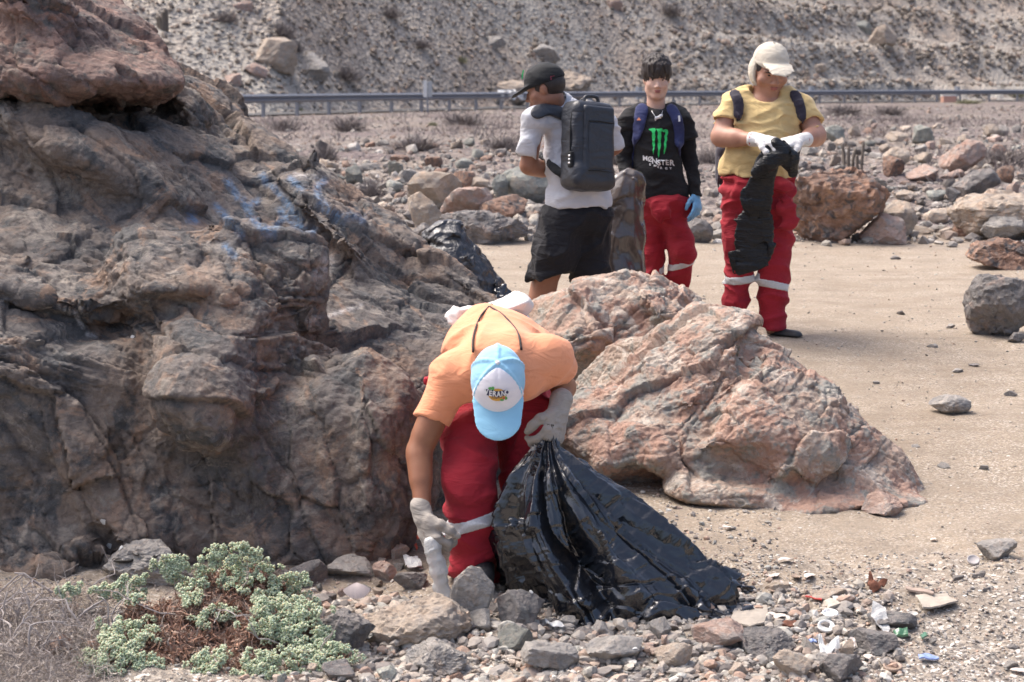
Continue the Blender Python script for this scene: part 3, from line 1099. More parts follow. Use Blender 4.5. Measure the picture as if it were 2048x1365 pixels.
M_LIP = plain('lips', (.36, .13, .11), .5)
M_EYE = plain('dark_eyes', (.02, .013, .010), .15, .6)
M_EYEW = plain('eye_white', (.6, .57, .54), .3, .5)


def frame(F, up=(0, 0, 1), roll=0):
    F = unit(F); S = unit(np.cross(F, up)); U = np.cross(S, F)
    c, s = math.cos(roll), math.sin(roll)
    return S * c + U * s, F, U * c - S * s


class Head:
    """S = towards image right when facing the camera is -S; local (s, f, u)"""
    def __init__(h, c, F, up=(0, 0, 1), roll=0, k=1.0, neck=None, wide=1.0):
        h.c = np.asarray(c, float); h.S, h.F, h.U = frame(F, up, roll); h.k = k; h.w = wide
        h.R = np.stack([h.S, h.F, h.U]); h.neck = neck

    def at(h, s, f, u):
        return h.c + (h.S * s * h.w + h.F * f + h.U * u) * h.k

    def e(h, s, f, u, rs, rf, ru):
        return ell(h.at(s, f, u), np.array([rs * h.w, rf, ru]) * h.k, h.R)

    def r(h, a, b, ra, rb):
        return rc(h.at(*a), h.at(*b), ra * h.k, rb * h.k)

    def skin(h, S, fat=0.0):
        S.add(h.e(0, -.012, .032, .075, .096, .086), .02)
        S.add(h.e(0, .022, -.035, .062 + fat, .068, .075), .03)
        for q in (-1, 1):
            S.add(h.r((q * .05, .0, -.065), (q * .016, .062, -.100), .020 + fat, .018 + fat * .6), .03)
            S.add(h.e(q * .042, .055, -.034, .024 + fat, .026, .026), .025)
            S.add(h.r((q * .012, .086, .020), (q * .047, .068, .018), .010, .009), .014)
        S.add(h.e(0, .064, -.099, .02, .018, .016), .02)
        for q in (-1, 1): S.sub(h.e(q * .031, .098, .000, .019, .017, .011), .012)
        for q in (-1, 1): S.add(h.e(q * .031, .071, .000, .0145, .0145, .0125), .003)
        S.add(h.r((0, .084, .004), (0, .107, -.036), .008, .0125), .012)
        for q in (-1, 1): S.add(h.e(q * .013, .097, -.041, .0095, .011, .008), .008)
        S.add(h.e(0, .083, -.066, .026, .014, .017), .012)
        S.sub(h.r((-.02, .101, -.068), (.02, .101, -.068), .0025, .0025), .004)
        for q in (-1, 1):
            S.add(h.e(q * .078, -.008, -.008, .009, .019, .031), .008)
        if h.neck is not None:
            S.add(rc(h.at(0, -.025, -.06), h.neck[0], .056 * h.k + fat, h.neck[1]), .03)

    def details(h, body, brow=True, mouth=True, hairm=None):
        hm = hairm or M_HAIR
        for q in (-1, 1):
            sdf_obj('eye', Sdf().add(h.e(q * .031, .0765, .0005, .0095, .0105, .0048), 0), M_EYE, body, .0022 * h.k)
            if brow:
                sdf_obj('eyebrow', Sdf().add(h.r((q * .014, .097, .0165), (q * .032, .093, .0215), .0038, .0042), .004).add(h.r((q * .032, .093, .0215), (q * .05, .078, .017), .0042, .0022), .004), hm, body, .0025 * h.k)
        if mouth:
            s = Sdf().add(h.e(0, .0915, -.0635, .0225, .0085, .0048), .002).add(h.e(0, .0915, -.0725, .019, .009, .0055), .002)
            sdf_obj('lips', s, M_LIP, body, .0025 * h.k)


def hand(w, d, palm, k=1.0, curl=(.5, .5, .5, .5), thumb=1, spread=.12, thumb_in=.3, fat=1.0):
    """five-fingered hand: w wrist, d direction of the fingers, palm the way the palm faces; thumb=+1/-1 side"""
    d = unit(d); palm = np.asarray(palm, float); palm = unit(palm - d * (palm @ d)); s = np.cross(d, palm) * thumb
    w = np.asarray(w, float); out = []
    out.append(rc(w, w + d * .045 * k, .026 * k * fat, .034 * k * fat, (palm, .62)))
    out.append(rc(w + d * .045 * k + s * .012 * k, w + d * .088 * k + s * .014 * k, .030 * k * fat, .026 * k * fat, (palm, .55)))
    out.append(rc(w + d * .045 * k - s * .012 * k, w + d * .082 * k - s * .018 * k, .030 * k * fat, .024 * k * fat, (palm, .55)))
    ln = (.044, .050, .046, .036); lm = (.027, .031, .029, .021); lt = (.021, .023, .022, .018)
    for i in range(4):
        o = (.033 - .022 * i) * k
        a = w + d * (.092 - .004 * abs(i - 1)) * k + s * o
        dirn = unit(d + s * (spread * (1.2 - .8 * i)))
        ax = np.cross(dirn, palm); ang = 0
        rr = (.0105, .0108, .0102, .0092)[i] * k * fat
        for j, L in enumerate((ln[i], lm[i], lt[i])):
            ang += curl[i] * (1.0, 1.15, .8)[j]
            v = dirn * math.cos(ang) + palm * math.sin(ang)
            b = a + v * L * k
            out.append(rc(a, b, rr * (1 - .07 * j), rr * (.93 - .08 * j)))
            a = b
    a = w + d * .03 * k + s * .028 * k
    v = unit(d * .75 + s * .75 + palm * thumb_in)
    b = a + v * .042 * k; out.append(rc(a, b, .0165 * k * fat, .0125 * k * fat))
    v = unit(d * .95 + s * .25 + palm * (thumb_in + .25)); c = b + v * .032 * k; out.append(rc(b, c, .0122 * k * fat, .0115 * k * fat))
    v = unit(d * 1 - s * .05 + palm * (thumb_in + .4)); e = c + v * .027 * k; out.append(rc(c, e, .0115 * k * fat, .0095 * k * fat))
    return out


def folds(amp, f, seed, a2=0.0, f2=None, lim=None):
    f = np.array(f, F32); f2 = None if f2 is None else np.array(f2, F32)
    def fn(p):
        w = p + F32(.05) * np.stack([vnoise(p * 5, seed + 50), vnoise(p * 5, seed + 60), vnoise(p * 5, seed + 70)], 1)
        r = 1 - np.abs(vnoise(w * f * F32(.55), seed)) * 1.9
        q = 1 - np.abs(vnoise(w * f * F32(1.15) + 7, seed + 3)) * 1.9
        g = np.clip(F32(.6) + F32(1.3) * vnoise(p * 4.0, seed + 9), .05, 1.5)
        d = F32(amp) * ((np.clip(r, 0, 1) ** 2 - F32(.4)) * F32(1.2) + (np.clip(q, 0, 1) ** 2 - F32(.4)) * g * F32(.55))
        if a2: d = d + F32(a2) * vnoise(w * f2, seed + 5)
        return d
    return fn


def cast_many(S, px, py, y0, y1, it=70):
    px = np.asarray(px, float); py = np.asarray(py, float)
    a = (px - 1024) / FPX; b = (682.5 - py) / FPX
    d = np.stack([a, CP + b * SP, -SP + b * CP], 1); d /= d[:, 1:2]
    Y = np.full(len(px), float(y0)); o = np.array([0, 0, CZ])
    for _ in range(it):
        v = S(o + d * Y[:, None])
        Y = np.where(v > .0008, Y + np.maximum(v * .75, .0008), Y)
        Y = np.minimum(Y, y1)
    return o + d * Y[:, None], d


def decal(name, S, verts, faces, mat, parent, y0, y1, off=.0025):
    """flat print laid on a garment: verts are photo pixels"""
    verts = np.asarray(verts, float)
    W, d = cast_many(S, verts[:, 0], verts[:, 1], y0, y1)
    W = W - d / np.linalg.norm(d, axis=1)[:, None] * off
    base = np.array(parent.location)
    me = bpy.data.meshes.new(name); me.from_pydata((W - base).tolist(), [], [tuple(f) for f in faces]); me.update()
    me.materials.append(mat)
    o = bpy.data.objects.new(name, me); COL.objects.link(o); o.parent = parent
    return o


def poly_faces(polys, cuts=0):
    """triangulate outlines (lists of pixel points), optionally split once"""
    bm = bmesh.new()
    for pts in polys:
        bm.faces.new([bm.verts.new((x, y, 0)) for x, y in pts])
    bmesh.ops.triangulate(bm, faces=bm.faces[:])
    for _ in range(cuts): bmesh.ops.subdivide_edges(bm, edges=bm.edges[:], cuts=1)
    bm.verts.index_update()
    v = [tuple(q.co[:2]) for q in bm.verts]; f = [[q.index for q in g.verts] for g in bm.faces]
    bm.free()
    return v, f


def text_faces(body, origin, xdir, ydir, size, bold=.0, space=1.0, align='CENTER', cuts=0):
    """letters as flat faces; origin, xdir, ydir in photo pixels per em"""
    cu = bpy.data.curves.new('lettering', 'FONT')
    cu.body = body; cu.size = 1.0; cu.offset = bold; cu.space_character = space; cu.align_x = align; cu.align_y = 'CENTER'; cu.resolution_u = 3
    ob = bpy.data.objects.new('lettering', cu); COL.objects.link(ob)
    dg = bpy.context.evaluated_depsgraph_get(); dg.update()
    me = bpy.data.meshes.new_from_object(ob.evaluated_get(dg))
    bpy.data.objects.remove(ob); bpy.data.curves.remove(cu)
    bm = bmesh.new(); bm.from_mesh(me); bmesh.ops.triangulate(bm, faces=bm.faces[:])
    for _ in range(cuts): bmesh.ops.subdivide_edges(bm, edges=bm.edges[:], cuts=1)
    bm.verts.index_update()
    o = np.asarray(origin, float); xd = np.asarray(xdir, float) * size; yd = np.asarray(ydir, float) * size
    v = [tuple(o + xd * q.co.x + yd * q.co.y) for q in bm.verts]; f = [[q.index for q in g.verts] for g in bm.faces]
    bm.free(); bpy.data.meshes.remove(me)
    return v, f


def strap(S, pts, w, y0, y1, th=.2, extra=(), lift=.010):
    """a webbing band lying on garment S along photo pixels; extra = world points continuing it"""
    C = catmull([np.array([p[0], p[1], 0.]) for p in pts], 4)
    W, d = cast_many(S, C[:, 0], C[:, 1], y0, y1)
    W = np.array([W[i] - d[i] * lift for i in range(len(W))])
    for _ in range(3): W[1:-1] = .5 * W[1:-1] + .25 * (W[:-2] + W[2:])
    W = list(W) + [np.asarray(e, float) for e in extra]
    out = []
    for a, b in zip(W[:-1], W[1:]):
        m = (a + b) / 2
        e = .004
        g = np.array([S((m + v)[None])[0] - S((m - v)[None])[0] for v in np.eye(3) * e], float)
        n = unit(g) if np.linalg.norm(g) > 1e-6 else np.array([0, -1, 0])
        out.append(rc(a, b, w, w, (n, th)))
    return out


def band(S, point, normal, hw, off=.004, reach=.2):
    """a strip of tape round a trouser leg: the garment's shell between two planes"""
    n = np.asarray(unit(normal), F32); c = np.asarray(point, F32)
    T = Sdf(); T.band = .03
    fn = lambda p: np.maximum(np.maximum(S(p) - F32(off), np.abs((p - c) @ n) - F32(hw)), np.sqrt(((p - c) ** 2).sum(1)) - F32(reach))
    T.ops.append(('u', (fn, c - reach, c + reach), 0))
    return T
# ================================================================== PEOPLE
def pp(Y0):
    return lambda x, y, dy=0.0: P(x, y, Y0 + dy)


# ---------------- the man in the yellow shirt
Q = pp(11.7); m_ = 11.7 / FPX
base = Q(1540, 672); base[2] = float(ground_z([base[0]], [base[1]])[0])
man = empty('person', base, 'person in yellow t-shirt, red trousers, white gloves and cream cap looking down', 'person', 'people picking up rubbish')
hd = Head(Q(1541, 140), (.20, -.90, -.38), k=1.10, neck=(Q(1527, 205, .03), .075), wide=1.08)
EL, ER = Q(1441, 274, -.06), Q(1631, 272, -.06)
WL, WR = Q(1514, 280, -.27), Q(1603, 281, -.27)
B = Sdf(); hd.skin(B, .009)
B.add(rc(Q(1490, 215, .02), Q(1585, 220, .02), .07), .04).add(ell(Q(1532, 280), (.15, .11, .22)), .05)
B.add(chain([Q(1464, 214), EL, WL], [.066, .055, .034]), .02)
B.add(rc(EL + (WL - EL) * .12, EL + (WL - EL) * .45, .054, .05), .03)
B.add(chain([Q(1606, 220), ER, WR], [.066, .056, .034]), .02)
B.add(rc(ER, ER + (WR - ER) * .4, .055, .05), .03)
B.add(ell(Q(1515, 395), (.17, .13, .13)), .05)
B.add(chain([Q(1482, 415), Q(1477, 545), Q(1466, 640)], [.09, .065, .045]), .03).add(chain([Q(1552, 415), Q(1547, 560), Q(1545, 655)], [.09, .065, .045]), .03)
body = sdf_obj('body', B, SK_A, man, .012, (Q(0, 205)[2], Q(0, 85)[2], .004))
hd.details(man)
stub = Sdf().add(hd.e(0, .073, -.104, .018, .012, .010), .01)
sdf_obj('goatee', stub, M_HAIR, man, .003)
# t-shirt
S = Sdf()
S.add(ell(Q(1534, 255), (.19, .14, .19)), .05).add(ell(Q(1518, 315, -.015), (.212, .165, .19)), .08).add(ell(Q(1516, 345), (.226, .182, .14)), .05)
S.add(rc(Q(1474, 205, .02), Q(1602, 212, .02), .070, .068), .06).add(rc(Q(1496, 190, .03), Q(1574, 193, .03), .056), .06)
sl, sr = unit(EL - Q(1464, 214)), unit(ER - Q(1606, 220))
S.add(rc(Q(1466, 214), Q(1448, 252, -.04), .076, .080), .045).add(rc(Q(1604, 219), Q(1624, 254, -.04), .076, .078), .045)
S.cutlocal(Q(1444, 240, -.03), Q(1446, 262, -.05) - Q(1452, 218), .105).cutlocal(Q(1624, 246, -.03), Q(1622, 262, -.05) - Q(1610, 232), .10)
S.sub(rc(EL, Q(1447, 250, -.04), .060, .066), .004).sub(rc(ER, Q(1622, 250, -.04), .060, .066), .004)
S.sub(ell(Q(1530, 183, -.03), (.088, .10, .05), hd.R), .01)
S.cut(Q(1515, 353), (-.05, 0, -1))
S.disp = folds(.012, (9, 9, 19), 4, .008, (5, 5, 7))
shirt = sdf_obj('t_shirt', S, M_YEL, man, .008)
M_YPRINT = plain('yellow_print', (.38, .30, .16), .8)
for tx, o, sz in (('DOLENIT', (1572, 217), 8),):
    v, f = text_faces(tx, o, (1, .06), (.06, -1), sz, .01)
    decal('chest_print', S, v, f, M_YPRINT, shirt, 11.0, 12, .003)
for o in bpy.data.objects:
    if o.name.startswith('chest_print'): o.parent = shirt; o.location = (0, 0, 0)
# backpack on his back: only the straps, the sides and the bottom of it show
BS = Sdf(); BS.add(box(Q(1510, 300, .30), (.19, .10, .29), None, .06), .02).add(box(Q(1448, 330, .26), (.05, .06, .12), None, .04), .03)
BS.add(strap(S, [(1468, 185), (1473, 194), (1478, 210), (1476, 232)], .026, 11, 12.2, .3, [Q(1463, 250, .06), Q(1455, 300, .16)]), .006)
BS.add(strap(S, [(1588, 188), (1594, 196), (1600, 212), (1604, 235)], .026, 11, 12.2, .3, [Q(1604, 258, .10), Q(1590, 320, .2)]), .006)
BS.add(chain([Q(1438, 320, .16), Q(1436, 360, .16), Q(1438, 395, .16)], [.022, .02, .012], ((1, 0, 0), .3)), .01)
pack = sdf_obj('backpack', BS, M_DKNAVY, None, .009)
tag(pack, 'dark backpack worn by the person in yellow, only its straps and edge showing', 'backpack')
# trousers with the upper half of the overall tied round the waist
T = Sdf()
T.add(ell(Q(1515, 400), (.20, .155, .17)), .04).add(ell(Q(1513, 380), (.230, .178, .07)), .03).add(ell(Q(1514, 356), (.220, .168, .03)), .03)
T.add(chain([Q(1478, 412), Q(1477, 480, -.01), Q(1479, 545, -.02), Q(1470, 600), Q(1466, 650)], [.102, .096, .083, .077, .074]), .015)
T.add(chain([Q(1552, 412), Q(1553, 480), Q(1546, 560, -.02), Q(1545, 610), Q(1545, 648)], [.102, .097, .095, .086, .080]), .015)
T.add(chain([Q(1556, 368, -.16), Q(1574, 400, -.19), Q(1578, 448, -.17)], [.035, .045, .04], ((0, 1, 0), .45)), .02).add(ell(Q(1566, 372, -.17), (.06, .05, .035)), .02)
T.add(chain([Q(1560, 372, -.17), Q(1560, 410, -.17), Q(1558, 428, -.16)], [.03, .03, .02], ((0, 1, 0), .5)), .015)
T.cutlocal(Q(1545, 656), (0, .1, -1), .14).cutlocal(Q(1466, 655), (0, .1, -1), .14)
T.disp = folds(.015, (7, 7, 14), 14, .012, (5, 5, 8))
pants = sdf_obj('trousers', T, M_RED, man, .008)
sdf_obj('reflective_stripe', band(T, Q(1478, 554), (-.1, -.15, 1), .024, reach=.14), M_REFL, man, .007)
sdf_obj('reflective_stripe', band(T, Q(1547, 571), (.2, .1, 1), .022, reach=.15), M_REFL, man, .007)
for x, y, tx, ty in ((1552, 668, 1592, 673), (1466, 662, 1450, 668)):
    F = Sdf().add(rc(Q(x, y, .02), Q(tx, ty, -.10), .045, .040, ((0, 0, 1), .85)), .02).add(rc(Q(x, y - 12, .03), Q(x, y, .02), .05), .03)
    z0 = float(ground_z([Q(x, y)[0]], [11.65])[0])
    F.cut((0, 0, z0 + .002), (0, 0, -1))
    sdf_obj('shoe', F, M_SHOE, man, .008)
# gloves
dl = unit(Q(1546, 284, -.33) - WL); drr = unit(Q(1563, 288, -.33) - WR)
GL = Sdf().add(hand(WL + dl * .005, dl, (.1, .25, -1), 1.12, (.75, .8, .85, .9), -1, .1, .5, 1.22), .012).add(rc(WL - dl * .03, WL + dl * .02, .043, .038), .01)
GL.sub(rc(WL - dl * .06, WL - dl * .025, .036, .036), .002)
sdf_obj('glove', GL, M_GLOVE, man, .0045)
GR = Sdf().add(hand(WR + drr * .005, drr, (-.1, .35, -1), 1.12, (.25, .45, .55, .6), 1, .16, .4, 1.2), .012).add(rc(WR - drr * .03, WR + drr * .02, .043, .038), .01)
sdf_obj('glove', GR, M_GLOVE, man, .0045)
M_CUFF = plain('red_trim', (.45, .04, .05), .7)
for w, d in ((WL, dl), (WR, drr)):
    C = Sdf().add(rc(w - d * .030, w - d * .026, .043, None, (d, .35)), 0); sdf_obj('glove_cuff', C, M_CUFF, man, .005)
# cap with neck flap
def dome(h, lift=.0, rs=.087, rf=.110, ru=.100, cutu=.028):
    s = Sdf(); s.add(h.e(0, -.010, .034 + lift, rs, rf, ru), 0)
    s.cut(h.at(0, 0, cutu), -(h.U + h.F * .10))
    return s
C = dome(hd, .012, cutu=.046)
C.add(h_br := rc(hd.at(0, .080, .058), hd.at(0, .145, .058), .076 * hd.k, .062 * hd.k, (hd.U + hd.F * .18, .2)), .008)
C.disp = folds(.003, (14, 14, 14), 8)
cap = sdf_obj('cap', C, M_CREAM, man, .0038)
FL = Sdf(); FL.add(hd.e(0, -.025, -.02, .098, .104, .125), 0).sub(hd.e(0, -.025, -.03, .091, .097, .128), 0)
FL.cut(hd.at(0, .012, 0), hd.F * 1 + hd.U * .25).cut(hd.at(0, 0, .05), hd.U).cut(hd.at(0, 0, -.115), -hd.U + hd.F * .2)
FL.disp = folds(.006, (16, 16, 6), 18)
sdf_obj('neck_flap', FL, M_CREAM, man, .005)
HB = Sdf(); HB.add(hd.e(0, -.02, .02, .082, .098, .085), 0).cut(hd.at(0, .045, 0), hd.F).cut(hd.at(0, 0, -.03), -hd.U)
sdf_obj('hair', HB, M_HAIR, man, .006)
sdf_obj('cap_button', Sdf().add(ell(hd.at(0, -.01, .147), (.009, .009, .006)), 0), M_CREAM, man, .003)
# ---------------- the young man in black
Q = pp(12.4)
base = Q(1315, 668); base[2] = float(ground_z([base[0]], [base[1]])[0])
boy = empty('person', base, 'person with dark fringe, black long-sleeved top and red trousers walking towards the camera', 'person', 'people picking up rubbish')
hd = Head(Q(1313, 158), (.02, -1, -.10), k=1.0, neck=(Q(1312, 222, .03), .058), wide=.97)
SL, SR = Q(1256, 240), Q(1364, 240)
EL, WL = Q(1247, 318, .02), Q(1256, 385, -.10)
ER, WR = Q(1381, 322, .03), Q(1391, 392, -.04)
B = Sdf(); hd.skin(B)
B.add(rc(Q(1275, 240, .02), Q(1348, 240, .02), .05), .04).add(ell(Q(1313, 300), (.12, .09, .2)), .05)
B.add(chain([SL, EL, WL], [.045, .038, .027]), .02).add(chain([SR, ER, WR], [.045, .038, .027]), .02)
B.add(ell(Q(1325, 405), (.14, .11, .12)), .05)
B.add(chain([Q(1303, 425), Q(1305, 530), Q(1302, 645)], [.08, .055, .04]), .03).add(chain([Q(1345, 425), Q(1366, 508, -.06), Q(1348, 612, .12)], [.08, .055, .04]), .03)
body = sdf_obj('body', B, SK_B, boy, .012, (Q(0, 225)[2], Q(0, 105)[2], .004))
hd.details(boy)
HR = Sdf()
HR.add(hd.e(0, -.012, .042, .094, .112, .100), 0).sub(hd.r((0, .10, -.045), (0, .16, -.045), .062, .062), .01)
HR.add(hd.e(0, .0, .075, .078, .095, .082), .02)
for i in range(26):
    a = i * 2.4; q = .25 + .75 * (i / 26) ** .5
    HR.add(hd.r((math.sin(a) * .07 * q, math.cos(a) * .08 * q, .150 - .05 * q * q), (math.sin(a + .3) * .098 * q, math.cos(a + .3) * .108 * q, .158 - .075 * q * q), .016, .006), .012)
HR.cut(hd.at(0, -.03, -.045), -hd.U + hd.F * .3)
for i in range(13):
    a = -1.25 + 2.5 * i / 12
    lo = .038 + .016 * math.cos(i * 2.4) - (.012 if abs(a) < .4 else .0)
    HR.add(hd.r((math.sin(a) * .072, math.cos(a) * .085 + .002, .088), (math.sin(a) * .083, math.cos(a) * .097 + .004, lo), .017, .008), .012)
HR.disp = (lambda h: (lambda p: F32(.009) * vnoise(np.stack([((p - F32(h.c)) @ np.asarray(h.R[0], F32)) * 75, ((p - F32(h.c)) @ np.asarray(h.R[1], F32)) * 75, ((p - F32(h.c)) @ np.asarray(h.R[2], F32)) * 14], 1), 3)))(hd)
sdf_obj('hair', HR, M_HAIR, boy, .0042)
S = Sdf()
S.add(ell(Q(1311, 275), (.150, .105, .19)), .05).add(ell(Q(1318, 345), (.158, .115, .19)), .08).add(ell(Q(1326, 385), (.166, .125, .12)), .05)
S.add(rc(Q(1268, 234, .02), Q(1354, 234, .02), .058), .05).add(rc(Q(1287, 220, .03), Q(1339, 220, .03), .046), .05)
S.add(rc(SL, Q(1244, 272, .01), .062, .064), .04).add(rc(SR, Q(1376, 272, .01), .062, .066), .04)
S.cutlocal(Q(1240, 276), Q(1244, 290) - Q(1248, 250), .10).cutlocal(Q(1378, 277), Q(1380, 290) - Q(1374, 250), .10)
S.sub(rc(SL * .55 + EL * .45, EL, .052), .004).sub(rc(SR * .55 + ER * .45, ER, .052), .004)
S.sub(ell(Q(1313, 206, -.03), (.070, .085, .04)), .01)
S.cut(Q(1325, 402), (.04, 0, -1))
S.disp = folds(.012, (8, 8, 14), 24, .008, (5, 5, 7))
shirt = sdf_obj('t_shirt', S, M_BLACK, boy, .008)
for s_, e_, w_ in ((SL, EL, WL), (SR, ER, WR)):
    L = Sdf().add(chain([s_ * .6 + e_ * .4, e_, w_], [.055, .047, .036]), .02).cut(w_ + unit(w_ - e_) * .005, w_ - e_)
    L.disp = folds(.009, (14, 14, 22), 6)
    sdf_obj('long_sleeve', L, M_BLACK, boy, .007)
M_GREEN = plain('green_print', (.03, .62, .16), .6); M_WPRINT = plain('white_print', (.78, .78, .78), .6)
zx, zy = lambda x: 1240 + x * 200 / 758, lambda y: 100 + y * 360 / 1365
claw = [[(215, 602), (240, 596), (262, 594), (272, 605), (264, 630), (268, 660), (262, 690), (266, 720), (260, 750), (252, 797), (247, 765), (251, 740), (244, 715), (247, 690), (241, 660), (245, 635), (238, 615), (225, 610)],
        [(272, 600), (295, 599), (318, 594), (324, 606), (312, 625), (314, 660), (308, 690), (311, 720), (303, 760), (300, 790), (292, 823), (285, 785), (290, 755), (284, 725), (289, 690), (284, 660), (288, 630), (280, 610)],
        [(316, 614), (330, 606), (346, 602), (361, 608), (366, 630), (356, 655), (359, 680), (350, 705), (352, 735), (343, 770), (333, 796), (331, 765), (336, 735), (333, 710), (340, 685), (336, 655), (345, 635), (341, 622), (328, 624)]]
v, f = poly_faces([[(zx(x), zy(y)) for x, y in c] for c in claw], 1)
decal('claw_emblem', S, v, f, M_GREEN, boy, 11.5, 13, .004)
for ch, x, y, sz in (('M', 191, 824, 40), ('Ø', 232, 832, 44), ('N', 262, 846, 46), ('S', 295, 858, 46), ('T', 326, 857, 42), ('E', 358, 857, 42), ('R', 393, 859, 46)):
    v, f = text_faces(ch, (zx(x), zy(y)), (1, .10), (-.05, -1), sz * .264 * 1.25, .03, cuts=1)
    decal('printed_letter', S, v, f, M_WPRINT, boy, 11.5, 13, .004)
for ch, x, y in (('E', 228, 871), ('N', 266, 880), ('E', 290, 889), ('R', 312, 897), ('G', 350, 900), ('Y', 384, 900)):
    v, f = text_faces(ch, (zx(x), zy(y)), (1.2, .08), (-.03, -1), 22 * .264, .03, cuts=1)
    decal('printed_letter', S, v, f, M_WPRINT, boy, 11.5, 13, .004)
# necklace
M_SILVER = plain('silver', (.75, .75, .76), .3, .6, .6, 60, .1)
C1, _ = cast_many(S, [1298, 1304, 1312, 1317], [209, 224, 236, 238], 11.5, 13); C2, _ = cast_many(S, [1328, 1325, 1322, 1317], [208, 222, 234, 238], 11.5, 13)
nk = empty('necklace', C1[2], 'thin silver chain with a name-shaped pendant on the black top', 'necklace')
arr_obj('chain', [tube_arrays(C1 - [0, .006, 0], .0016, 5), tube_arrays(C2 - [0, .006, 0], .0016, 5)], M_SILVER, nk)
PD = Sdf()
for i in range(5):
    q, _ = cast_many(S, [1311 + i * 3.2], [237.5 - i * 1.4], 11.5, 13); PD.add(ell(q[0] - [0, .008, 0], (.006, .004, .010 + .005 * (i in (0, 3)))), .004)
sdf_obj('pendant', PD, M_SILVER, nk, .002)
# backpack on his back
BS = Sdf(); BS.add(box(Q(1315, 300, .24), (.15, .09, .22), None, .05), .02)
BS.add(strap(S, [(1284, 216), (1283, 224), (1279, 245), (1274, 268), (1268, 288)], .030, 11.5, 13, .3, [Q(1264, 330, .02), Q(1266, 360, .14)]), .008)
BS.add(strap(S, [(1342, 216), (1347, 224), (1356, 245), (1359, 268), (1358, 290)], .026, 11.5, 13, .3, [Q(1358, 330, .06), Q(1350, 360, .16)]), .008)
pack = sdf_obj('backpack', BS, M_NAVY, None, .008)
tag(pack, 'navy backpack worn by the person in the black top, padded straps in front', 'backpack')
M_ORP = plain('orange_print', (.75, .27, .13), .6)
v, f = poly_faces([[(1273, 241), (1278, 235), (1282, 241)]])
decal('strap_badge', BS, v, f, M_ORP, pack, 11.5, 13, .003)
v, f = poly_faces([[(1356, 232), (1360, 231), (1361, 243), (1357, 244)]])
decal('strap_badge', BS, v, f, M_WPRINT, pack, 11.5, 13, .003)
T = Sdf()
T.add(ell(Q(1328, 415), (.165, .13, .15)), .04).add(ell(Q(1330, 408), (.178, .145, .06)), .03)
T.add(chain([Q(1303, 425), Q(1304, 520), Q(1303, 600), Q(1302, 655)], [.088, .074, .070, .072]), .03)
T.add(chain([Q(1345, 425, -.02), Q(1366, 505, -.07), Q(1350, 590, .09), Q(1343, 635, .14)], [.092, .082, .070, .064]), .03)
T.add(chain([Q(1312, 415, -.14), Q(1325, 428, -.15)], [.03, .045], ((0, 1, 0), .5)), .015).add(chain([Q(1368, 408, -.06), Q(1384, 424, -.04)], [.04, .035], ((0, 1, 0), .6)), .02)
T.disp = folds(.014, (7, 7, 13), 34, .012, (5, 5, 8))
sdf_obj('trousers', T, M_RED, boy, .008)
sdf_obj('reflective_stripe', band(T, Q(1352, 529), (-.35, -.1, 1), .020, reach=.13), M_REFL, boy, .007)
for a, b in ((Q(1302, 660), Q(1296, 668, -.12)), (Q(1342, 640, .16), Q(1346, 662, .1))):
    F = Sdf().add(rc(a, b, .045, .040), .02); sdf_obj('shoe', F, M_SHOE, boy, .009)
d_ = unit(WR - ER + np.array([.0, -.06, 0]))
GV = Sdf().add(hand(WR - d_ * .01, d_, (-.75, .55, -.1), 1.0, (.35, .45, .55, .6), -1, .1, .35, 1.1), .008).add(rc(WR - d_ * .05, WR, .034, .030), .01)
sdf_obj('glove', GV, M_BLUEGLOVE, boy, .004)
d2 = unit(WL - EL)
GV = Sdf().add(hand(WL - d2 * .01, d2, (.6, .6, .0), 1.0, (1, 1.05, 1.1, 1.1), 1, .05, .5, 1.1), .008).add(rc(WL - d2 * .05, WL, .034, .030), .01)
sdf_obj('glove', GV, M_BLUEGLOVE, boy, .0045)

# ---------------- the man in the grey polo, seen from behind
Q = pp(11.3)
base = Q(1130, 705); base[2] = float(ground_z([base[0]], [base[1]])[0])
gm = empty('person', base, 'person in pale grey polo, black shorts and black cap seen from behind, turned left', 'person', 'people picking up rubbish')
bR, bB = np.array([.83, .55, 0]), np.array([.55, -.83, 0])
hd = Head(Q(1089, 177, .02), (-.94, .16, -.28), k=1.06, neck=(Q(1112, 222, .06), .066), wide=1.02)
SL, EL, WL = Q(1070, 240, -.05), Q(1057, 332, -.02), Q(1112, 346, .24)
SR, ER, WR = Q(1205, 240, .20), Q(1229, 292, .26), Q(1180, 335, .46)
B = Sdf(); hd.skin(B, .006)
B.add(rc(SL, SR, .06), .04).add(ell(Q(1150, 310, .08), (.15, .12, .24)), .05)
B.add(chain([SL, EL], [.058, .047]), .02).add(chain([EL, WL], [.048, .032]), .02).add(rc(EL + (WL - EL) * .15, EL + (WL - EL) * .5, .047, .043), .03)
B.add(chain([SR, ER, WR], [.058, .048, .032]), .02)
dw = unit(WL - EL); B.add(hand(WL, dw, (0, .3, -1), 1.0, (.6, .6, .7, .7), 1), .01)
dw = unit(WR - ER); B.add(hand(WR, dw, (0, .3, -1), 1.0, (.6, .6, .7, .7), -1), .01)
B.add(ell(Q(1158, 430, .06), (.16, .13, .14)), .05)
KL, KR = Q(1098, 540, .02), Q(1178, 548, .16)
B.add(chain([Q(1124, 440), KL, Q(1083, 600, .05), Q(1080, 690, .06)], [.10, .068, .066, .042]), .03).add(rc(Q(1086, 572, .06), Q(1082, 610, .07), .066, .060), .04)
B.add(chain([Q(1182, 440, .1), KR, Q(1176, 605, .2), Q(1172, 690, .22)], [.10, .066, .064, .042]), .03)
body = sdf_obj('body', B, SK_C, gm, .012, (Q(0, 230)[2], Q(0, 120)[2], .004))
hd.details(gm)
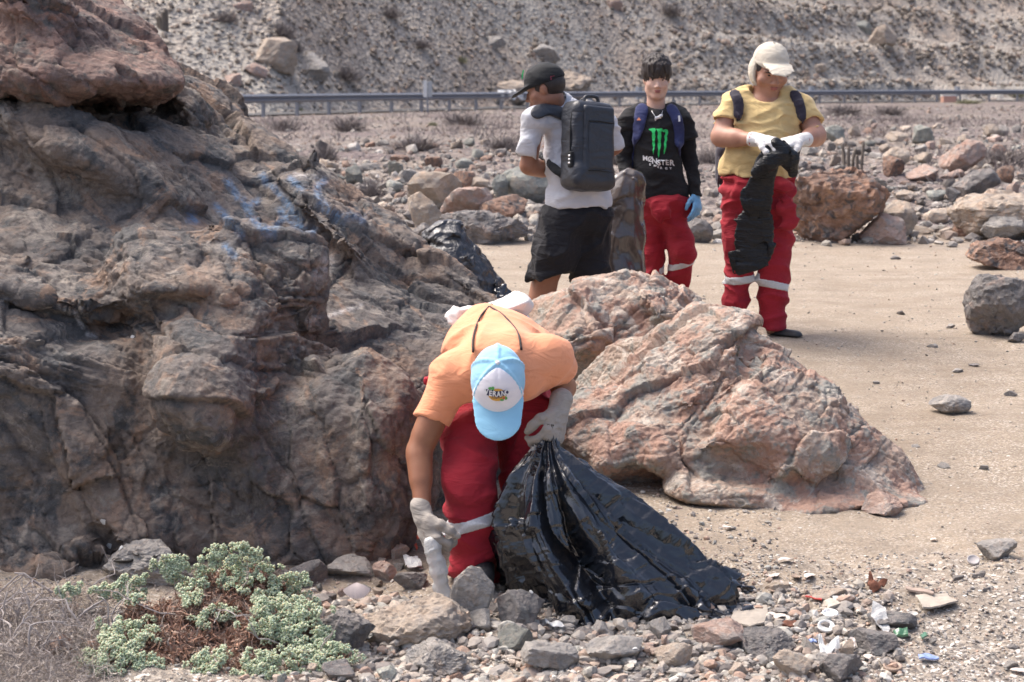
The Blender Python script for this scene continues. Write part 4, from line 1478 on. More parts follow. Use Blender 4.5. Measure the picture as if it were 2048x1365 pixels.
HB = Sdf(); HB.add(hd.e(0, -.018, .015, .083, .100, .092), 0).cut(hd.at(0, .042, 0), hd.F + hd.U * .1).cut(hd.at(0, -.02, -.062), -hd.U + hd.F * .9)
for q in (-1, 1): HB.sub(hd.e(q * .083, -.004, -.012, .03, .022, .034), .005)
sdf_obj('hair', HB, M_HAIR, gm, .0045)
C = dome(hd, .004, .088, .112, .098, .022)
C.add(rc(hd.at(0, .085, .030), hd.at(0, .132, .016), .078 * hd.k, .060 * hd.k, (hd.U + hd.F * .22, .18)), .008)
C.disp = folds(.004, (12, 12, 12), 9)
cap = sdf_obj('cap', C, M_CAPBLK, gm, .0045)
M_PINKTAG = plain('pink_label', (.80, .13, .22), .6)
v, f = poly_faces([[(1101, 153), (1109, 152), (1109, 159), (1102, 160)]]); decal('cap_label', C, v, f, M_PINKTAG, gm, 10.5, 12, .003)
v, f = poly_faces([[(1044, 148), (1046, 140), (1048, 141), (1045, 158), (1043, 160)]]); decal('cap_emblem', C, v, f, M_GREEN, gm, 10.5, 12, .003)
S = Sdf()
S.add(ell(Q(1142, 275, .08), (.165, .135, .20), np.stack([bR, -bB, (0, 0, 1)])), .05).add(ell(Q(1154, 350, .05), (.188, .150, .20), np.stack([bR, -bB, (0, 0, 1)])), .08)
S.add(ell(Q(1160, 405, .05), (.20, .165, .14), np.stack([bR, -bB, (0, 0, 1)])), .05)
S.add(rc(Q(1080, 236, -.03), Q(1195, 236, .17), .070), .05).add(rc(Q(1098, 218, .03), Q(1140, 216, .09), .060), .05)
S.add(rc(SL, Q(1058, 300, -.035), .070, .068), .045).add(rc(SR, Q(1226, 285, .25), .070, .068), .045)
S.cutlocal(Q(1050, 320, -.03), Q(1054, 345) - Q(1060, 290), .11).cutlocal(Q(1236, 296, .25), Q(1234, 300, .26) - Q(1216, 262, .22), .10)
S.sub(rc(SL * .3 + EL * .7, EL, .056), .004)
S.cut(Q(1158, 416), (.0, 0, -1))
S.disp = folds(.014, (8, 8, 14), 44, .010, (5, 5, 6))
shirt = sdf_obj('polo_shirt', S, M_GREY, gm, .008)
CO = Sdf(); nk0 = Q(1116, 207, .07); nd = unit(hd.at(0, -.02, -.06) - nk0)
CO.add(rc(nk0 - nd * .035, nk0 + nd * .018, .080, .074), 0).sub(rc(nk0 - nd * .08, nk0 + nd * .10, .071, .064), .002).cut(nk0 + nd * .028, nd)
sdf_obj('collar', CO, M_GREY, gm, .005)
T = Sdf()
T.add(ell(Q(1160, 432, .06), (.185, .155, .14), np.stack([bR, -bB, (0, 0, 1)])), .04)
T.add(chain([Q(1126, 440), Q(1112, 500), Q(1097, 560, .01)], [.128, .125, .122]), .05).add(chain([Q(1182, 440, .10), Q(1182, 500, .13), Q(1180, 570, .14)], [.125, .115, .110]), .05)
T.cutlocal(Q(1096, 553, .01), (.18, 0, -1), .16).cutlocal(Q(1180, 562, .14), (.05, 0, -1), .14)
T.disp = folds(.016, (11, 11, 9), 54, .010, (5, 5, 6))
sdf_obj('shorts', T, M_SHORT, gm, .008)
for x, dy in ((1079, .06), (1171, .22)):
    zz = float(ground_z([Q(x, 700, dy)[0]], [11.3 + dy])[0])
    a = Q(x, 695, dy); a[2] = zz + .05; b = a + np.array([-.13, .10, -.01])
    F = Sdf().add(rc(a, b, .046, .040), .02).add(rc(a + [0, 0, .04], a, .048), .02).cut((0, 0, zz + .002), (0, 0, -1)); sdf_obj('shoe', F, M_SHOE, gm, .009)
# his backpack
Rb = np.array(Matrix.Rotation(math.radians(-5), 3, Vector(bB)))
axU = Rb @ np.array([0, 0, 1.]); axR = Rb @ bR
axU = unit(axU + bB * -.10); axB = unit(np.cross(axR, axU)); axB = axB if axB @ bB > 0 else -axB
RM = np.stack([axR, axB, axU]); bc = Q(1176, 293, -.115)
pk = empty('backpack', bc - axU * .25, 'black coated backpack with a combination lock worn by the person in grey', 'backpack')
LB = lambda r, b, u: bc + axR * r + axB * b + axU * u
BD = Sdf().add(box(bc - axB * .01, (.138, .085, .245), RM, .05), 0).add(box(LB(0, .01, -.17), (.146, .085, .075), RM, .05), .02)
BD.disp = folds(.006, (7, 7, 9), 61)
sdf_obj('main_compartment', BD, M_PACK, pk, .007)
FP = Sdf().add(box(LB(.015, .07, .02), (.105, .022, .20), RM, .02), 0); FP.disp = folds(.004, (6, 6, 8), 62)
sdf_obj('front_panel', FP, M_PACK, pk, .006)
PN = Sdf().add(box(LB(.02, .09, -.005), (.082, .008, .13), RM, .007), 0); sdf_obj('front_pocket', PN, M_PACK, pk, .004)
for hh in (.128, -.145):
    arr_obj('piping', [tube_arrays([LB(-.085 + .02, .098, hh), LB(.0, .1, hh + .004), LB(.105, .096, hh)], .0035, 6)], M_CAPBLK, pk)
arr_obj('top_handle', [tube_arrays(catmull([LB(-.05, .02, .235), LB(-.035, .02, .272), LB(.035, .02, .275), LB(.055, .02, .238)], 6), .010, 8)], M_PACK, pk)
arr_obj('zip', [tube_arrays(catmull([LB(-.142, .03, -.12), LB(-.143, .03, .10), LB(-.12, .03, .21), LB(-.05, .03, .248)], 6), .005, 6)], M_CAPBLK, pk)
lk = sdf_obj('combination_lock', Sdf().add(box(LB(-.143, .035, -.085), (.010, .020, .045), RM, .008), 0), M_CAPBLK, pk, .004)
for i in range(3):
    sdf_obj('lock_dial', Sdf().add(ell(LB(-.153, .035, -.105 + i * .02), (.005, .011, .007), RM), 0), M_SILVER, pk, .003)
SB = Sdf(); SB.add(strap(S, [(1134, 234), (1116, 224), (1098, 219), (1082, 221), (1072, 228)], .024, 10.5, 12.4, .3, [], .008), .01)

sdf_obj('shoulder_strap', SB, M_PACK, pk, .006)
SB = Sdf(); SB.add(strap(S, [(1078, 308), (1092, 322), (1112, 340), (1130, 352), (1140, 358)], .016, 10.5, 12, .3, [], .034), .01); sdf_obj('lower_strap', SB, M_CAPBLK, pk, .005)
SB = Sdf(); SB.add(strap(S, [(1188, 215), (1178, 208), (1166, 206)], .026, 10.5, 12.4, .3, [], .008), .01); sdf_obj('shoulder_strap', SB, M_PACK, pk, .006)
# ---------------- the stooping man in orange
Q = pp(7.0)
base = Q(985, 1205); base[2] = float(ground_z([base[0]], [base[1]])[0])
om = empty('person', base, 'person in orange t-shirt and light blue cap stooping to pick up a plastic bottle', 'person', 'people picking up rubbish')
SL, EL, WL = Q(905, 742), Q(838, 902, -.06), Q(846, 1030, -.18)
SR, ER, WR = Q(1102, 722, .0), Q(1127, 775, .16), Q(1117, 822, -.03)
hd = Head(Q(996, 772, -.25), (0.01, -.58, -.81), (0, -.8, .6), k=1.0, neck=(Q(1002, 725, .0), .06))
B = Sdf(); hd.skin(B)
B.add(rc(SL, SR, .042), .03).add(rc(Q(1003, 722), Q(990, 700, .40), .085), .05)
B.add(chain([SL, EL, WL], [.046, .042, .029]), .02).add(rc(EL + (WL - EL) * .12, EL + (WL - EL) * .45, .042, .038), .02).add(rc(EL + (SL - EL) * .2, EL + (SL - EL) * .7, .044, .05), .03)
B.add(chain([SR, ER], [.050, .042]), .02).add(chain([ER, WR], [.043, .030]), .02)
B.add(ell(Q(992, 730, .42), (.15, .13, .13)), .05)
HL, KL, AL = Q(945, 790, .38), Q(940, 985, -.02), Q(962, 1185, .05)
HR_, KR, AR = Q(1048, 790, .42), Q(1058, 965, .14), Q(1060, 1110, .42)
B.add(chain([HL, KL, AL], [.085, .058, .042]), .03).add(chain([HR_, KR, AR], [.085, .058, .042]), .03)
body = sdf_obj('body', B, SK_D, om, .0075)
sdf_obj('hair', Sdf().add(hd.e(0, -.018, .005, .080, .098, .088), 0).cut(hd.at(0, .03, 0), hd.F), M_HAIR, om, .006)
S = Sdf()
XA = np.array([1., 0, 0])
S.add(rc(Q(1003, 722, -.02), Q(992, 690, .26), .114, .122, (XA, 1.36)), .05).add(rc(Q(992, 690, .26), Q(980, 690, .50), .122, .128, (XA, 1.30)), .08)
S.add(rc(Q(925, 738), Q(1085, 720), .076), .05).add(rc(Q(955, 760, -.02), Q(1050, 752, -.02), .075), .06)
S.add(rc(Q(905, 745), Q(866, 838, -.03), .076, .064), .05).add(rc(Q(1095, 712), Q(1122, 742, .06), .074, .064), .05)
S.cutlocal(Q(861, 838, -.03), EL - SL, .12).cutlocal(Q(1128, 752, .09), Q(1140, 800, .20) - Q(1100, 712), .11)
S.sub(rc(SL * .42 + EL * .58, EL, .047, .045), .004).sub(rc(Q(1124, 755, .09), ER + (ER - SR) * .6, .056), .004)
S.sub(ell(hd.at(0, -.02, -.10), (.085, .075, .085)), .02)
S.cut(Q(980, 690, .50), (0, 1, -.35))
S.disp = folds(.014, (7, 6, 7), 74, .012, (4, 4, 4))
shirt = sdf_obj('t_shirt', S, M_ORANGE, om, .0075)
# cap: blue mesh crown, white front, brim
M_CAPBLUE = cloth_mat('light_blue_mesh', (.30, .56, .74), .85, 600, (.25, .50, .68), .2)
M_CAPWHITE = cloth_mat('white_foam_front', (.78, .76, .80), .85, 900, (.70, .68, .72), .15)
M_BRIM = cloth_mat('light_blue_cotton', (.30, .58, .76), .85, 900, (.26, .52, .70), .15)
cp = empty('cap', hd.at(0, 0, .03), 'light blue trucker cap with white front worn by the stooping person', 'cap')
cp['label'] = 'light blue cap with white front'; del cp['category']
cp.parent = om; cp.location = Vector(hd.at(0, 0, .03)) - Vector(om.location)
def onto(o, par):
    """re-hang a part under its own part"""
    o.parent = par; o.location = Vector(om.location) - Vector(om.location) - Vector(par.location) if par.parent else Vector((0, 0, 0))
    return o
CR = Sdf(); CR.add(hd.e(0, -.012, .020, .093, .118, .128), 0).cut(hd.at(0, 0, .012), -(hd.U + hd.F * .10))
for a in (-1.9, -1.0, 1.0, 1.9, 3.14159):     # seams
    pts = [hd.at(math.sin(a) * .093 * math.sin(t), -.012 + math.cos(a) * .118 * math.sin(t), .020 + .128 * math.cos(t)) for t in np.linspace(.0, 1.5, 9)]
    CR.add(chain(pts, [.006] * 9), .006)
onto(sdf_obj('crown', CR, M_CAPBLUE, om, .005), cp)
FRP = Sdf(); FRP.add(hd.e(0, -.010, .021, .0965, .1215, .131), 0).cut(hd.at(0, .0, .012), -(hd.U + hd.F * .10)).cut(hd.at(0, .004, .148), -hd.F * 1 + hd.U * .16 + hd.S * .62).cut(hd.at(0, .004, .148), -hd.F * 1 + hd.U * .16 - hd.S * .62)
FRP.disp = lambda p: F32(-.0025) * np.exp(-(((p - F32(hd.c)) @ np.asarray(hd.S, F32)) / F32(.0035)) ** 2) * (((p - F32(hd.c)) @ np.asarray(hd.U, F32)) > .07)
onto(sdf_obj('front_panel', FRP, M_CAPWHITE, om, .004), cp)
BM = Sdf(); BM.add(rc(hd.at(0, .070, .022), hd.at(0, .128, .010), .088, .080, (hd.U + hd.F * .15, .13)), 0)
onto(sdf_obj('brim', BM, M_BRIM, om, .0035), cp)
onto(sdf_obj('button', Sdf().add(ell(hd.at(0, -.01, .151), (.009, .009, .008)), 0), M_CAPWHITE, om, .003), cp)
# the print on the front: sun disc, leaves, fruit, lettering
M_NAVYP = plain('navy_print', (.03, .03, .09), .6); M_GOLD = plain('gold_print', (.66, .36, .06), .6); M_LEAFP = plain('green_leaf_print', (.10, .36, .09), .6); M_REDP = plain('red_print', (.60, .12, .07), .6)
cx = lambda x: 930 + x * 130 / 1774
cy = lambda y: 750 + y * 100 / 1365
ring = lambda x, y, a, b, n=18: [(cx(x + a * math.cos(t)), cy(y + b * math.sin(t))) for t in np.linspace(0, 2 * math.pi, n, endpoint=False)]
def print_(polys, mat, nm, off, cuts=1):
    v, f = poly_faces(polys, cuts)
    onto(decal(nm, FRP, v, f, mat, om, 6.3, 7.4, off), cp)
print_([ring(885, 550, 250, 170)], M_GOLD, 'sun_print', .002)
print_([ring(760, 375, 45, 55, 10), ring(690, 370, 60, 35, 10), ring(1010, 690, 60, 28, 8), ring(1120, 640, 40, 50, 8)], M_LEAFP, 'leaf_print', .0026)
print_([ring(1062, 640, 38, 32, 9)], M_REDP, 'flower_print', .003)
print_([[(cx(x), cy(y)) for x, y in ((535, 400), (620, 395), (900, 455), (1130, 415), (1215, 430), (1195, 535), (1080, 575), (900, 605), (700, 585), (590, 555))]], M_NAVYP, 'lettering_shadow', .0034)
for ch, x, y, r in (('V', 588, 470, .12), ('E', 695, 515, .10), ('R', 800, 525, .06), ('A', 918, 540, 0), ('N', 1050, 520, -.05), ('O', 1155, 485, -.12)):
    v, f = text_faces(ch, (cx(x), cy(y)), (.95, r), (r * .6, -1.15), 12.6, .035, cuts=1)
    onto(decal('printed_letter', FRP, v, f, M_WPRINT, om, 6.3, 7.4, .0044), cp)
v, f = text_faces('Tropical', (cx(865), cy(622)), (1, -.12), (.25, -1), 6.6, .01)
onto(decal('small_lettering', FRP, v, f, M_NAVYP, om, 6.3, 7.4, .0040), cp)
# trousers
T = Sdf()
T.add(ell(Q(992, 735, .44), (.185, .17, .16)), .05)
T.add(chain([HL, Q(938, 880, .08), Q(938, 965, -.03), Q(945, 1060, -.01), Q(952, 1130, .02), Q(968, 1180, .05)], [.118, .104, .088, .083, .082, .066]), .05)
T.add(chain([HR_, Q(1060, 880, .22), Q(1058, 965, .12), Q(1058, 1050, .28), Q(1060, 1100, .4)], [.120, .106, .094, .088, .080]), .03)
T.add(chain([Q(1000, 790, .16), Q(1060, 830, .12), Q(1050, 880, .10)], [.06, .06, .05], ((0, 1, 0), .5)), .04)
T.add(chain([Q(985, 1150, .03), Q(990, 1185, .0), Q(990, 1205, -.01)], [.035, .03, .012], ((0, 1, 0), .6)), .03)
T.disp = folds(.022, (6, 6, 11), 84, .014, (4, 4, 7))
sdf_obj('trousers', T, M_RED, om, .0075)
sdf_obj('reflective_stripe', band(T, Q(945, 1040, -.02), (-.30, .0, 1), .021, .005, .16), M_REFL, om, .006)
for a, b in ((AL, Q(966, 1208, -.12)), (AR, Q(1060, 1140, .26))):
    a = a.copy(); a[2] = float(ground_z([a[0]], [a[1]])[0]) + .055; b[2] = a[2] - .015
    sdf_obj('shoe', Sdf().add(rc(a, b, .05, .042), .02), M_SHOE, om, .009)
sdf_obj('waistband_tab', Sdf().add(box(Q(858, 762, .2), (.02, .02, .015), None, .008), 0), M_RED, om, .006)
# gloves
d1 = unit(Q(868, 1100, -.24) - WL)
GV = Sdf().add(hand(WL + d1 * .004, d1, (.86, .25, -.40), 1.12, (.95, 1.0, 1.0, .95), 1, .06, .55, 1.16), .012).add(rc(WL - d1 * .03, WL + d1 * .02, .038, .034), .012)
GV.disp = folds(.003, (20, 20, 30), 12)
g1 = sdf_obj('glove', GV, M_KNIT, om, .0045)
v, f = poly_faces([[(828, 1090), (833, 1086), (836, 1096), (833, 1102), (831, 1094)], [(832, 1072), (846, 1066), (848, 1072), (834, 1080)]])
onto2 = decal('red_paint_stain', GV, v, f, M_REDP, om, 6.0, 7.4, .002)
d2 = unit(Q(1104, 880, -.10) - WR)
GV = Sdf().add(hand(WR, d2, (-.75, .55, -.2), 1.12, (.75, .85, .9, .95), -1, .06, .5, 1.16), .012).add(rc(WR - d2 * .045, WR + d2 * .02, .042, .038), .012)
GV.disp = folds(.003, (20, 20, 30), 13)
sdf_obj('glove', GV, M_KNIT, om, .0045)
# drawstring bag on his back, its cord round the shoulders
WB = Sdf(); WB.add(rc(Q(925, 634, .36), Q(1032, 610, .38), .05, .055, ((0, 0, 1), .75)), .03).add(ell(Q(985, 645, .46), (.15, .12, .06)), .04).add(ell(Q(1022, 612, .42), (.05, .05, .035)), .03).add(ell(Q(930, 640, .40), (.05, .05, .03)), .03)
WB.disp = folds(.014, (12, 12, 12), 92)
wb = sdf_obj('drawstring_bag', WB, M_WHITE, None, .0065)
tag(wb, 'white drawstring bag lying across the lower back of the stooping person', 'bag')
M_CORD = plain('dark_cord', (.025, .018, .018), .6)
both = Sdf(); both.ops = S.ops + WB.ops; both.disp = None
for path in ([(978, 614), (962, 632), (952, 655), (946, 680), (946, 705)], [(980, 614), (1005, 630), (1026, 652), (1038, 672), (1043, 700)]):
    c = catmull([np.array([x, y, 0.]) for x, y in path], 6)
    W, d = cast_many(both, c[:, 0], c[:, 1], 6.3, 8.2); W = W - d * .012
    W[1:-1] = .5 * W[1:-1] + .25 * (W[:-2] + W[2:])
    arr_obj('cord', [tube_arrays(W, .0042, 6)], M_CORD, wb)
k_, _ = cast_many(both, [977], [612], 6.3, 8.2)
sdf_obj('cord_lock', Sdf().add(box(k_[0] - [0, .012, 0], (.018, .012, .010), None, .004), 0).add(ell(k_[0] + [-.012, -.012, .008], (.010, .008, .008)), .003), M_CORD, wb, .004)
# the bottle in his hand
tb = NT('clear_plastic')
M_CLEAR = tb.done((.78, .77, .74), .15, tb.bump(tb.noise(60, 4, .6, None, 1.0), .6, .01), .5, Transmission_Weight=.4, IOR=1.4, Alpha=1.0)
b0, b1, b2, b3 = Q(864, 1092, -.255), Q(876, 1140, -.25), Q(884, 1180, -.25), Q(902, 1228, -.25)
BT = Sdf().add(chain([b0, b1, b2, b3], [.030, .030, .026, .028], ((0, 1, 0), .85)), .008).cut(b3 + unit(b3 - b2) * .008, b3 - b2)
ax_ = np.asarray(unit(b3 - b0), F32)
BT.disp = lambda p: F32(.0016) * np.sin(((p - F32(b0)) @ ax_) * 150 + 2 * vnoise(p * 18, 3)) + F32(.006) * facets(p, 24, 4, .8, .3)[0]
bt = sdf_obj('plastic_bottle', BT, M_CLEAR, None, .0045)
tag(bt, 'crumpled clear plastic bottle held in the grey glove of the stooping person', 'bottle')
# ================================================================== BIN BAGS
def bag_mat(name, col, rough=.24, sc=1.0, stretch=(1, 1, 1), st=.7, coat=.2, spec=.5):
    t = NT(name)
    v = t.mapped(stretch)
    n1 = t.noise(11 * sc, 5, .6, v, 1.2); n2 = t.noise(40 * sc, 4, .6, v, 1.0); n3 = t.voro(22 * sc, 'F1', t.mix(.12, v, t.noise(9 * sc, 3, .5, v, 0, 'Color')))
    cre = t.ramp(t.voro(6.5 * sc, 'DISTANCE_TO_EDGE', t.mix(.22, v, t.noise(4 * sc, 4, .6, v, 0, 'Color'))), [(0, 1), (.09, 0)])
    nb = t.bump(cre, st * .9, .012); nb = t.bump(n1, st, .03, nb); nb = t.bump(n3, st * .18, .012, nb); nb = t.bump(n2, st * .12, .006, nb)
    c = t.mix(t.ramp(t.noise(4, 3), [(.4, 0), (.6, 1)]), col, tuple(v_ * 1.4 for v_ in col))
    t.b.inputs['Coat Weight'].default_value = coat; t.b.inputs['Coat Roughness'].default_value = .07; t.b.inputs['Coat IOR'].default_value = 1.7
    t.set(t.b.inputs['Coat Normal'], nb)
    return t.done(c, t.ramp(t.noise(7 * sc, 4, .6, v), [(.3, rough * .75), (.7, rough * 1.35)]), nb, spec)


M_BAG = bag_mat('black_bin_bag', (.007, .008, .011), .13, .7, (1, 1, 1), .2, .3, .7)
M_BAG2 = bag_mat('black_bin_bag_folded', (.009, .010, .012), .25, 1.0, (1, 1, 4.5), .3, .0, .3)
M_BAG3 = bag_mat('smoky_bin_bag', (.06, .047, .041), .2, .6, (1, 1, .6), .3, .4)
# --- the bag held open by the stooping man
prof = [(0, (1090, 846), (1112, 848), 6.90, .022), (.05, (1082, 866), (1118, 872), 6.90, .026), (.10, (1072, 884), (1124, 894), 6.90, .05), (.25, (1040, 950), (1172, 944), 6.90, .14), (.45, (1008, 1040), (1262, 1030), 6.92, .21),
        (.62, (1006, 1095), (1350, 1098), 6.93, .26), (.80, (1034, 1165), (1440, 1168), 6.94, .30), (.93, (1064, 1222), (1478, 1215), 6.95, .31), (1, (1078, 1252), (1470, 1240), 6.95, .30)]
nt, nth = 170, 330
tt = np.linspace(0, 1, nt); pk_t = [q[0] for q in prof]
L3 = np.array([P(*q[1], q[3]) for q in prof]); R3 = np.array([P(*q[2], q[3]) for q in prof]); bb = np.array([q[4] for q in prof])
def ip(A): return np.stack([np.interp(tt, pk_t, A[:, k]) for k in range(A.shape[1])], 1)
def sm(A):
    for _ in range(14): A[1:-1] = .5 * A[1:-1] + .25 * (A[:-2] + A[2:])
    return A
Lt, Rt, bt_ = sm(ip(L3)), sm(ip(R3)), sm(ip(bb[:, None]))[:, 0]
th = np.linspace(0, 2 * np.pi, nth, endpoint=False)
T_, H_ = np.meshgrid(tt, th, indexing='ij')
cosx = np.cos(H_); u = .5 + .5 * np.sign(cosx) * np.abs(cosx) ** .9
X = Lt[:, None, :] * (1 - u[..., None]) + Rt[:, None, :] * u[..., None]
X[..., 1] += np.sin(H_) * bt_[:, None] * np.where(np.sin(H_) > 0, .9, 1)
Vb = X.reshape(-1, 3)
i = np.arange(nt - 1)[:, None] * nth; j = np.arange(nth)[None]; j2 = (j + 1) % nth
Fb = np.stack([i + j, i + j2, i + nth + j2, i + nth + j], -1).reshape(-1, 4)
Nb = vert_normals(Vb, Fb)
if (Nb * (Vb - Vb.mean(0))).sum() < 0: Fb = Fb[:, ::-1]; Nb = -Nb
tf, hf = T_.ravel(), H_.ravel()
cq = np.stack([np.cos(hf), np.sin(hf), tf * .0], 1)
cq = cq + .10 * np.stack([vnoise(np.stack([hf * 0, tf * 5, hf * 0], 1) + cq * 1.5, 5)] * 3, 1) * tf[:, None]
k1 = np.concatenate([cq[:, :2] * 2.3, tf[:, None] * .9], 1); k2 = np.concatenate([cq[:, :2] * 5.5, tf[:, None] * 1.6], 1); k3 = np.concatenate([cq[:, :2] * 11, tf[:, None] * 2.6], 1)
sharp = lambda q, s: (1 - np.abs(vnoise(q, s)) * 2.0)
amp = np.clip(tf * 2.2, .12, 1)
low = np.clip((tf - .62) / .25, 0, 1)
fac, _e = facets(np.concatenate([cq[:, :2] * 1.0, tf[:, None] * .55], 1) + .12 * np.stack([vnoise(k1, 321), vnoise(k1, 322), vnoise(k1, 323)], 1), 3.2, 320, .9, .3)
dd = amp * (.058 * sharp(k1, 301) + .070 * fac + .014 * sharp(k2, 302) * np.clip(vnoise(k1 * 1.3, 309) * 2 + .5, 0, 1) + .006 * sharp(k3, 303) * np.clip(vnoise(k1 * 1.7, 319) * 2 + .3, 0, 1))
hv = 4.55 + .28 * (1 - tf)
dd -= .085 * np.exp(-((hf - hv) / .13) ** 2) * np.clip(tf * 1.6, 0, 1) * np.clip((1.05 - tf) * 3, 0, 1)
w = np.asarray(warp(np.asarray(Vb, F32), 310, .10, .02))
hz = w * np.array([.7, 1, 1.5], F32)
a, _ = facets(hz, 6, 311, .8, .15); b_, _ = facets(hz, 13, 312, .8, .1)
dd += (low * .85 + .15) * (.070 * a + .034 * b_) + .010 * ridged(hz * 9, 2, 315) * low
Vb = Vb + Nb * (dd - .02)[:, None]
gz_ = ground_z(Vb[:, 0], Vb[:, 1])
Vb[:, 2] = np.maximum(Vb[:, 2], gz_ + .004 + .006 * (vnoise(Vb * 20, 3) + 1))
base = np.array([Vb[:, 0].mean(), Vb[:, 1].mean(), Vb[:, 2].min()])
bag = link('bin_bag', np_mesh('bin_bag', Vb - base, Fb), M_BAG, None, base)
tag(bag, 'large crumpled black bin bag spread on the ground and held by the stooping person', 'bin bag')
M_TAGW = plain('white_sticker', (.7, .7, .7), .5)

# --- the black bag dangling from the gloves of the man in yellow
Q = pp(11.7)
S = Sdf()
S.add(chain([Q(1537, 298, -.36), Q(1534, 330, -.33), Q(1522, 390, -.28), Q(1506, 455, -.23), Q(1500, 500, -.22), Q(1498, 532, -.22)], [.026, .046, .070, .092, .098, .088], ((0, 1, 0), .24)), .02)
S.add(chain([Q(1512, 345, -.34), Q(1540, 325, -.38), Q(1568, 312, -.38), Q(1586, 345, -.33)], [.030, .038, .042, .030], ((0, 1, 0), .5)), .012)
S.add(chain([Q(1560, 292, -.37), Q(1580, 322, -.36), Q(1588, 348, -.33)], [.028, .045, .02], ((0, 1, 0), .4)), .012).add(rc(Q(1552, 286, -.36), Q(1566, 300, -.37), .03), .015)
S.cut(Q(1498, 545, -.22), (.35, 0, -1))
S.disp = lambda p: F32(.0008) * np.sin(p[:, 2] * 150 + 5 * vnoise(p * np.array([6, 6, 10], F32), 3) + p[:, 0] * 30) * np.clip((F32(.95) - p[:, 2]) * 5, 0, 1) + F32(.014) * facets(p, 7, 7, .8, .0)[0]
o = sdf_obj('bin_bag', S, M_BAG2, None, .0065)
tag(o, 'black bin bag dangling from the white gloves of the person in yellow', 'bin bag')
# --- the smoky bag carried by the young man
Q = pp(11.95)
S = Sdf()
S.add(chain([Q(1258, 372), Q(1248, 420), Q(1238, 480), Q(1228, 545), Q(1215, 640)], [.085, .105, .135, .165, .20], ((0, 1, 0), .75)), .05).add(ell(Q(1256, 376), (.085, .06, .05)), .03)
S.add(rc(Q(1262, 372, -.02), Q(1278, 368, -.0), .03, .02), .02)
S.cut((0, 0, .06), (0, 0, -1))
S.disp = lambda p: F32(.028) * facets(warp(p, 41, .06, .02), 3.5, 17, .8, .0)[0] + F32(.007) * facets(p, 10, 18, .8, .0)[0] + F32(.012) * (1 - np.abs(vnoise(p * np.array([9, 9, 3], F32), 8)) * 2)
o = sdf_obj('bin_bag', S, M_BAG3, None, .008)
tag(o, 'full smoky bin bag carried between the people in grey and in black', 'bin bag')
# --- bags behind the dark outcrop
Q = pp(10.4)
S = Sdf()
S.add(chain([Q(895, 485), Q(900, 530), Q(915, 590), Q(925, 660)], [.10, .16, .20, .21]), .06).add(ell(Q(885, 478), (.105, .10, .03)), .03).add(rc(Q(855, 520), Q(870, 490), .06, .03), .04).add(rc(Q(940, 560), Q(968, 640), .10, .12), .05)
S.cut((0, 0, -.1), (0, 0, -1))
S.disp = lambda p: F32(.05) * facets(warp(p, 44, .08, .02), 4.5, 27, .8, .1)[0] + F32(.022) * facets(p, 11, 28, .8, .1)[0] + F32(.014) * (1 - np.abs(vnoise(p * np.array([8, 8, 14], F32), 8)) * 2)
M_BAG4 = bag_mat('grey_black_bin_bag', (.022, .023, .027), .30, .8)
o = sdf_obj('bin_bag', S, M_BAG4, None, .009)
tag(o, 'full black bin bag standing behind the right edge of the dark outcrop', 'bin bag')
S = Sdf().add(ell(Q(1000, 600, -.1), (.07, .06, .055)), .02).add(rc(Q(985, 588, -.1), Q(1005, 578, -.1), .025, .015), .02)
S.disp = lambda p: F32(.03) * facets(p, 12, 31, .8, .2)[0] + F32(.012) * facets(p, 28, 32, .8, .2)[0]
o = sdf_obj('bin_bag', S, M_BAG, None, .006)
tag(o, 'small knotted black bag beside the full bag behind the orange shirt', 'bin bag')
Q = pp(9.6)
S = Sdf().add(rc(Q(826, 486), Q(832, 500), .022, .02), .01).add(rc(Q(798, 452), Q(806, 462), .018, .012), .0)
S = Sdf().add(rc(Q(822, 480), Q(834, 502), .024, .02), .01)
S.disp = lambda p: F32(.014) * facets(p, 26, 33, .8, .2)[0]
o = sdf_obj('plastic_scrap', S, M_BAG, None, .004)
tag(o, 'small black plastic scrap showing over the right ridge of the dark outcrop', 'plastic scrap')
# ================================================================== STONES
_ico = {}
def ico(sub):
    if sub not in _ico:
        bm = bmesh.new(); bmesh.ops.create_icosphere(bm, subdivisions=sub, radius=1)
        bm.verts.ensure_lookup_table()
        _ico[sub] = (np.array([v.co[:] for v in bm.verts]), np.array([[v.index for v in f.verts] for f in bm.faces])); bm.free()
    return _ico[sub]


def rock_arrays(seed, sub=3, n=13, lo=.55, soft=.05, rough=.05, flat=1.0):
    """an angular stone of about unit radius: a ball cut by random planes"""
    r = np.random.RandomState(seed)
    D, Fq = ico(sub)
    N = r.normal(size=(n, 3)); N /= np.linalg.norm(N, axis=1)[:, None]
    d = r.uniform(lo, lo + .42, n)
    q = D @ N.T
    R = np.where(q > .05, d / np.maximum(q, .05), 9)
    R = np.minimum(R, 1.15)
    if soft > 0:
        R = -soft * np.log(np.exp(-R / soft).sum(1) + np.exp(-1.15 / soft))
    else: R = R.min(1)
    V = D * R[:, None]
    if rough:
        V = V + D * (fbm(V * 3 + seed, 3, seed) * rough + .5 * rough * facets(V + seed, 3.2, seed, .9, .4)[0])[:, None]
    V[:, 2] *= flat
    return V, Fq


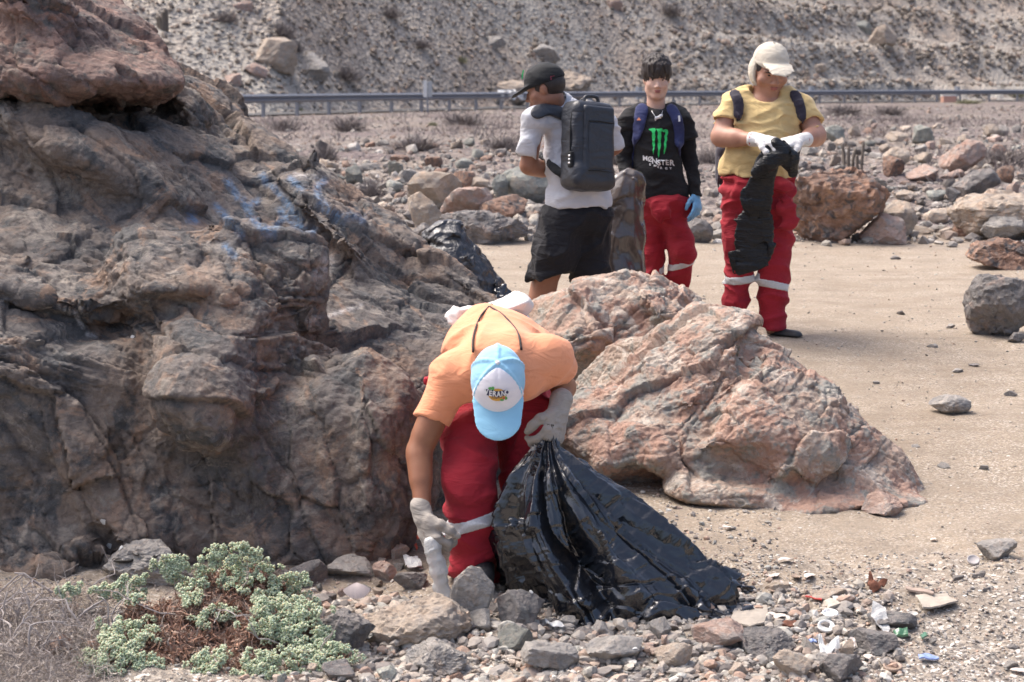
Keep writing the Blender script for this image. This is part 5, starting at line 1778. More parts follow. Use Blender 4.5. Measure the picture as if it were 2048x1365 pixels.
RC = {'grey': ([(.30, .28, .255), (.40, .37, .335), (.24, .232, .225), (.47, .435, .39), (.35, .29, .24)], (.10, .095, .09)),
      'tan': ([(.38, .30, .23), (.46, .38, .30), (.33, .29, .25), (.50, .36, .26), (.40, .37, .32)], (.14, .11, .09)),
      'pink': ([(.40, .27, .21), (.46, .33, .27), (.33, .29, .26), (.44, .26, .19), (.50, .43, .37)], (.13, .09, .08)),
      'rust': ([(.22, .13, .09), (.33, .185, .12), (.085, .078, .078), (.40, .24, .155), (.20, .165, .14)], (.05, .04, .04)),
      'greenish': ([(.26, .27, .235), (.34, .345, .30), (.21, .225, .215), (.40, .35, .28), (.30, .31, .29)], (.10, .10, .095)),
      'dark': ([(.17, .158, .15), (.24, .215, .20), (.125, .125, .128), (.29, .22, .185), (.25, .245, .23)], (.045, .043, .043))}
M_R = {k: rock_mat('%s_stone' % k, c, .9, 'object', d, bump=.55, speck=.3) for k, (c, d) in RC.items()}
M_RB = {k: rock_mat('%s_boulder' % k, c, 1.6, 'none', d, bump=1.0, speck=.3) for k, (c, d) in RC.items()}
NEARV = [np_mesh('stone', *rock_arrays(100 + s, 4, 12 + s % 5, .38, 0, .04), False) for s in range(12)]
FARV = [np_mesh('stone', *rock_arrays(200 + s, 3, 12 + s % 5, .42, 0, .04), False) for s in range(10)]
for me in NEARV + FARV:
    for k in RC: me.materials.clear()
n_ind = 0


def stone(px, pyb, w, h, kind, label, rot=None, var=None, near=False, sink=.12, dep=.85, tilt=0, Y=None, cat='stone', group=None, name='stone', yoff=0, z=None):
    """a stone whose foot is at photo pixel (px, pyb), w x h photo pixels large"""
    global n_ind
    g = G(px, pyb)
    s = g[1] / FPX
    r = random.Random(int(px * 7 + pyb * 131))
    V = NEARV if near else FARV
    base = V[var if var is not None else r.randrange(len(V))]
    key = (base.name, kind)
    if key not in stone.cache:
        m = base.copy(); m.name = 'stone'; m.materials.clear(); m.materials.append(M_R[kind]); stone.cache[key] = m
    o = bpy.data.objects.new(name, stone.cache[key]); COL.objects.link(o)
    o.rotation_euler = (tilt, r.uniform(-.15, .15), rot if rot is not None else r.uniform(0, 6.28))
    d = w * dep * s
    o.scale = (w * s / 1.5, d / 1.5, h * s / (1.42 - sink))
    o.location = (g[0], g[1] + d * .42 + yoff, g[2] + h * s * (.5 - sink))
    if z is not None: o.location[2] = z
    tag(o, label, cat, group)
    n_ind += 1
    LANDS.append((label, px, pyb - h / 2, w))
    return o
stone.cache = {}
LANDS = []


def boulder(px, pyb, w, h, kind, label, seed, dep=.8, planes=(), n=15, cat='boulder', rough=.05, sub=5, lo=.46, sink=.1, name='boulder', soft=.0):
    g = G(px, pyb); s = g[1] / FPX
    if w < 130: sub = min(sub, 4)
    elif rough < .08: rough = .075
    V, Fq = rock_arrays(seed, sub, n, lo, soft, 0)
    V = (V - (V.max(0) + V.min(0)) / 2) / ((V.max(0) - V.min(0)) / 2)
    sz = np.array([w * s / 2, w * dep * s / 2, h * s / 2 * (1 + sink)])
    V = V * sz
    N = vert_normals(V, Fq)
    m = sz.mean()
    p = warp(np.asarray(V / m, F32) + seed, seed, .12, .04)
    a, _ = facets(p, 2.6, seed, .8, .3); b, _ = facets(p, 7, seed + 1, .8, .4)
    V = V + N * (m * (rough * 1.3 * a + rough * .6 * b + fbm(p * 3.2, 4, seed, .6) * rough * .5))[:, None]
    o = link(name, np_mesh(name, V, Fq, False), M_RB[kind], None, (g[0], g[1] + sz[1] * .8, g[2] + sz[2] * (1 - 2 * sink)))
    tag(o, label, cat)
    LANDS.append((label, px, pyb - h / 2, w))
    return o


B_ = boulder
# right-hand boulders
B_(1688, 488, 200, 150, 'rust', 'big rust and black boulder behind the person in yellow', 11, .7, lo=.56, rough=.10, sub=5)
B_(1770, 490, 92, 62, 'pink', 'pinkish boulder leaning against a taller tan one, right of the rust boulder', 12, .8)
B_(1800, 482, 78, 80, 'tan', 'tan pointed boulder behind the pinkish one at the lot edge', 13, .8)
B_(1990, 480, 170, 98, 'tan', 'broad flat pale tan boulder at the right edge, above the dirt lot', 14, .9, lo=.7)
B_(1948, 478, 76, 44, 'rust', 'low red and grey rock in front of the broad tan boulder', 15)
B_(2010, 484, 90, 50, 'grey', 'grey slab rock lying beside the low red rock at the right edge', 16)
B_(2012, 540, 140, 62, 'rust', 'dark red overhanging rock on the dirt lot at the right edge', 17, .8)
B_(2012, 678, 142, 128, 'dark', 'dark grey split boulder on the dirt at the right edge', 18, .9, lo=.6)
B_(1958, 632, 36, 28, 'dark', 'small dark rock at the left foot of the split grey boulder', 19)
B_(2035, 688, 34, 22, 'dark', 'small flat rock in front of the split grey boulder', 20)
# left-hand cluster beyond the lot
B_(868, 428, 112, 84, 'tan', 'long tan slab tilted up to the right in the rock pile behind the black bag', 24, .7)
B_(856, 470, 84, 86, 'tan', 'pale upright boulder at the front left of the rock pile behind the black bag', 22, .7)
B_(935, 442, 112, 66, 'pink', 'flat orange-pink boulder in the middle of the rock pile behind the black bag', 23, .8)
B_(1004, 442, 106, 52, 'rust', 'rust-red boulder with a blackened side right of the flat orange-pink one', 28, .8)
B_(965, 490, 200, 66, 'dark', 'long low soot-blackened boulder at the foot of the rock pile', 25, .6)
B_(905, 465, 70, 40, 'rust', 'reddish rock wedged above the soot-blackened boulder', 26)
B_(1060, 405, 120, 82, 'greenish', 'pale greenish mound-like boulder behind the arm of the person in grey', 27, .8, lo=.75)
B_(1000, 395, 34, 46, 'greenish', 'small dark greenish rock left of the pale mound-like boulder', 29)
B_(845, 480, 44, 34, 'dark', 'dark rock half hidden by the outcrop, left of the black bag', 30)
B_(1400, 488, 56, 52, 'dark', 'dark low rock between the two people in red, far side of the lot', 31)
B_(1440, 486, 40, 30, 'grey', 'grey rock beside the left leg of the person in yellow, far side of the lot', 32)
# the bank on the right
B_(1932, 345, 92, 66, 'pink', 'orange-tan cracked boulder high on the right of the rocky bank', 33)
B_(1962, 340, 46, 30, 'tan', 'small tan block against the orange-tan cracked boulder', 34)
B_(1960, 394, 92, 56, 'dark', 'dark grey jagged boulder below the orange-tan one on the right bank', 35)
B_(1908, 405, 34, 30, 'dark', 'round dark stone left of the jagged dark boulder', 36)
B_(1796, 328, 56, 34, 'tan', 'tan block in the middle of the right bank', 37)
B_(1850, 288, 48, 38, 'greenish', 'blue-grey pointed block on the right bank under the marker post', 38)
B_(1795, 285, 46, 22, 'tan', 'flat pale slab left of the blue-grey block on the right bank', 39)
B_(1985, 272, 30, 24, 'tan', 'pale upright stone at the far right of the bank', 40)
B_(1815, 400, 46, 20, 'tan', 'flat tan stone above the pinkish boulder on the right bank', 41)
B_(1848, 365, 66, 36, 'pink', 'low orange stone in the middle distance of the right bank', 42)
B_(1790, 352, 44, 40, 'rust', 'brown wedge-shaped stone above the rust boulder', 43)
B_(1668, 285, 44, 34, 'greenish', 'grey-blue boulder beside the elbow of the person in yellow', 44)
B_(1710, 272, 26, 22, 'tan', 'tan cube-like stone near the cactus stems', 45)
# the hillside beyond the road
B_(548, 143, 92, 68, 'tan', 'large tan wedge-shaped boulder on the hillside above the guardrail, left', 46, .7)
B_(623, 163, 72, 58, 'grey', 'large grey-tan boulder right beside the wedge-shaped one on the hillside', 47, .8)
B_(512, 158, 48, 32, 'pink', 'small pinkish boulder at the foot of the wedge-shaped one on the hillside', 48)
B_(462, 173, 42, 26, 'pink', 'reddish boulder on the hillside next to the top of the dark outcrop', 49)
B_(1090, 130, 66, 42, 'grey', 'grey block boulder on the hillside above the black cap', 50, .8)
TEB = B_(1100, 206, 170, 62, 'tan', 'broad tan boulder behind the guardrail with white painted letters, beside the black cap', 51, .7, lo=.75)
B_(1024, 208, 100, 46, 'tan', 'tan rock with white painted letters just left of the black cap peak', 58, .6, lo=.8)
B_(1768, 95, 56, 46, 'tan', 'tan boulder high on the hillside right of the cream cap', 52)
B_(1728, 72, 34, 30, 'greenish', 'blue-grey boulder next to the tan one high on the hillside', 53)
B_(1640, 152, 34, 24, 'tan', 'small tan boulder on the hillside just right of the cream cap', 54)
B_(985, 100, 60, 28, 'grey', 'flat grey rock ledge on the hillside above the black cap, left', 55)
B_(485, 26, 38, 24, 'pink', 'orange boulder at the top of the hillside, left', 56)
B_(1230, 25, 34, 26, 'pink', 'pinkish boulder at the top of the hillside above the young man', 57)
# foreground stones that stand out
def S_(*a, **k): return stone(*a, near=True, **k)
def SB(px, pyb, w, h, kind, label, seed, **k): return boulder(px, pyb, w, h, kind, label, seed, cat='stone', name='stone', sub=5, **k)
SB(290, 1178, 190, 90, 'grey', 'flat-topped grey block with mussel shells on it at the foot of the dark outcrop', 70, dep=.7, lo=.62)
SB(945, 1246, 92, 118, 'grey', 'upright brownish slab leaning in front of the trouser leg of the stooping person', 71, dep=.3, lo=.6)
SB(826, 1298, 235, 92, 'tan', 'large pale flat stone with an orange patch below the plastic bottle', 72, dep=.7, lo=.62)
SB(1042, 1252, 100, 72, 'dark', 'dark rounded stone under the left end of the large bin bag', 73)
SB(685, 1322, 130, 96, 'dark', 'dark blue-grey stone right of the green shrub', 74)
SB(600, 1130, 64, 46, 'pink', 'pink stone against the dark outcrop above the shrub', 75)
SB(555, 1122, 100, 52, 'grey', 'brown-grey stone left of the pink one at the foot of the outcrop', 76)
SB(605, 1178, 100, 56, 'dark', 'dark angular stone in front of the pink one', 77)
SB(700, 1165, 110, 46, 'grey', 'long grey stone in the pile between shrub and bottle', 78)
SB(768, 1170, 50, 46, 'pink', 'reddish stone in the pile just left of the bottle', 79)
SB(820, 1185, 70, 40, 'dark', 'dark stone directly below the hand with the bottle', 80)
SB(1440, 1305, 112, 60, 'pink', 'brown ridged stone in front of the right end of the large bin bag', 81)
SB(1535, 1330, 130, 58, 'dark', 'dark grey sloping slab right of the brown ridged stone', 82)
SB(1752, 1312, 96, 46, 'dark', 'dark brown mound-like stone among the broken glass', 83)
SB(1790, 1270, 100, 44, 'dark', 'dark stone with a pink end in front of the right piece of cardboard', 84)
SB(2000, 1122, 84, 40, 'grey', 'grey stone with a pink left face at the right edge of the dirt', 85)
SB(1768, 1034, 86, 46, 'pink', 'pyramid-shaped brown stone at the right foot of the pink outcrop', 86)
SB(1590, 1362, 90, 60, 'tan', 'rounded tan stone at the bottom edge below the dark slab', 87)
SB(1690, 1372, 100, 62, 'dark', 'dark grey stone at the bottom edge right of the rounded tan one', 88)
SB(1350, 1345, 80, 56, 'tan', 'tan two-sided stone at the bottom below the bin bag', 89)
SB(1100, 1350, 120, 66, 'grey', 'pale grey block at the bottom edge below the left end of the bin bag', 90)
SB(1230, 1335, 120, 56, 'grey', 'long pale grey stone at the bottom below the middle of the bin bag', 91)
SB(1905, 830, 84, 38, 'grey', 'grey flat rock sunk in the dirt right of the pink outcrop', 92, lo=.7)
SB(975, 905, 60, 60, 'grey', 'grey rock seen between the legs of the stooping person', 93)
SB(110, 1330, 72, 56, 'rust', 'reddish brown stone among the dead twigs at the lower left', 94)
SB(870, 1350, 130, 60, 'grey', 'grey block at the bottom edge below the large pale flat stone', 95)
SB(1560, 1190, 60, 24, 'tan', 'rough tan stone behind the left piece of cardboard', 96)
SB(1660, 1208, 76, 26, 'tan', 'flat tan rock above the clear plastic lid', 97)

# the rest of the pile, scattered
LM = [(l, x, y) for l, x, y in (('the green shrub', 430, 1230), ('the plastic bottle', 885, 1170), ('the dark outcrop', 650, 1110), ('the large bin bag', 1250, 1150), ('the left cardboard', 1505, 1240), ('the right cardboard', 1872, 1215), ('the broken glass', 1720, 1280),
      ('the pink outcrop', 1560, 960), ('the rust boulder', 1688, 415), ('the black bag', 905, 540), ('the young man', 1315, 330), ('the person in yellow', 1530, 330), ('the person in grey', 1140, 380), ('the cactus stems', 1700, 320),
      ('the orange-tan cracked boulder', 1932, 315), ('the split grey boulder', 2012, 615), ('the dead twigs', 80, 1240), ('the pale mound-like boulder', 1060, 370), ('the soot-blackened boulder', 965, 460), ('the guardrail', 800, 200), ('the wedge-shaped boulder', 548, 110),
      ('the tan hillside boulder', 1768, 70), ('the grey block boulder', 1090, 110), ('the scallop shell', 712, 1215), ('the blue paint on the outcrop', 560, 420), ('the mussel shells', 280, 1105))]
used_labels = {}
KN = {'grey': ('grey', 'pale grey'), 'tan': ('tan', 'buff'), 'pink': ('pinkish', 'salmon'), 'rust': ('rust-brown', 'reddish'), 'greenish': ('greenish grey', 'blue-grey'), 'dark': ('dark', 'blackish')}
ORD = ['', 'second ', 'third ', 'fourth ', 'fifth ', 'sixth ', 'seventh ', 'eighth ', 'ninth ', 'tenth ', 'eleventh ', 'twelfth ']


def auto_label(px, py, w, h, kind, rr, where):
    l = sorted(LM, key=lambda q: (q[1] - px) ** 2 + ((q[2] - py) * 1.3) ** 2)
    shape = 'flat' if h < .55 * w else ('upright' if h > .9 * w else rr.choice(['blocky', 'angular']))
    size = 'small' if w < 26 else ('mid-sized' if w < 50 else 'larger')
    for nm, lx, ly in l[:3]:
        dx, dy = px - lx, py - ly
        rel = ('right of' if dx > 0 else 'left of') if abs(dx) > abs(dy) * .8 else ('below' if dy > 0 else 'above')
        for col in KN[kind]:
            t = '%s %s %s stone %s %s %s' % (size, shape, col, rel, nm, where)
            t = ' '.join(t.split())
            if len(t.replace('-', ' ').split()) > 15: t = ' '.join(t.split()[1:])
            if len(t.replace('-', ' ').split()) > 15: t = t.replace(' ' + where, '')
            if t not in used_labels:
                used_labels[t] = 1; return t
    dist = math.hypot(dx, dy)
    t0 = t
    for far in ('close by', 'a little way off', 'farther off', 'well away'):
        t = ' '.join((t0 + ', ' + far).split()[-16:])
        if t not in used_labels:
            used_labels[t] = 1; return t
    used_labels[t0] += 1
    return ' '.join((t0.split(' in the ')[0] + ', %sof several' % ORD[min(used_labels[t0], 11)]).split()[:16])


rs = random.Random(5)
placed = [(x, y, w) for l, x, y, w in LANDS]
def free(px, py, w, f=.42):
    return all((px - x) ** 2 + ((py - y) * 1.5) ** 2 > (f * (w + ww)) ** 2 for x, y, ww in placed)
def scatter(n, area, sizes, kinds, where, group, near, hr=(.4, .95), fmin=.42):
    c = 0; tries = 0
    while c < n and tries < n * 40:
        tries += 1
        px, py = area(rs)
        w = sizes(rs, px, py); h = w * rs.uniform(*hr)
        if not free(px, py - h / 2, w, fmin): continue
        k = rs.choice(kinds)
        placed.append((px, py - h / 2, w)); c += 1
        stone(px, py, w, h, k, auto_label(px, py - h / 2, w, h, k, rs, where), near=near, tilt=rs.uniform(-.35, .35), group=group, sink=.14)
    return c
kn = ['grey', 'grey', 'tan', 'pink', 'dark', 'grey', 'greenish', 'tan', 'rust']
scatter(10, lambda r: (r.uniform(20, 500), r.uniform(1180, 1260)), lambda r, x, y: r.uniform(24, 50), kn, 'at the foot of the outcrop', 'loose stones in the front pile', True)
def a_front(r):
    while True:
        x, y = r.uniform(520, 1760), r.uniform(1150, 1372)
        top = 1180 if x < 900 else (1262 if x < 1480 else 1290 + (x - 1480) * .10)
        if y > top: return x, y
scatter(95, a_front, lambda r, x, y: r.choice([22, 26, 30, 38, 46, 60, 74]) * (1.0 if y > 1250 else .8), kn, 'in the front stone pile', 'loose stones in the front pile', True)
scatter(14, lambda r: (r.uniform(520, 800), r.uniform(1100, 1180)), lambda r, x, y: r.uniform(24, 52), kn, 'at the foot of the outcrop', 'loose stones in the front pile', True)
scatter(16, lambda r: (r.uniform(1500, 2040), r.uniform(1130, 1360)), lambda r, x, y: r.uniform(14, 34), ['grey', 'tan', 'dark', 'pink'], 'on the shelly gravel', 'stones lying on the shelly gravel', True, (.3, .6))
scatter(14, lambda r: (r.uniform(1650, 2040), r.uniform(505, 960)), lambda r, x, y: r.uniform(12, 28), ['grey', 'grey', 'dark'], 'on the open dirt', 'stones lying on the open dirt lot', True, (.3, .5))
scatter(12, lambda r: (r.uniform(950, 1100), r.uniform(880, 1110)), lambda r, x, y: r.uniform(18, 44), kn, 'behind the stooping person', 'loose stones behind the stooping person', True)
kf = ['grey', 'grey', 'tan', 'tan', 'pink', 'greenish', 'dark', 'rust']
scatter(48, lambda r: (r.uniform(1600, 2040), r.uniform(255, 490) ), lambda r, x, y: (y - 190) / 300 * r.uniform(30, 72) + 8, kf, 'on the right bank', 'stones on the rocky bank', False)
scatter(36, lambda r: (r.uniform(640, 1060), r.uniform(290, 480)), lambda r, x, y: (y - 190) / 300 * r.uniform(30, 66) + 8, kf, 'on the left bank', 'stones on the rocky bank', False)
scatter(8, lambda r: (r.uniform(1380, 1600), r.uniform(440, 490)), lambda r, x, y: r.uniform(20, 40), kf, 'along the edge of the lot', 'stones on the rocky bank', False)


# ---------------- rubble nobody could count: one joined mesh for each zone
def rubble(name, n, area, size, mat, seed, sub=1, flat=(.5, 1.0), nv=24, sinkf=.2, note=None, gz=True):
    r = np.random.RandomState(seed)
    var = [rock_arrays(seed * 50 + k, sub, 9, .45, 0, 0) for k in range(nv)]
    var = [(v, f) for v, f in var]
    px, py = area(r, n)
    # photo pixel -> ground, by a coarse march for all the rays at once
    a = (px - 1024) / FPX; b = (682.5 - py) / FPX
    d = np.stack([a, CP + b * SP, -SP + b * CP], 1); d /= d[:, 1:2]
    Y = np.full(len(px), 4.5); done = np.zeros(len(px), bool)
    for _ in range(285):
        q = d * Y[:, None]
        below = CZ + q[:, 2] < base_z(q[:, 0], q[:, 1])
        done |= below
        Y = np.where(done, Y, Y * 1.016)
        if done.all() or Y.max() > 380: break
    ok = done
    Y, d, px, py = Y[ok], d[ok], px[ok], py[ok]
    m = len(Y)
    Y = Y / 1.016 ** r.uniform(0, 1, m)
    x, y = d[:, 0] * Y, Y
    z = ground_z(x, y)
    s = size(r, px, py, m) * Y / FPX / 2
    ang = r.uniform(0, 6.283, m); fl = r.uniform(flat[0], flat[1], m); el = r.uniform(.65, 1.25, m)
    tl = r.uniform(-.5, .5, m)
    vi = r.randint(0, nv, m)
    VV, FF, off = [], [], 0
    for k in range(nv):
        I = np.nonzero(vi == k)[0]
        v, f = var[k]
        c, sn = np.cos(ang[I])[:, None], np.sin(ang[I])[:, None]
        X0 = v[None, :, 0] * el[I][:, None]; Y0 = v[None, :, 1]; Z0 = v[None, :, 2] * fl[I][:, None]
        Z1 = Z0 * np.cos(tl[I])[:, None] + X0 * np.sin(tl[I])[:, None]; X1 = X0 * np.cos(tl[I])[:, None] - Z0 * np.sin(tl[I])[:, None]
        W = np.stack([X1 * c - Y0 * sn, X1 * sn + Y0 * c, Z1], -1) * s[I][:, None, None]
        W = W + np.stack([x[I], y[I], z[I] + s[I] * fl[I] * (.75 - 2 * sinkf)], -1)[:, None, :]
        VV.append(W.reshape(-1, 3)); FF.append((f[None] + (np.arange(len(I)) * len(v))[:, None, None] + off).reshape(-1, 3)); off += len(I) * len(v)
    o = link(name, np_mesh(name, np.concatenate(VV), np.concatenate(FF), False), mat)
    return tag(o, kind='stuff')


def island_mat(name, stops, bump=.4, scale=20, dist=.02, rough=.9):
    t = NT(name)
    g = t.n('ShaderNodeNewGeometry')
    c = t.ramp(g.outputs['Random Per Island'], stops)
    n = t.noise(scale, 5, .65)
    c = t.mix(t.ramp(n, [(.35, .45), (.62, 0)]), c, (.17, .145, .125))
    return t.done(c, rough, t.bump(n, bump, dist), .25)


MIX1 = [(0, (.10, .09, .085)), (.15, (.21, .19, .175)), (.32, (.28, .26, .235)), (.48, (.36, .31, .26)), (.62, (.33, .22, .165)), (.75, (.27, .275, .255)), (.9, (.42, .37, .31)), (1, (.58, .54, .49))]
M_RUB = island_mat('mixed_rubble', MIX1, .5, 14, .03)
M_SCREE = island_mat('scree_stones', [(0, (.17, .145, .12)), (.3, (.25, .215, .18)), (.55, (.32, .275, .23)), (.7, (.33, .24, .185)), (.85, (.31, .295, .265)), (1, (.47, .42, .365))], .4, 14, .03)
M_RUBF = island_mat('near_rubble', [(p_, tuple(min(.7, v_ * 1.25) for v_ in c_)) for p_, c_ in MIX1], .5, 45, .008)
uni = lambda lo, hi, p: (lambda r, m: lo + (hi - lo) * r.uniform(0, 1, m) ** p)
rubble('rubble', 5200, lambda r, n: (r.uniform(-300, 2350, n), 225 + 262 * r.uniform(0, 1, n) ** .8), lambda r, px, py, m: (3.5 + 13 * r.uniform(0, 1, m) ** 3.2 * 2.2) * (.35 + (py - 200) / 260), M_RUB, 3, 0)
rubble('rubble', 2600, lambda r, n: (1500 + 650 * r.uniform(0, 1, n), 235 + 255 * r.uniform(0, 1, n)), lambda r, px, py, m: (5 + 24 * r.uniform(0, 1, m) ** 2.5) * (.35 + (py - 200) / 280), M_RUB, 4)
rubble('rubble', 1500, lambda r, n: (560 + 520 * r.uniform(0, 1, n), 290 + 195 * r.uniform(0, 1, n)), lambda r, px, py, m: (5 + 22 * r.uniform(0, 1, m) ** 2.5) * (.35 + (py - 200) / 280), M_RUB, 6)
rubble('rubble', 8000, lambda r, n: (r.uniform(200, 2300, n), 214 + 140 * r.uniform(0, 1, n) ** 1.2), lambda r, px, py, m: 2.5 + 7 * r.uniform(0, 1, m) ** 2.5, M_RUB, 16, 0)
rubble('scree', 15000, lambda r, n: (r.uniform(150, 2300, n), r.uniform(-60, 205, n)), lambda r, px, py, m: 3 + 9 * r.uniform(0, 1, m) ** 4 * 1.6 + 10 * (r.uniform(0, 1, m) > .985), M_SCREE, 5, 0)
rubble('scree', 6000, lambda r, n: (r.uniform(1350, 2300, n), r.uniform(-40, 205, n)), lambda r, px, py, m: 3 + 9 * r.uniform(0, 1, m) ** 4 * 1.6, M_SCREE, 25, 0)
rubble('pebbles', 9000, lambda r, n: (r.uniform(-100, 2250, n), 1375 - 235 * r.uniform(0, 1, n) ** 1.5), lambda r, px, py, m: 2.5 + 10 * r.uniform(0, 1, m) ** 2.5, M_RUBF, 7, 0)
rubble('pebbles', 2600, lambda r, n: (r.uniform(560, 1800, n), r.uniform(1190, 1380, n)), lambda r, px, py, m: 9 + 22 * r.uniform(0, 1, m) ** 2, M_RUBF, 8, 1)
rubble('pebbles', 6500, lambda r, n: (r.uniform(960, 2250, n), 495 + 660 * r.uniform(0, 1, n)), lambda r, px, py, m: 1.8 + 7 * r.uniform(0, 1, m) ** 5, M_RUBF, 9, 0, (.35, .7))
rubble('front_rubble', 1500, lambda r, n: (r.uniform(520, 1800, n), 1380 - 190 * r.uniform(0, 1, n) ** 1.2), lambda r, px, py, m: 11 + 20 * r.uniform(0, 1, m) ** 1.4, M_RUBF, 39, 1, (.35, .75))
rubble('front_rubble', 1100, lambda r, n: (r.uniform(480, 1700, n), 1378 - 175 * r.uniform(0, 1, n) ** 1.1), lambda r, px, py, m: 15 + 30 * r.uniform(0, 1, m) ** 1.6, M_RUBF, 19, 2, (.4, .8))
rubble('pebbles', 2200, lambda r, n: (r.uniform(930, 1560, n), r.uniform(900, 1200, n)), lambda r, px, py, m: 2.5 + 14 * r.uniform(0, 1, m) ** 3, M_RUBF, 10, 0)
M_SHELLS = island_mat('broken_shell', [(0, (.62, .58, .52)), (.4, (.72, .68, .62)), (.7, (.50, .43, .37)), (1, (.80, .77, .73))], .2, 60, .004, .7)
rubble('shell_fragments', 1500, lambda r, n: (r.uniform(620, 2200, n), 1375 - 230 * r.uniform(0, 1, n) ** 1.2), lambda r, px, py, m: 3 + 11 * r.uniform(0, 1, m) ** 3, M_SHELLS, 12, 1, (.12, .35))
rubble('pebbles', 3500, lambda r, n: (r.uniform(1430, 2250, n), r.uniform(1120, 1380, n)), lambda r, px, py, m: 4 + 9 * r.uniform(0, 1, m) ** 2, M_RUBF, 29, 0, (.4, .8))
rubble('shell_fragments', 900, lambda r, n: (r.uniform(1430, 2100, n), r.uniform(1150, 1380, n)), lambda r, px, py, m: 5 + 12 * r.uniform(0, 1, m) ** 3, M_SHELLS, 30, 1, (.12, .3))
rubble('shell_fragments', 500, lambda r, n: (r.uniform(1120, 2100, n), r.uniform(900, 1180, n)), lambda r, px, py, m: 2.5 + 7 * r.uniform(0, 1, m) ** 3, M_SHELLS, 13, 1, (.12, .35))
print('individual stones', n_ind)
# ================================================================== ROADSIDE
M_STEEL = plain('galvanised_steel', (.25, .262, .29), .55, .5, .4, 25, .25, .1)
M_WSIGN = plain('white_marker', (.72, .72, .70), .6)
M_GSIGN = plain('grey_reflector', (.36, .38, .40), .4)
rx = np.array([a for a, b in RAILPTS]); ryy = np.array([b for a, b in RAILPTS])
xx = np.linspace(-14, 48, 3000); yy = np.interp(xx, rx, ryy)
for _ in range(200): yy[1:-1] = .5 * yy[1:-1] + .25 * (yy[:-2] + yy[2:])
sl = np.concatenate([[0], np.cumsum(np.hypot(np.diff(xx), np.diff(yy)))])
STEP = 2.7
np_ = int(sl[-1] / STEP)
ptsr = [(np.interp(k * STEP, sl, xx), np.interp(k * STEP, sl, yy)) for k in range(np_)]
zr = lambda x, y: max(.40, float(ground_z([x], [y])[0]))
rail = empty('guardrail', (ptsr[0][0], ptsr[0][1], .4), 'long grey steel guardrail running along the road at the foot of the hillside', 'guardrail')
rb = np.array(rail.location)
Wp = [(-.155, 0), (-.125, -.02), (-.10, -.075), (-.055, -.08), (-.025, -.02), (0, -.005), (.025, -.02), (.055, -.08), (.10, -.075), (.125, -.02), (.155, 0)]
postm = None
for k in range(np_ - 1):
    (x0, y0), (x1, y1) = ptsr[k], ptsr[k + 1]
    t = unit(np.array([x1 - x0, y1 - y0, 0])); nrm = np.array([t[1], -t[0], 0])
    z0, z1 = .40 + .62, .40 + .62
    vs = []
    lap = .10
    for (px_, py_, pz_, e) in ((x0, y0, z0, -lap), (x1, y1, z1, lap)):
        for (u_, v_) in Wp:
            for th_ in (0, .012):
                vs.append(np.array([px_, py_, pz_ + u_]) + t * e + nrm * (-v_ + (.10 if k % 2 else .112) - th_))
    n2 = len(Wp) * 2
    fs = []
    for j in range(len(Wp) - 1):
        fs += [(2 * j, 2 * j + 2, n2 + 2 * j + 2, n2 + 2 * j), (2 * j + 1, n2 + 2 * j + 1, n2 + 2 * j + 3, 2 * j + 3)]
    fs += [(0, n2, n2 + 1, 1), (n2 - 2, n2 - 1, 2 * n2 - 1, 2 * n2 - 2)]
    me = bpy.data.meshes.new('beam'); me.from_pydata((np.array(vs) - rb).tolist(), [], fs); me.update(); me.materials.append(M_STEEL)
    o = bpy.data.objects.new('beam', me); COL.objects.link(o); o.parent = rail
    if postm is None:
        bm = bmesh.new(); bmesh.ops.create_cube(bm, size=1)
        bmesh.ops.scale(bm, vec=(.13, .10, 1.35), verts=bm.verts); bmesh.ops.bevel(bm, geom=bm.edges[:], offset=.012, segments=1)
        postm = bpy.data.meshes.new('post'); bm.to_mesh(postm); bm.free(); postm.materials.append(M_STEEL)
    o = bpy.data.objects.new('post', postm); COL.objects.link(o); o.parent = rail
    o.location = Vector((x0, y0, zr(x0, y0) + .02)) - rail.location + Vector(nrm) * .02; o.rotation_euler = (0, 0, math.atan2(t[1], t[0]))


def slab(name, c, h, mat, parent, rz=0, bev=.01):
    bm = bmesh.new(); bmesh.ops.create_cube(bm, size=2); bmesh.ops.scale(bm, vec=h, verts=bm.verts)
    bmesh.ops.bevel(bm, geom=bm.edges[:], offset=bev, segments=2)
    me = bpy.data.meshes.new(name); bm.to_mesh(me); bm.free(); me.materials.append(mat)
    o = bpy.data.objects.new(name, me); COL.objects.link(o); o.rotation_euler = (0, 0, rz)
    if parent is not None: o.parent = parent; o.location = Vector(c) - parent.location
    else: o.location = c
    return o


for px, py, dist, lab in ((855, 178, 80, 'white double-panel road marker behind the guardrail, left of the black cap'), (1277, 186, 108, 'white road marker just left of the young man'),
                          (1622, 184, 122, 'white road marker just right of the arm in the yellow sleeve'), (1914, 183, 134, 'white road marker at the far right of the guardrail')):
    c = P(px, py, dist)
    zg = zr(c[0], c[1])
    mk = empty('road_marker', (c[0], c[1], zg), lab, 'road marker', 'road markers behind the guardrail')
    slab('post', (c[0], c[1], (zg + c[2]) / 2), (.035, .035, (c[2] - zg) / 2 + .02), M_STEEL, mk)
    slab('panel', (c[0] - .09, c[1] - .06, c[2]), (.075, .012, .33), M_WSIGN, mk, .15)
    slab('panel', (c[0] + .10, c[1] - .06, c[2] - .01), (.085, .012, .31), M_GSIGN, mk, -.15)
c = P(1897, 199, 129)
bxs = empty('box', (c[0], c[1], c[2] - .3), 'small pinkish box beside the far right road marker', 'box')
slab('side', c, (.42, .3, .20), plain('pink_paint', (.58, .33, .25), .8), bxs, .1)
slab('lid', c + [0, 0, .24], (.45, .33, .035), M_WSIGN, bxs, .1)
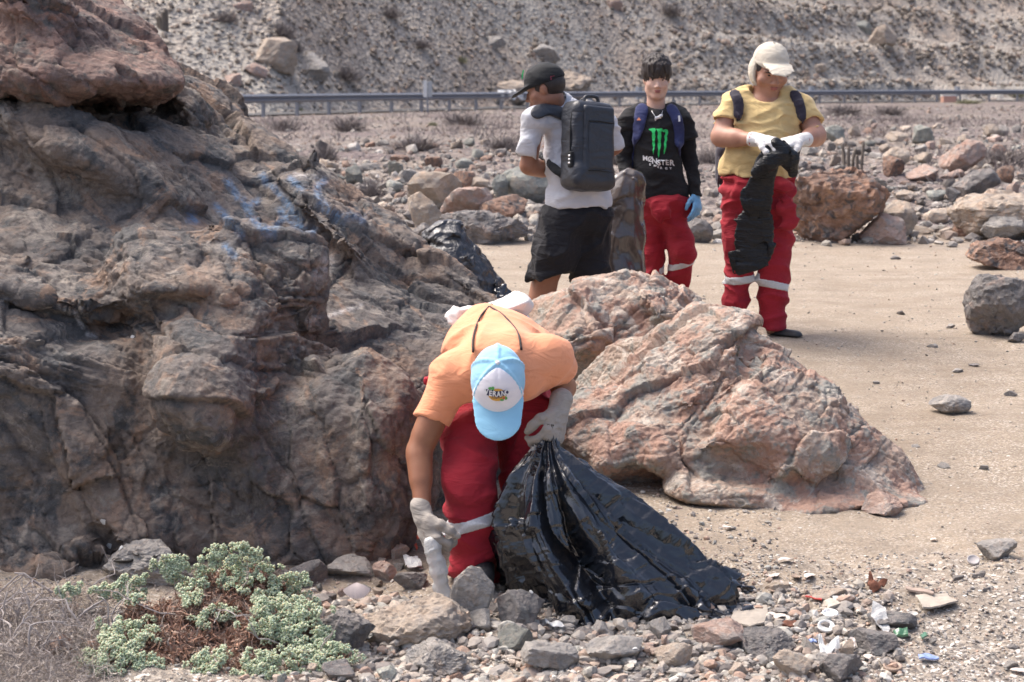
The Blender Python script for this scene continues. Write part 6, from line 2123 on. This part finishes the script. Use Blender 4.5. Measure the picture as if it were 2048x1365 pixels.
# painted letters on the hillside boulder
dg = bpy.context.evaluated_depsgraph_get()
for ch, x in (('T', 1005), ('E', 1021), ('N', 1036), ('I', 1048)):
    v, f = text_faces(ch, (x, 191), (1.05, .03), (0, -1), 26, .06, cuts=1)
    dpt = 200.0
    dg.update()
    W = []
    o3 = Vector((0, 0, CZ))
    for a, b in v:
        d = Vector(ray(a, b)).normalized()
        hit, loc, nr, idx, ob, mt = SC.ray_cast(dg, o3 + d * 30, d)
        W.append(np.array(loc - d * .06) if hit else None)
    good = [w for w in W if w is not None]
    if not good: continue
    my = np.median([w[1] for w in good])
    W = [w if w is not None and abs(w[1] - my) < 1.2 else P(a, b, my) for w, (a, b) in zip(W, v)]
    W = np.array(W); cc = W.mean(0)
    me = bpy.data.meshes.new('painted_letter'); me.from_pydata((W - cc).tolist(), [], f); me.materials.append(M_WSIGN)
    o = bpy.data.objects.new('painted_letter', me); COL.objects.link(o)
    best = min((q for q in bpy.data.objects if q.name.startswith('boulder') and q.type == 'MESH'), key=lambda q: (q.location - Vector(cc)).length)
    o.parent = best; o.location = Vector(cc) - best.location

# ================================================================== PLANTS
def strips(pts0, dirs, lens, wid, r, curl=.6, seg=3):
    """thin curling ribbons, vectorised; returns V, F"""
    n = len(pts0); V = np.zeros((n, seg + 1, 2, 3)); p = pts0.copy(); d = dirs / np.linalg.norm(dirs, axis=1)[:, None]
    s = np.cross(d, r.normal(size=(n, 3))); s /= np.maximum(1e-6, np.linalg.norm(s, axis=1))[:, None]
    for k in range(seg + 1):
        w = (wid * (1 - .75 * k / seg))[:, None] * s
        V[:, k, 0] = p - w; V[:, k, 1] = p + w
        d = d + r.normal(size=(n, 3)) * curl; d /= np.linalg.norm(d, axis=1)[:, None]
        p = p + d * (lens / seg)[:, None]
    base = (np.arange(n) * (seg + 1) * 2)[:, None, None]
    q = np.array([[2 * k, 2 * k + 1, 2 * k + 3, 2 * k + 2] for k in range(seg)])[None]
    return V.reshape(-1, 3), (base + q).reshape(-1, 4)


def branch_parts(r, p, d, L, rad, depth, out, spread=.7, droop=0.0):
    n = 5
    pts = [np.array(p)]
    for k in range(n):
        d = unit(d + r.normal(size=3) * .22 + np.array([0, 0, -droop])); pts.append(pts[-1] + d * L / n)
    out.append(tube_arrays(pts, np.linspace(rad, rad * .55, n + 1), 5, False))
    if depth > 0:
        for k in range(r.randint(2, 4)):
            i = r.randint(2, n + 1)
            branch_parts(r, pts[i], unit(d + r.normal(size=3) * spread), L * r.uniform(.5, .8), rad * .55, depth - 1, out, spread, droop)


t = NT('grey_twig'); M_TWIG = t.done(t.mix(t.noise(30, 4), (.30, .265, .245), (.44, .40, .38)), .9, t.bump(t.noise(120, 3), .4, .003), .2)
M_BROWN = island_mat('withered_leaves', [(0, (.17, .09, .06)), (.3, (.33, .18, .12)), (.6, (.42, .25, .18)), (.85, (.36, .25, .19)), (1, (.46, .38, .32))], .2, 60, .003, .9)
t = NT('succulent_leaf')
g = t.n('ShaderNodeNewGeometry')
M_SUCC = t.done(t.ramp(g.outputs['Random Per Island'], [(0, (.30, .35, .22)), (.5, (.43, .49, .33)), (.85, (.50, .55, .41)), (1, (.54, .52, .33))]), .6, None, .3, Subsurface_Weight=.1)
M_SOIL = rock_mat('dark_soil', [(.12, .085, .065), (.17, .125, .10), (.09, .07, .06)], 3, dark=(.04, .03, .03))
# --- the green shrub
r = np.random.RandomState(77)
def mound(px, py):
    """height of the shrub's cushion over the ground at a photo pixel of its foot"""
    return 0
sc0 = G(430, 1330)
shrub = empty('shrub', sc0, 'low shrub of pale green succulent tufts on withered brown stems at the lower left', 'shrub')
SY = 6.35
MD = Sdf()
for (x, y, rx_, ry_, Y) in ((480, 1215, 120, 70, 6.72), (400, 1270, 170, 80, 6.55), (330, 1330, 150, 70, 6.35), (560, 1300, 130, 80, 6.45), (600, 1360, 120, 60, 6.3), (450, 1370, 220, 60, 6.25), (250, 1370, 110, 80, 6.25)):
    MD.add(ell(P(x, y, Y), (rx_ * Y / FPX, .17, ry_ * Y / FPX)), .05)
MD.disp = lambda p: F32(.03) * fbm(p * 9, 3, 5)
sdf_obj('withered_mass', MD, M_SOIL, shrub, .014)
# withered curls over the mound
NB = 11000
bx = r.uniform(150, 700, NB); by = r.uniform(1130, 1400, NB)
W, dd_ = cast_many(MD, bx, by, 5.6, 7.4)
ok = np.abs(MD(W)) < .01
W, dd_ = W[ok], dd_[ok]
vals = vnoise(W * 9, 8)
dirs = np.stack([r.normal(size=len(W)) * .7, -np.abs(r.normal(size=len(W))) * .8, r.normal(size=len(W)) * .7 + .1], 1)
Vc, Fc = strips(W, dirs, r.uniform(.03, .075, len(W)), r.uniform(.002, .0055, len(W)), r, .75, 4)
o = arr = bpy.data.objects.new('withered_leaves', np_mesh('withered_leaves', Vc - np.array(sc0), Fc)); arr.data.materials.append(M_BROWN); COL.objects.link(o); o.parent = shrub; tag(o, kind='stuff')
# leaf: a small stubby spindle
lf = np.array([[0, 0, 0], [.16, 0, .45], [0, .13, .45], [-.16, 0, .45], [0, -.13, .45], [.13, 0, .8], [0, .1, .8], [-.13, 0, .8], [0, -.1, .8], [0, 0, 1.0]])
lq = [(0, 2, 1), (0, 3, 2), (0, 4, 3), (0, 1, 4), (9, 5, 6), (9, 6, 7), (9, 7, 8), (9, 8, 5)]
lq += [q for k in range(4) for q in ((1 + k, 1 + (k + 1) % 4, 5 + (k + 1) % 4), (1 + k, 5 + (k + 1) % 4, 5 + k))]
lq = np.array(lq)
CL = [(500, 1150, 62), (455, 1125, 32), (415, 1135, 26), (268, 1196, 46), (385, 1180, 34), (575, 1208, 60), (540, 1248, 62), (622, 1240, 46), (640, 1300, 52), (248, 1290, 54), (225, 1340, 54), (290, 1275, 34), (432, 1345, 46), (590, 1335, 60), (662, 1335, 50), (335, 1150, 36),
      (452, 1232, 22), (408, 1252, 20), (190, 1335, 36), (300, 1345, 32), (520, 1365, 60), (640, 1365, 50), (385, 1205, 24), (140, 1195, 24), (205, 1190, 18), (470, 1175, 30), (560, 1275, 36), (360, 1135, 22)]
for ci, (cx_, cy_, cr) in enumerate(CL):
    n = int((cr / 8.0) ** 2 * 1.1) + 6
    a = r.uniform(0, 6.283, n); q = .74 * cr * np.sqrt(r.uniform(0, 1, n)) * (1 + .25 * np.sin(3 * a + ci))
    X, Yp = cx_ + q * np.cos(a), cy_ + q * .85 * np.sin(a)
    W, dd_ = cast_many(MD, X, Yp, 5.6, 7.4)
    good = np.abs(MD(W)) < .02
    for k in range(n):
        if not good[k]:
            W[k] = P(X[k], Yp[k], SY + .3 if Yp[k] < 1230 else SY)
    lift = .020 + .035 * np.sqrt(np.maximum(0, 1 - (q / (cr * 1.25)) ** 2)) * r.uniform(.5, 1.1, n) * cr / 45
    out = np.stack([(X - cx_) / cr * .5 + r.normal(size=n) * .2, -.6 + r.normal(size=n) * .2, .75 + (cy_ - Yp) / cr * .4], 1); out /= np.linalg.norm(out, axis=1)[:, None]
    Cn = W + out * lift[:, None]
    VV, FF, off = [], [], 0
    for k in range(n):
        m = 26
        cth = r.uniform(-.35, 1, m); ph = r.uniform(0, 6.283, m)
        z = out[k]; xa = unit(np.cross(z, [.3, .2, .9])); ya = np.cross(z, xa)
        dirs = (np.sqrt(1 - cth ** 2) * np.cos(ph))[:, None] * xa + (np.sqrt(1 - cth ** 2) * np.sin(ph))[:, None] * ya + cth[:, None] * z
        for d in dirs:
            s = r.uniform(.010, .0155)
            u_ = unit(np.cross(d, [.1, .9, .3])); v_ = np.cross(d, u_)
            VV.append(Cn[k] + d * .004 + (lf[:, :1] * u_ * 1.7 + lf[:, 1:2] * v_ * 1.8 + lf[:, 2:] * d * .85) * s); FF.append(lq + off); off += len(lf)
    me = np_mesh('leaf_cluster', np.concatenate(VV) - np.array(sc0), np.concatenate(FF)); me.materials.append(M_SUCC)
    o = bpy.data.objects.new('leaf_cluster', me); COL.objects.link(o); o.parent = shrub; tag(o, kind='stuff')
# twigs of the shrub
tw = []
for (x, y) in ((270, 1200), (300, 1215), (480, 1190), (420, 1220), (560, 1225), (640, 1320), (600, 1290), (350, 1230), (700, 1330)):
    w, _ = cast_many(MD, [x], [y], 5.6, 7.4)
    branch_parts(r, w[0], np.array([r.normal() * .6, -.5, .5]), r.uniform(.08, .16), .0035, 1, tw)
o = arr_obj('twigs', tw, M_TWIG, shrub); tag(o, kind='stuff')
# --- dead twigs at the lower left
r = np.random.RandomState(41)
b0 = G(60, 1290)
dead = empty('dead_shrub', b0, 'tangle of bare grey twigs in the lower left corner against the dark outcrop', 'dead shrub')
tw = []
for k in range(46):
    g0 = G(r.uniform(-60, 190), r.uniform(1185, 1340))
    branch_parts(r, g0 + [0, 0, -.01], np.array([r.normal() * .9, -.1 + r.normal() * .5, .55 + .4 * r.uniform()]), r.uniform(.10, .20), r.uniform(.0035, .007), 2, tw, .8, .10)
o = arr_obj('branches', tw, M_TWIG, dead); tag(o, kind='stuff')
n = 8000
gx = r.uniform(-80, 210, n); gy = r.uniform(1235, 1400, n)
W = np.array([G(a, b) for a, b in zip(np.linspace(-80, 210, 20).repeat(8), np.tile(np.linspace(1220, 1400, 8), 20))])
W = W[r.randint(0, len(W), n)] + r.normal(size=(n, 3)) * [.03, .05, .004]
W[:, 2] += r.uniform(0, .06, n)
Vc, Fc = strips(W, np.stack([r.normal(size=n), r.normal(size=n), r.uniform(.0, .8, n)], 1), r.uniform(.03, .09, n), r.uniform(.0007, .0016, n), r, .4, 3)
M_DRY = island_mat('dry_stems', [(0, (.20, .165, .145)), (.5, (.34, .295, .265)), (1, (.50, .45, .41))], .1, 60, .003)
o = bpy.data.objects.new('dry_stems', np_mesh('dry_stems', Vc - np.array(b0), Fc)); o.data.materials.append(M_DRY); COL.objects.link(o); o.parent = dead; tag(o, kind='stuff')
# --- dry bushes on the bank and the hillside
M_DRYB = island_mat('dry_bush_twigs', [(0, (.11, .095, .095)), (.5, (.19, .165, .16)), (1, (.27, .24, .225))], .1, 60, .003)
M_GRNB = island_mat('green_bush_twigs', [(0, (.15, .15, .09)), (.5, (.24, .24, .14)), (1, (.33, .32, .2))], .1, 60, .003)
def bush_mesh(seed):
    r = np.random.RandomState(seed); n = 420
    p = r.normal(size=(n, 3)) * [.13, .13, .02]; p[:, 2] = np.abs(p[:, 2])
    d = p * [2.2, 2.2, 0] + np.stack([r.normal(size=n) * .5, r.normal(size=n) * .5, np.abs(r.normal(size=n)) * .6 + .25], 1)
    return np_mesh('dry_bush', *strips(p, d, r.uniform(.25, .5, n), r.uniform(.006, .014, n), r, .35, 3))
BM_ = [bush_mesh(k) for k in range(4)]
for me in BM_: me.materials.append(M_DRYB)
BG = bush_mesh(9); BG.materials.append(M_GRNB)
BSH = [(650, 322, 70, 50, 'dark dry bush right of the outcrop ridge, on the left bank'), (700, 262, 90, 40, 'flat dry bush below the guardrail, left'), (740, 395, 60, 46, 'dry bush in the rubble behind the blue paint'), (930, 250, 110, 36, 'wide dry bush below the guardrail, middle'), (1010, 300, 90, 40, 'dry bush left of the sleeve of the person in grey'),
       (570, 262, 80, 34, 'dry bush beside the ridge under the guardrail posts'), (830, 300, 120, 40, 'low wide dry bush in the middle of the left bank'), (1690, 230, 90, 30, 'dry bush under the guardrail right of the yellow sleeve'), (1780, 232, 80, 30, 'dry bush on the crest of the right bank'), (2010, 330, 120, 50, 'dry bush at the right edge of the bank'),
       (450, 45, 60, 34, 'dry bush high on the hillside, left'), (565, 75, 66, 46, 'dark bush right above the wedge-shaped boulder'), (590, 105, 44, 34, 'small bush behind the wedge-shaped boulder'), (690, 160, 74, 40, 'dry bush right of the two large hillside boulders'), (780, 35, 60, 32, 'dry bush at the top of the hillside, centre'), (840, 95, 60, 24, 'pale bush in the middle of the hillside'),
       (1340, 30, 70, 30, 'dry bush at the top of the hillside above the fringe'), (1230, 330, 60, 40, 'dry bush behind the black backpack'), (1420, 330, 80, 50, 'dry bush between the two people in red trousers')]
for i, (x, y, w, h, lab) in enumerate(BSH):
    g0 = G(x, y); s = g0[1] / FPX
    o = bpy.data.objects.new('dry_bush', BM_[i % 4]); COL.objects.link(o)
    o.location = g0; o.scale = (w * s / .95, w * s / 1.1, h * s / .55); o.rotation_euler = (0, 0, i * 1.7)
    tag(o, lab, 'bush', 'dry bushes on the slopes')
for i, (x, y, w, h, lab) in enumerate(((597, 222, 22, 10, 'small green bush under the guardrail near the outcrop'), (922, 126, 34, 20, 'dark green bush on the hillside left of the black cap'), (1935, 208, 60, 12, 'yellow-green plants beside the far right road marker'), (2030, 195, 50, 22, 'greenish bush at the right edge above the bank'), (865, 252, 26, 12, 'small green plant below the guardrail, centre'))):
    g0 = G(x, y); s = g0[1] / FPX
    o = bpy.data.objects.new('green_bush', BG); COL.objects.link(o)
    o.location = g0; o.scale = (w * s / .95, w * s / 1.1, h * s / .55); o.rotation_euler = (0, 0, i * 1.3)
    tag(o, lab, 'bush', 'small green bushes on the slopes')
# --- low dry scrub on the bank below the guardrail
r = np.random.RandomState(15)
n = 60000
u_ = r.uniform(-.19, .30, n); Yd = 24 * (100 / 24) ** r.uniform(0, 1, n)
X_ = u_ * Yd
keep = (Yd < rail_y(X_) - 2) & (vnoise(np.stack([X_ * .22, Yd * .16, X_ * 0], 1), 31) + .5 * vnoise(np.stack([X_ * .9, Yd * .7, X_ * 0], 1), 33) > np.where(Yd > 36, .10, .42))
X_, Yd = X_[keep][:16000], Yd[keep][:16000]
W = np.stack([X_, Yd, ground_z(X_, Yd) - .01], 1); n = len(W)
Vc, Fc = strips(W, np.stack([r.normal(size=n) * .8, r.normal(size=n) * .8, np.abs(r.normal(size=n)) * .6 + .35], 1), r.uniform(.10, .26, n), r.uniform(.006, .013, n), r, .4, 2)
M_SCRUB = island_mat('dry_scrub', [(0, (.13, .105, .105)), (.5, (.215, .18, .172)), (1, (.31, .265, .245))], .1, 60, .003)
o = link('dry_scrub', np_mesh('dry_scrub', Vc, Fc), M_SCRUB); tag(o, kind='stuff')
# --- cactus stems
M_CACT = plain('dry_cactus', (.20, .17, .14), .9, .2, 0, 30, .35, .6)
def cactus(px, py, hpx, n, lab, seed, w=34):
    r = np.random.RandomState(seed); g0 = G(px, py); s = g0[1] / FPX
    c = empty('cactus', g0, lab, 'cactus')
    for k in range(n):
        b = g0 + [(-.5 + (k + .5) / n) * w * s, r.uniform(-.1, .1), -.05]
        h = hpx * s * r.uniform(.45, 1.0)
        pts = [b, b + [r.normal() * .01, 0, h * .5], b + [r.normal() * .03, 0, h]]
        V, Fq = tube_arrays(catmull(pts, 5), 3.2 * s, 12)
        nn = (len(V) - 2) // 12
        cen = V[:-2].reshape(nn, 12, 3).mean(1)
        V[:-2] = (cen[:, None] + (V[:-2].reshape(nn, 12, 3) - cen[:, None]) * np.where(np.arange(12) % 2, .78, 1)[None, :, None]).reshape(-1, 3)
        arr_obj('stem', [(V, Fq)], M_CACT, c)
cactus(1702, 342, 66, 7, 'clump of dry cactus stems right of the elbow of the person in yellow', 5, 44)
cactus(325, 62, 46, 5, 'clump of dry cactus stems on the hillside above the dark outcrop', 6, 22)

# ================================================================== LITTER
M_CARD = plain('grey_cardboard', (.42, .37, .31), .9, .2, 0, 18, .2, .3)
M_WPL = plain('white_plastic', (.58, .58, .56), .4, .5, 0, 30, .1, .1)
M_RUST = plain('rusty_metal', (.16, .065, .04), .8, .3, .2, 40, .5, .6)
M_GLASSG = plain('green_glass', (.08, .20, .11), .15, .6); M_BLUEP = plain('blue_plastic', (.25, .33, .58), .4, .5); M_REDPL = plain('red_plastic', (.58, .06, .05), .4, .5)
M_SHELL = plain('shell', (.66, .57, .50), .6, .4, 0, 50, .2, .3); M_SHELLD = plain('shell_inside', (.34, .25, .19), .5, .4, 0, 50, .3, .3)
M_MUSS = plain('mussel_shell', (.025, .022, .018), .3, .5, 0, 40, .4, .2)
def lay(name, poly_px, th, mat, lab, cat, lift=.012, curl=0.0, seed=1, tilt=0.0):
    """a flat thing lying on the ground, its outline given in photo pixels"""
    C = np.array([G(x, y) for x, y in poly_px]); c = C.mean(0)
    top = [np.array([q[0], q[1], c[2] + lift + .35 * (q[2] - c[2]) + tilt * (q[1] - c[1])]) for q in C]
    r = np.random.RandomState(seed)
    bm = bmesh.new()
    f = bm.faces.new([bm.verts.new(q - c) for q in top])
    bmesh.ops.triangulate(bm, faces=bm.faces[:])
    for _ in range(3): bmesh.ops.subdivide_edges(bm, edges=bm.edges[:], cuts=1, use_grid_fill=True)
    sz = np.ptp(C[:, 0])
    for v in bm.verts:
        p = np.array(v.co[:])
        v.co.z += curl * sz * float(vnoise((p / sz * 2.2 + seed)[None], seed)[0]) + .02 * sz * float(vnoise((p / sz * 7 + seed)[None], seed)[0])
    ex = bmesh.ops.extrude_face_region(bm, geom=bm.faces[:])
    bmesh.ops.translate(bm, vec=(0, 0, -th), verts=[g for g in ex['geom'] if isinstance(g, bmesh.types.BMVert)])
    bmesh.ops.recalc_face_normals(bm, faces=bm.faces[:])
    me = bpy.data.meshes.new(name); bm.to_mesh(me); bm.free(); me.materials.append(mat)
    o = bpy.data.objects.new(name, me); COL.objects.link(o); o.location = c
    return tag(o, lab, cat)
lay('cardboard', [(1478, 1208), (1533, 1206), (1536, 1238), (1527, 1262), (1500, 1272), (1470, 1262), (1462, 1245)], .006, M_CARD, 'grey-brown piece of cardboard under the right end of the large bin bag', 'cardboard', .02, .04, 3)
lay('cardboard', [(1830, 1206), (1838, 1201), (1895, 1199), (1898, 1208), (1916, 1219), (1890, 1232), (1845, 1236), (1838, 1216)], .006, M_CARD, 'torn grey piece of cardboard lying on the gravel at the right', 'cardboard', .03, .05, 5)
lay('plastic_shard', [(1664, 1206), (1700, 1204), (1708, 1208), (1668, 1218)], .004, M_WPL, 'flat white plastic shard beside the red strip', 'plastic shard', .025, .1, 7)
lay('plastic_strip', [(1612, 1204), (1644, 1209), (1643, 1212), (1610, 1208)], .004, M_REDPL, 'narrow red plastic strip on the gravel', 'plastic strip', .025, .05, 8)
lay('plastic_shard', [(1741, 1262), (1745, 1252), (1770, 1256), (1780, 1276), (1774, 1279)], .003, M_CLEAR, 'pale see-through plastic shard standing on the gravel', 'plastic shard', .05, .15, 9, .9)
lay('glass_shard', [(1786, 1280), (1814, 1274), (1816, 1284), (1790, 1287)], .008, M_GLASSG, 'green bottle-glass shard below the see-through shard', 'glass shard', .03, .2, 10, .5)
lay('glass_shard', [(1840, 1284), (1850, 1279), (1855, 1284), (1844, 1289)], .006, M_GLASSG, 'small green glass piece to the right of the larger one', 'glass shard', .025, .1, 11)
lay('plastic_strip', [(1836, 1320), (1874, 1326), (1878, 1333), (1838, 1331)], .005, M_BLUEP, 'blue plastic strip near the bottom right corner', 'plastic strip', .025, .15, 12)
lay('plastic_scrap', [(1617, 1300), (1630, 1303), (1634, 1308), (1622, 1308)], .004, M_BLUEP, 'small blue plastic scrap at the bottom right of the bin bag', 'plastic scrap', .04, .2, 13)
lay('plastic_sheet', [(1632, 1300), (1650, 1310), (1676, 1308), (1680, 1318), (1655, 1326), (1640, 1318)], .003, M_WPL, 'white curled plastic sheet near the bottom edge', 'plastic sheet', .04, .35, 14, .4)
lay('shell_piece', [(1690, 1310), (1708, 1301), (1712, 1312), (1700, 1316)], .006, M_SHELL, 'white shell piece right of the white curled plastic sheet', 'shell', .04, .3, 15, .4)
lay('rusty_scrap', [(1734, 1182), (1738, 1168), (1750, 1178), (1775, 1180), (1760, 1188), (1742, 1188)], .004, M_RUST, 'jagged rusty metal scrap standing on the gravel', 'metal scrap', .03, .4, 16, .5)
lay('brown_shard', [(1563, 1254), (1590, 1250), (1598, 1258), (1585, 1265), (1565, 1262)], .01, M_RUST, 'flat reddish brown shard among the shells', 'shard', .02, .1, 17)
lay('wood_splinter', [(1811, 1183), (1835, 1185), (1868, 1196), (1866, 1199), (1812, 1191)], .006, plain('grey_wood', (.36, .28, .23), .9), 'thin wood splinter above the torn cardboard', 'splinter', .02, .05, 18)
lay('paper_scrap', [(1090, 1252), (1125, 1262), (1130, 1272), (1095, 1268)], .003, M_WPL, 'white paper scrap at the front edge of the large bin bag', 'paper', .03, .2, 19)
lay('paper_scrap', [(1240, 1322), (1262, 1318), (1275, 1330), (1248, 1332)], .003, M_WPL, 'white scrap between the stones below the bin bag', 'paper', .05, .2, 20)
lay('paper_scrap', [(806, 1134), (836, 1128), (844, 1142), (815, 1148)], .003, M_WPL, 'crumpled white paper between the outcrop and the bottle', 'paper', .03, .25, 21, .1)
lay('glass_shard', [(720, 1290), (742, 1282), (748, 1300), (730, 1306)], .006, M_MUSS, 'dark glass shard right of the green shrub', 'glass shard', .05, .2, 22, .4)
def disc(px, py, wpx, mat, lab, cat, name, rim=True, tilt=.0):
    g0 = G(px, py); rr = wpx * g0[1] / FPX / 2
    pr = [(0, .18), (.72, .18), (.80, .30), (.92, .34), (1, .28), (1, 0), (0, 0)] if rim else [(0, .35), (.5, .3), (.85, .12), (1, 0), (0, -.02)]
    a = np.linspace(0, 2 * np.pi, 24, endpoint=False); V = []; Fq = []
    for (q, z) in pr: V += [np.array([q * rr * np.cos(t_), q * rr * np.sin(t_), z * rr]) for t_ in a]
    for i in range(len(pr) - 1):
        for k in range(24): Fq.append((i * 24 + k, i * 24 + (k + 1) % 24, (i + 1) * 24 + (k + 1) % 24, (i + 1) * 24 + k))
    V = np.array(V); R = np.array(Matrix.Rotation(tilt, 3, 'X')); V = V @ R.T
    o = arr_obj(name, [(V + g0 + [0, 0, .008 + abs(math.sin(tilt)) * rr], np.array(Fq))], mat)
    return tag(o, lab, cat)
disc(1660, 1238, 34, M_CLEAR, 'round clear plastic lid lying on the shells', 'lid', 'plastic_disc', True, .25)
disc(1652, 1268, 36, M_WPL, 'round white crushed lid below the clear one', 'lid', 'plastic_disc', True, .5)
disc(1826, 1236, 20, plain('pale_cap', (.5, .47, .42), .6), 'round pale bottle cap left of the torn cardboard', 'cap', 'bottle_cap', True, .2)
disc(1946, 1133, 26, plain('grey_cap', (.40, .37, .36), .6), 'grey round cap on the dirt near the right edge', 'cap', 'bottle_cap', True, .6)
disc(1785, 1345, 40, M_SHELLD, 'jar lid at the bottom edge right of the dark stones', 'lid', 'jar_lid', True, .2)
def shell(px, py, wpx, lab, mat=M_SHELL, up=1, yaw=0.0, tilt=.5, ribs=14, name='shell', hh=.38):
    """a fan-shaped ribbed bowl"""
    g0 = G(px, py); rr = wpx * g0[1] / FPX / 2
    V, Fq = [], []
    nr, na = 8, 57
    for sgn in (0, 1):
        for i in range(nr):
            q = i / (nr - 1)
            for k in range(na):
                t_ = -1.15 + 2.3 * k / (na - 1)
                rad = q * rr * 1.35 * (.75 + .25 * math.cos(t_ * .7)) * (1 + .025 * q * math.cos(ribs * t_ * 2.7))
                z = rr * hh * 1.9 * (1 - (1.25 * q - .35) ** 2) * .55 + .020 * rr * q * math.cos(ribs * t_ * 2.7) - sgn * .05 * rr
                V.append((rad * math.sin(t_), rad * math.cos(t_) - .5 * rr, up * z))
        o_ = sgn * nr * na
        for i in range(nr - 1):
            for k in range(na - 1): Fq.append((o_ + i * na + k, o_ + i * na + k + 1, o_ + (i + 1) * na + k + 1, o_ + (i + 1) * na + k))
    V = np.array(V); R = np.array(Matrix.Rotation(yaw, 3, 'Z') @ Matrix.Rotation(tilt, 3, 'X')); V = V @ R.T
    V[:, 2] -= V[:, 2].min()
    o = arr_obj(name, [(V + g0 + [0, 0, .012], np.array(Fq))], mat)
    return tag(o, lab, 'shell')
shell(714, 1236, 50, 'pink-white ribbed scallop shell on the stones right of the shrub', plain('scallop', (.66, .55, .50), .6), 1, 3.3, -.9, 16, 'scallop_shell', .3).location.z += .06
for px, py, w, lab, mt, up, yw in ((1545, 1160, 30, 'pale open shell at the back of the shell heap', M_SHELL, -1, .4), (1594, 1162, 28, 'brown-lined shell standing at the back of the shell heap', M_SHELLD, -1, 1.6), (1576, 1176, 34, 'broad tan shell in the middle of the shell heap', M_SHELL, -1, 2.4), (1553, 1190, 34, 'open dark-lined shell at the front of the shell heap', M_SHELLD, -1, .2),
                             (1620, 1160, 30, 'white knobbly shell right of the shell heap', M_SHELL, 1, 1.0), (1571, 1128, 30, 'white flat shell above the shell heap', M_SHELL, 1, .3), (1545, 1236, 24, 'white rounded shell left of the reddish brown shard', M_SHELL, 1, 2), (1562, 1242, 36, 'flat white scallop beside the rounded shell', M_SHELL, 1, .9),
                             (1738, 1322, 28, 'white snail-like shell below the mound-like stone', M_SHELL, 1, 1.4), (1307, 1048, 18, 'small white shell on the dirt right of the bin bag', M_SHELL, -1, .3), (2038, 1350, 34, 'white shell at the bottom right corner', M_SHELL, 1, 2.6), (1868, 1086, 16, 'small white shell on the open dirt', M_SHELL, 1, .5), (1455, 1062, 26, 'pale broken shell below the pink outcrop', M_SHELL, -1, 1.9)):
    shell(px, py, w, lab, mt, up, yw, .25 if up > 0 else -.2)
# mussel shells on the flat-topped block, paper bits on the outcrop
dg.update()
def drop(px, py, off=0.0):
    d = Vector(ray(px, py)).normalized()
    hit, loc, nr, idx, ob, mt = SC.ray_cast(dg, Vector((0, 0, CZ)), d)
    return (np.array(loc), np.array(nr)) if hit else (G(px, py), np.array([0, 0, 1.]))
for px, py, w, rz, lab in ((246, 1124, 46, .1, 'long black mussel shell on the flat-topped block, leftmost'), (272, 1110, 24, .9, 'black mussel shell in the middle of the flat-topped block'), (311, 1114, 20, 2.0, 'small black mussel shell at the right of the flat-topped block')):
    L, N = drop(px, py); s = w * L[1] / FPX / 2
    S = Sdf().add(ell(L + [0, 0, s * .16], (s, s * .45, s * .28), np.array(Matrix.Rotation(rz, 3, 'Z'))), 0).sub(ell(L + [0, -s * .06, s * .36], (s * .86, s * .36, s * .26), np.array(Matrix.Rotation(rz, 3, 'Z'))), .002)
    tag(sdf_obj('mussel_shell', S, M_MUSS, None, max(.0018, s / 14)), lab, 'shell')
for px, py, w, lab in ((208, 1043, 16, 'white paper bit stuck on the lower face of the dark outcrop'), (220, 1092, 14, 'white paper bit on the flat-topped block, left'), (243, 1098, 14, 'whitish scrap near the mussel shells'), (266, 676, 12, 'small white scrap on the ledge of the dark outcrop'), (1062, 1185, 10, 'white sticker on the left part of the large bin bag')):
    L, N = drop(px, py); s = w * L[1] / FPX / 2; r = np.random.RandomState(px)
    V = np.array([(-1, -.7, 0), (.3, -.9, .25), (1, -.2, 0), (.6, .9, -.2), (-.5, .7, .2), (0, 0, .3)]) * s
    n_ = unit(N); u_ = unit(np.cross(n_, [0, 0, 1]) + 1e-4); v_ = np.cross(n_, u_)
    A = L + n_ * s * .35 + V[:, :1] * u_ + V[:, 1:2] * v_ + V[:, 2:] * n_ * .6
    Bk = A - n_ * .0015
    Fq = [(k, (k + 1) % 5, 5) for k in range(5)]
    fs = Fq + [tuple(6 + i for i in q[::-1]) for q in Fq] + [(k, 6 + k, 6 + (k + 1) % 5, (k + 1) % 5) for k in range(5)]
    me = bpy.data.meshes.new('paper_scrap'); b = A.mean(0); me.from_pydata((np.concatenate([A, Bk]) - b).tolist(), [], fs); me.materials.append(M_WPL)
    o = bpy.data.objects.new('paper_scrap', me); COL.objects.link(o); o.location = b
    tag(o, lab, 'paper')
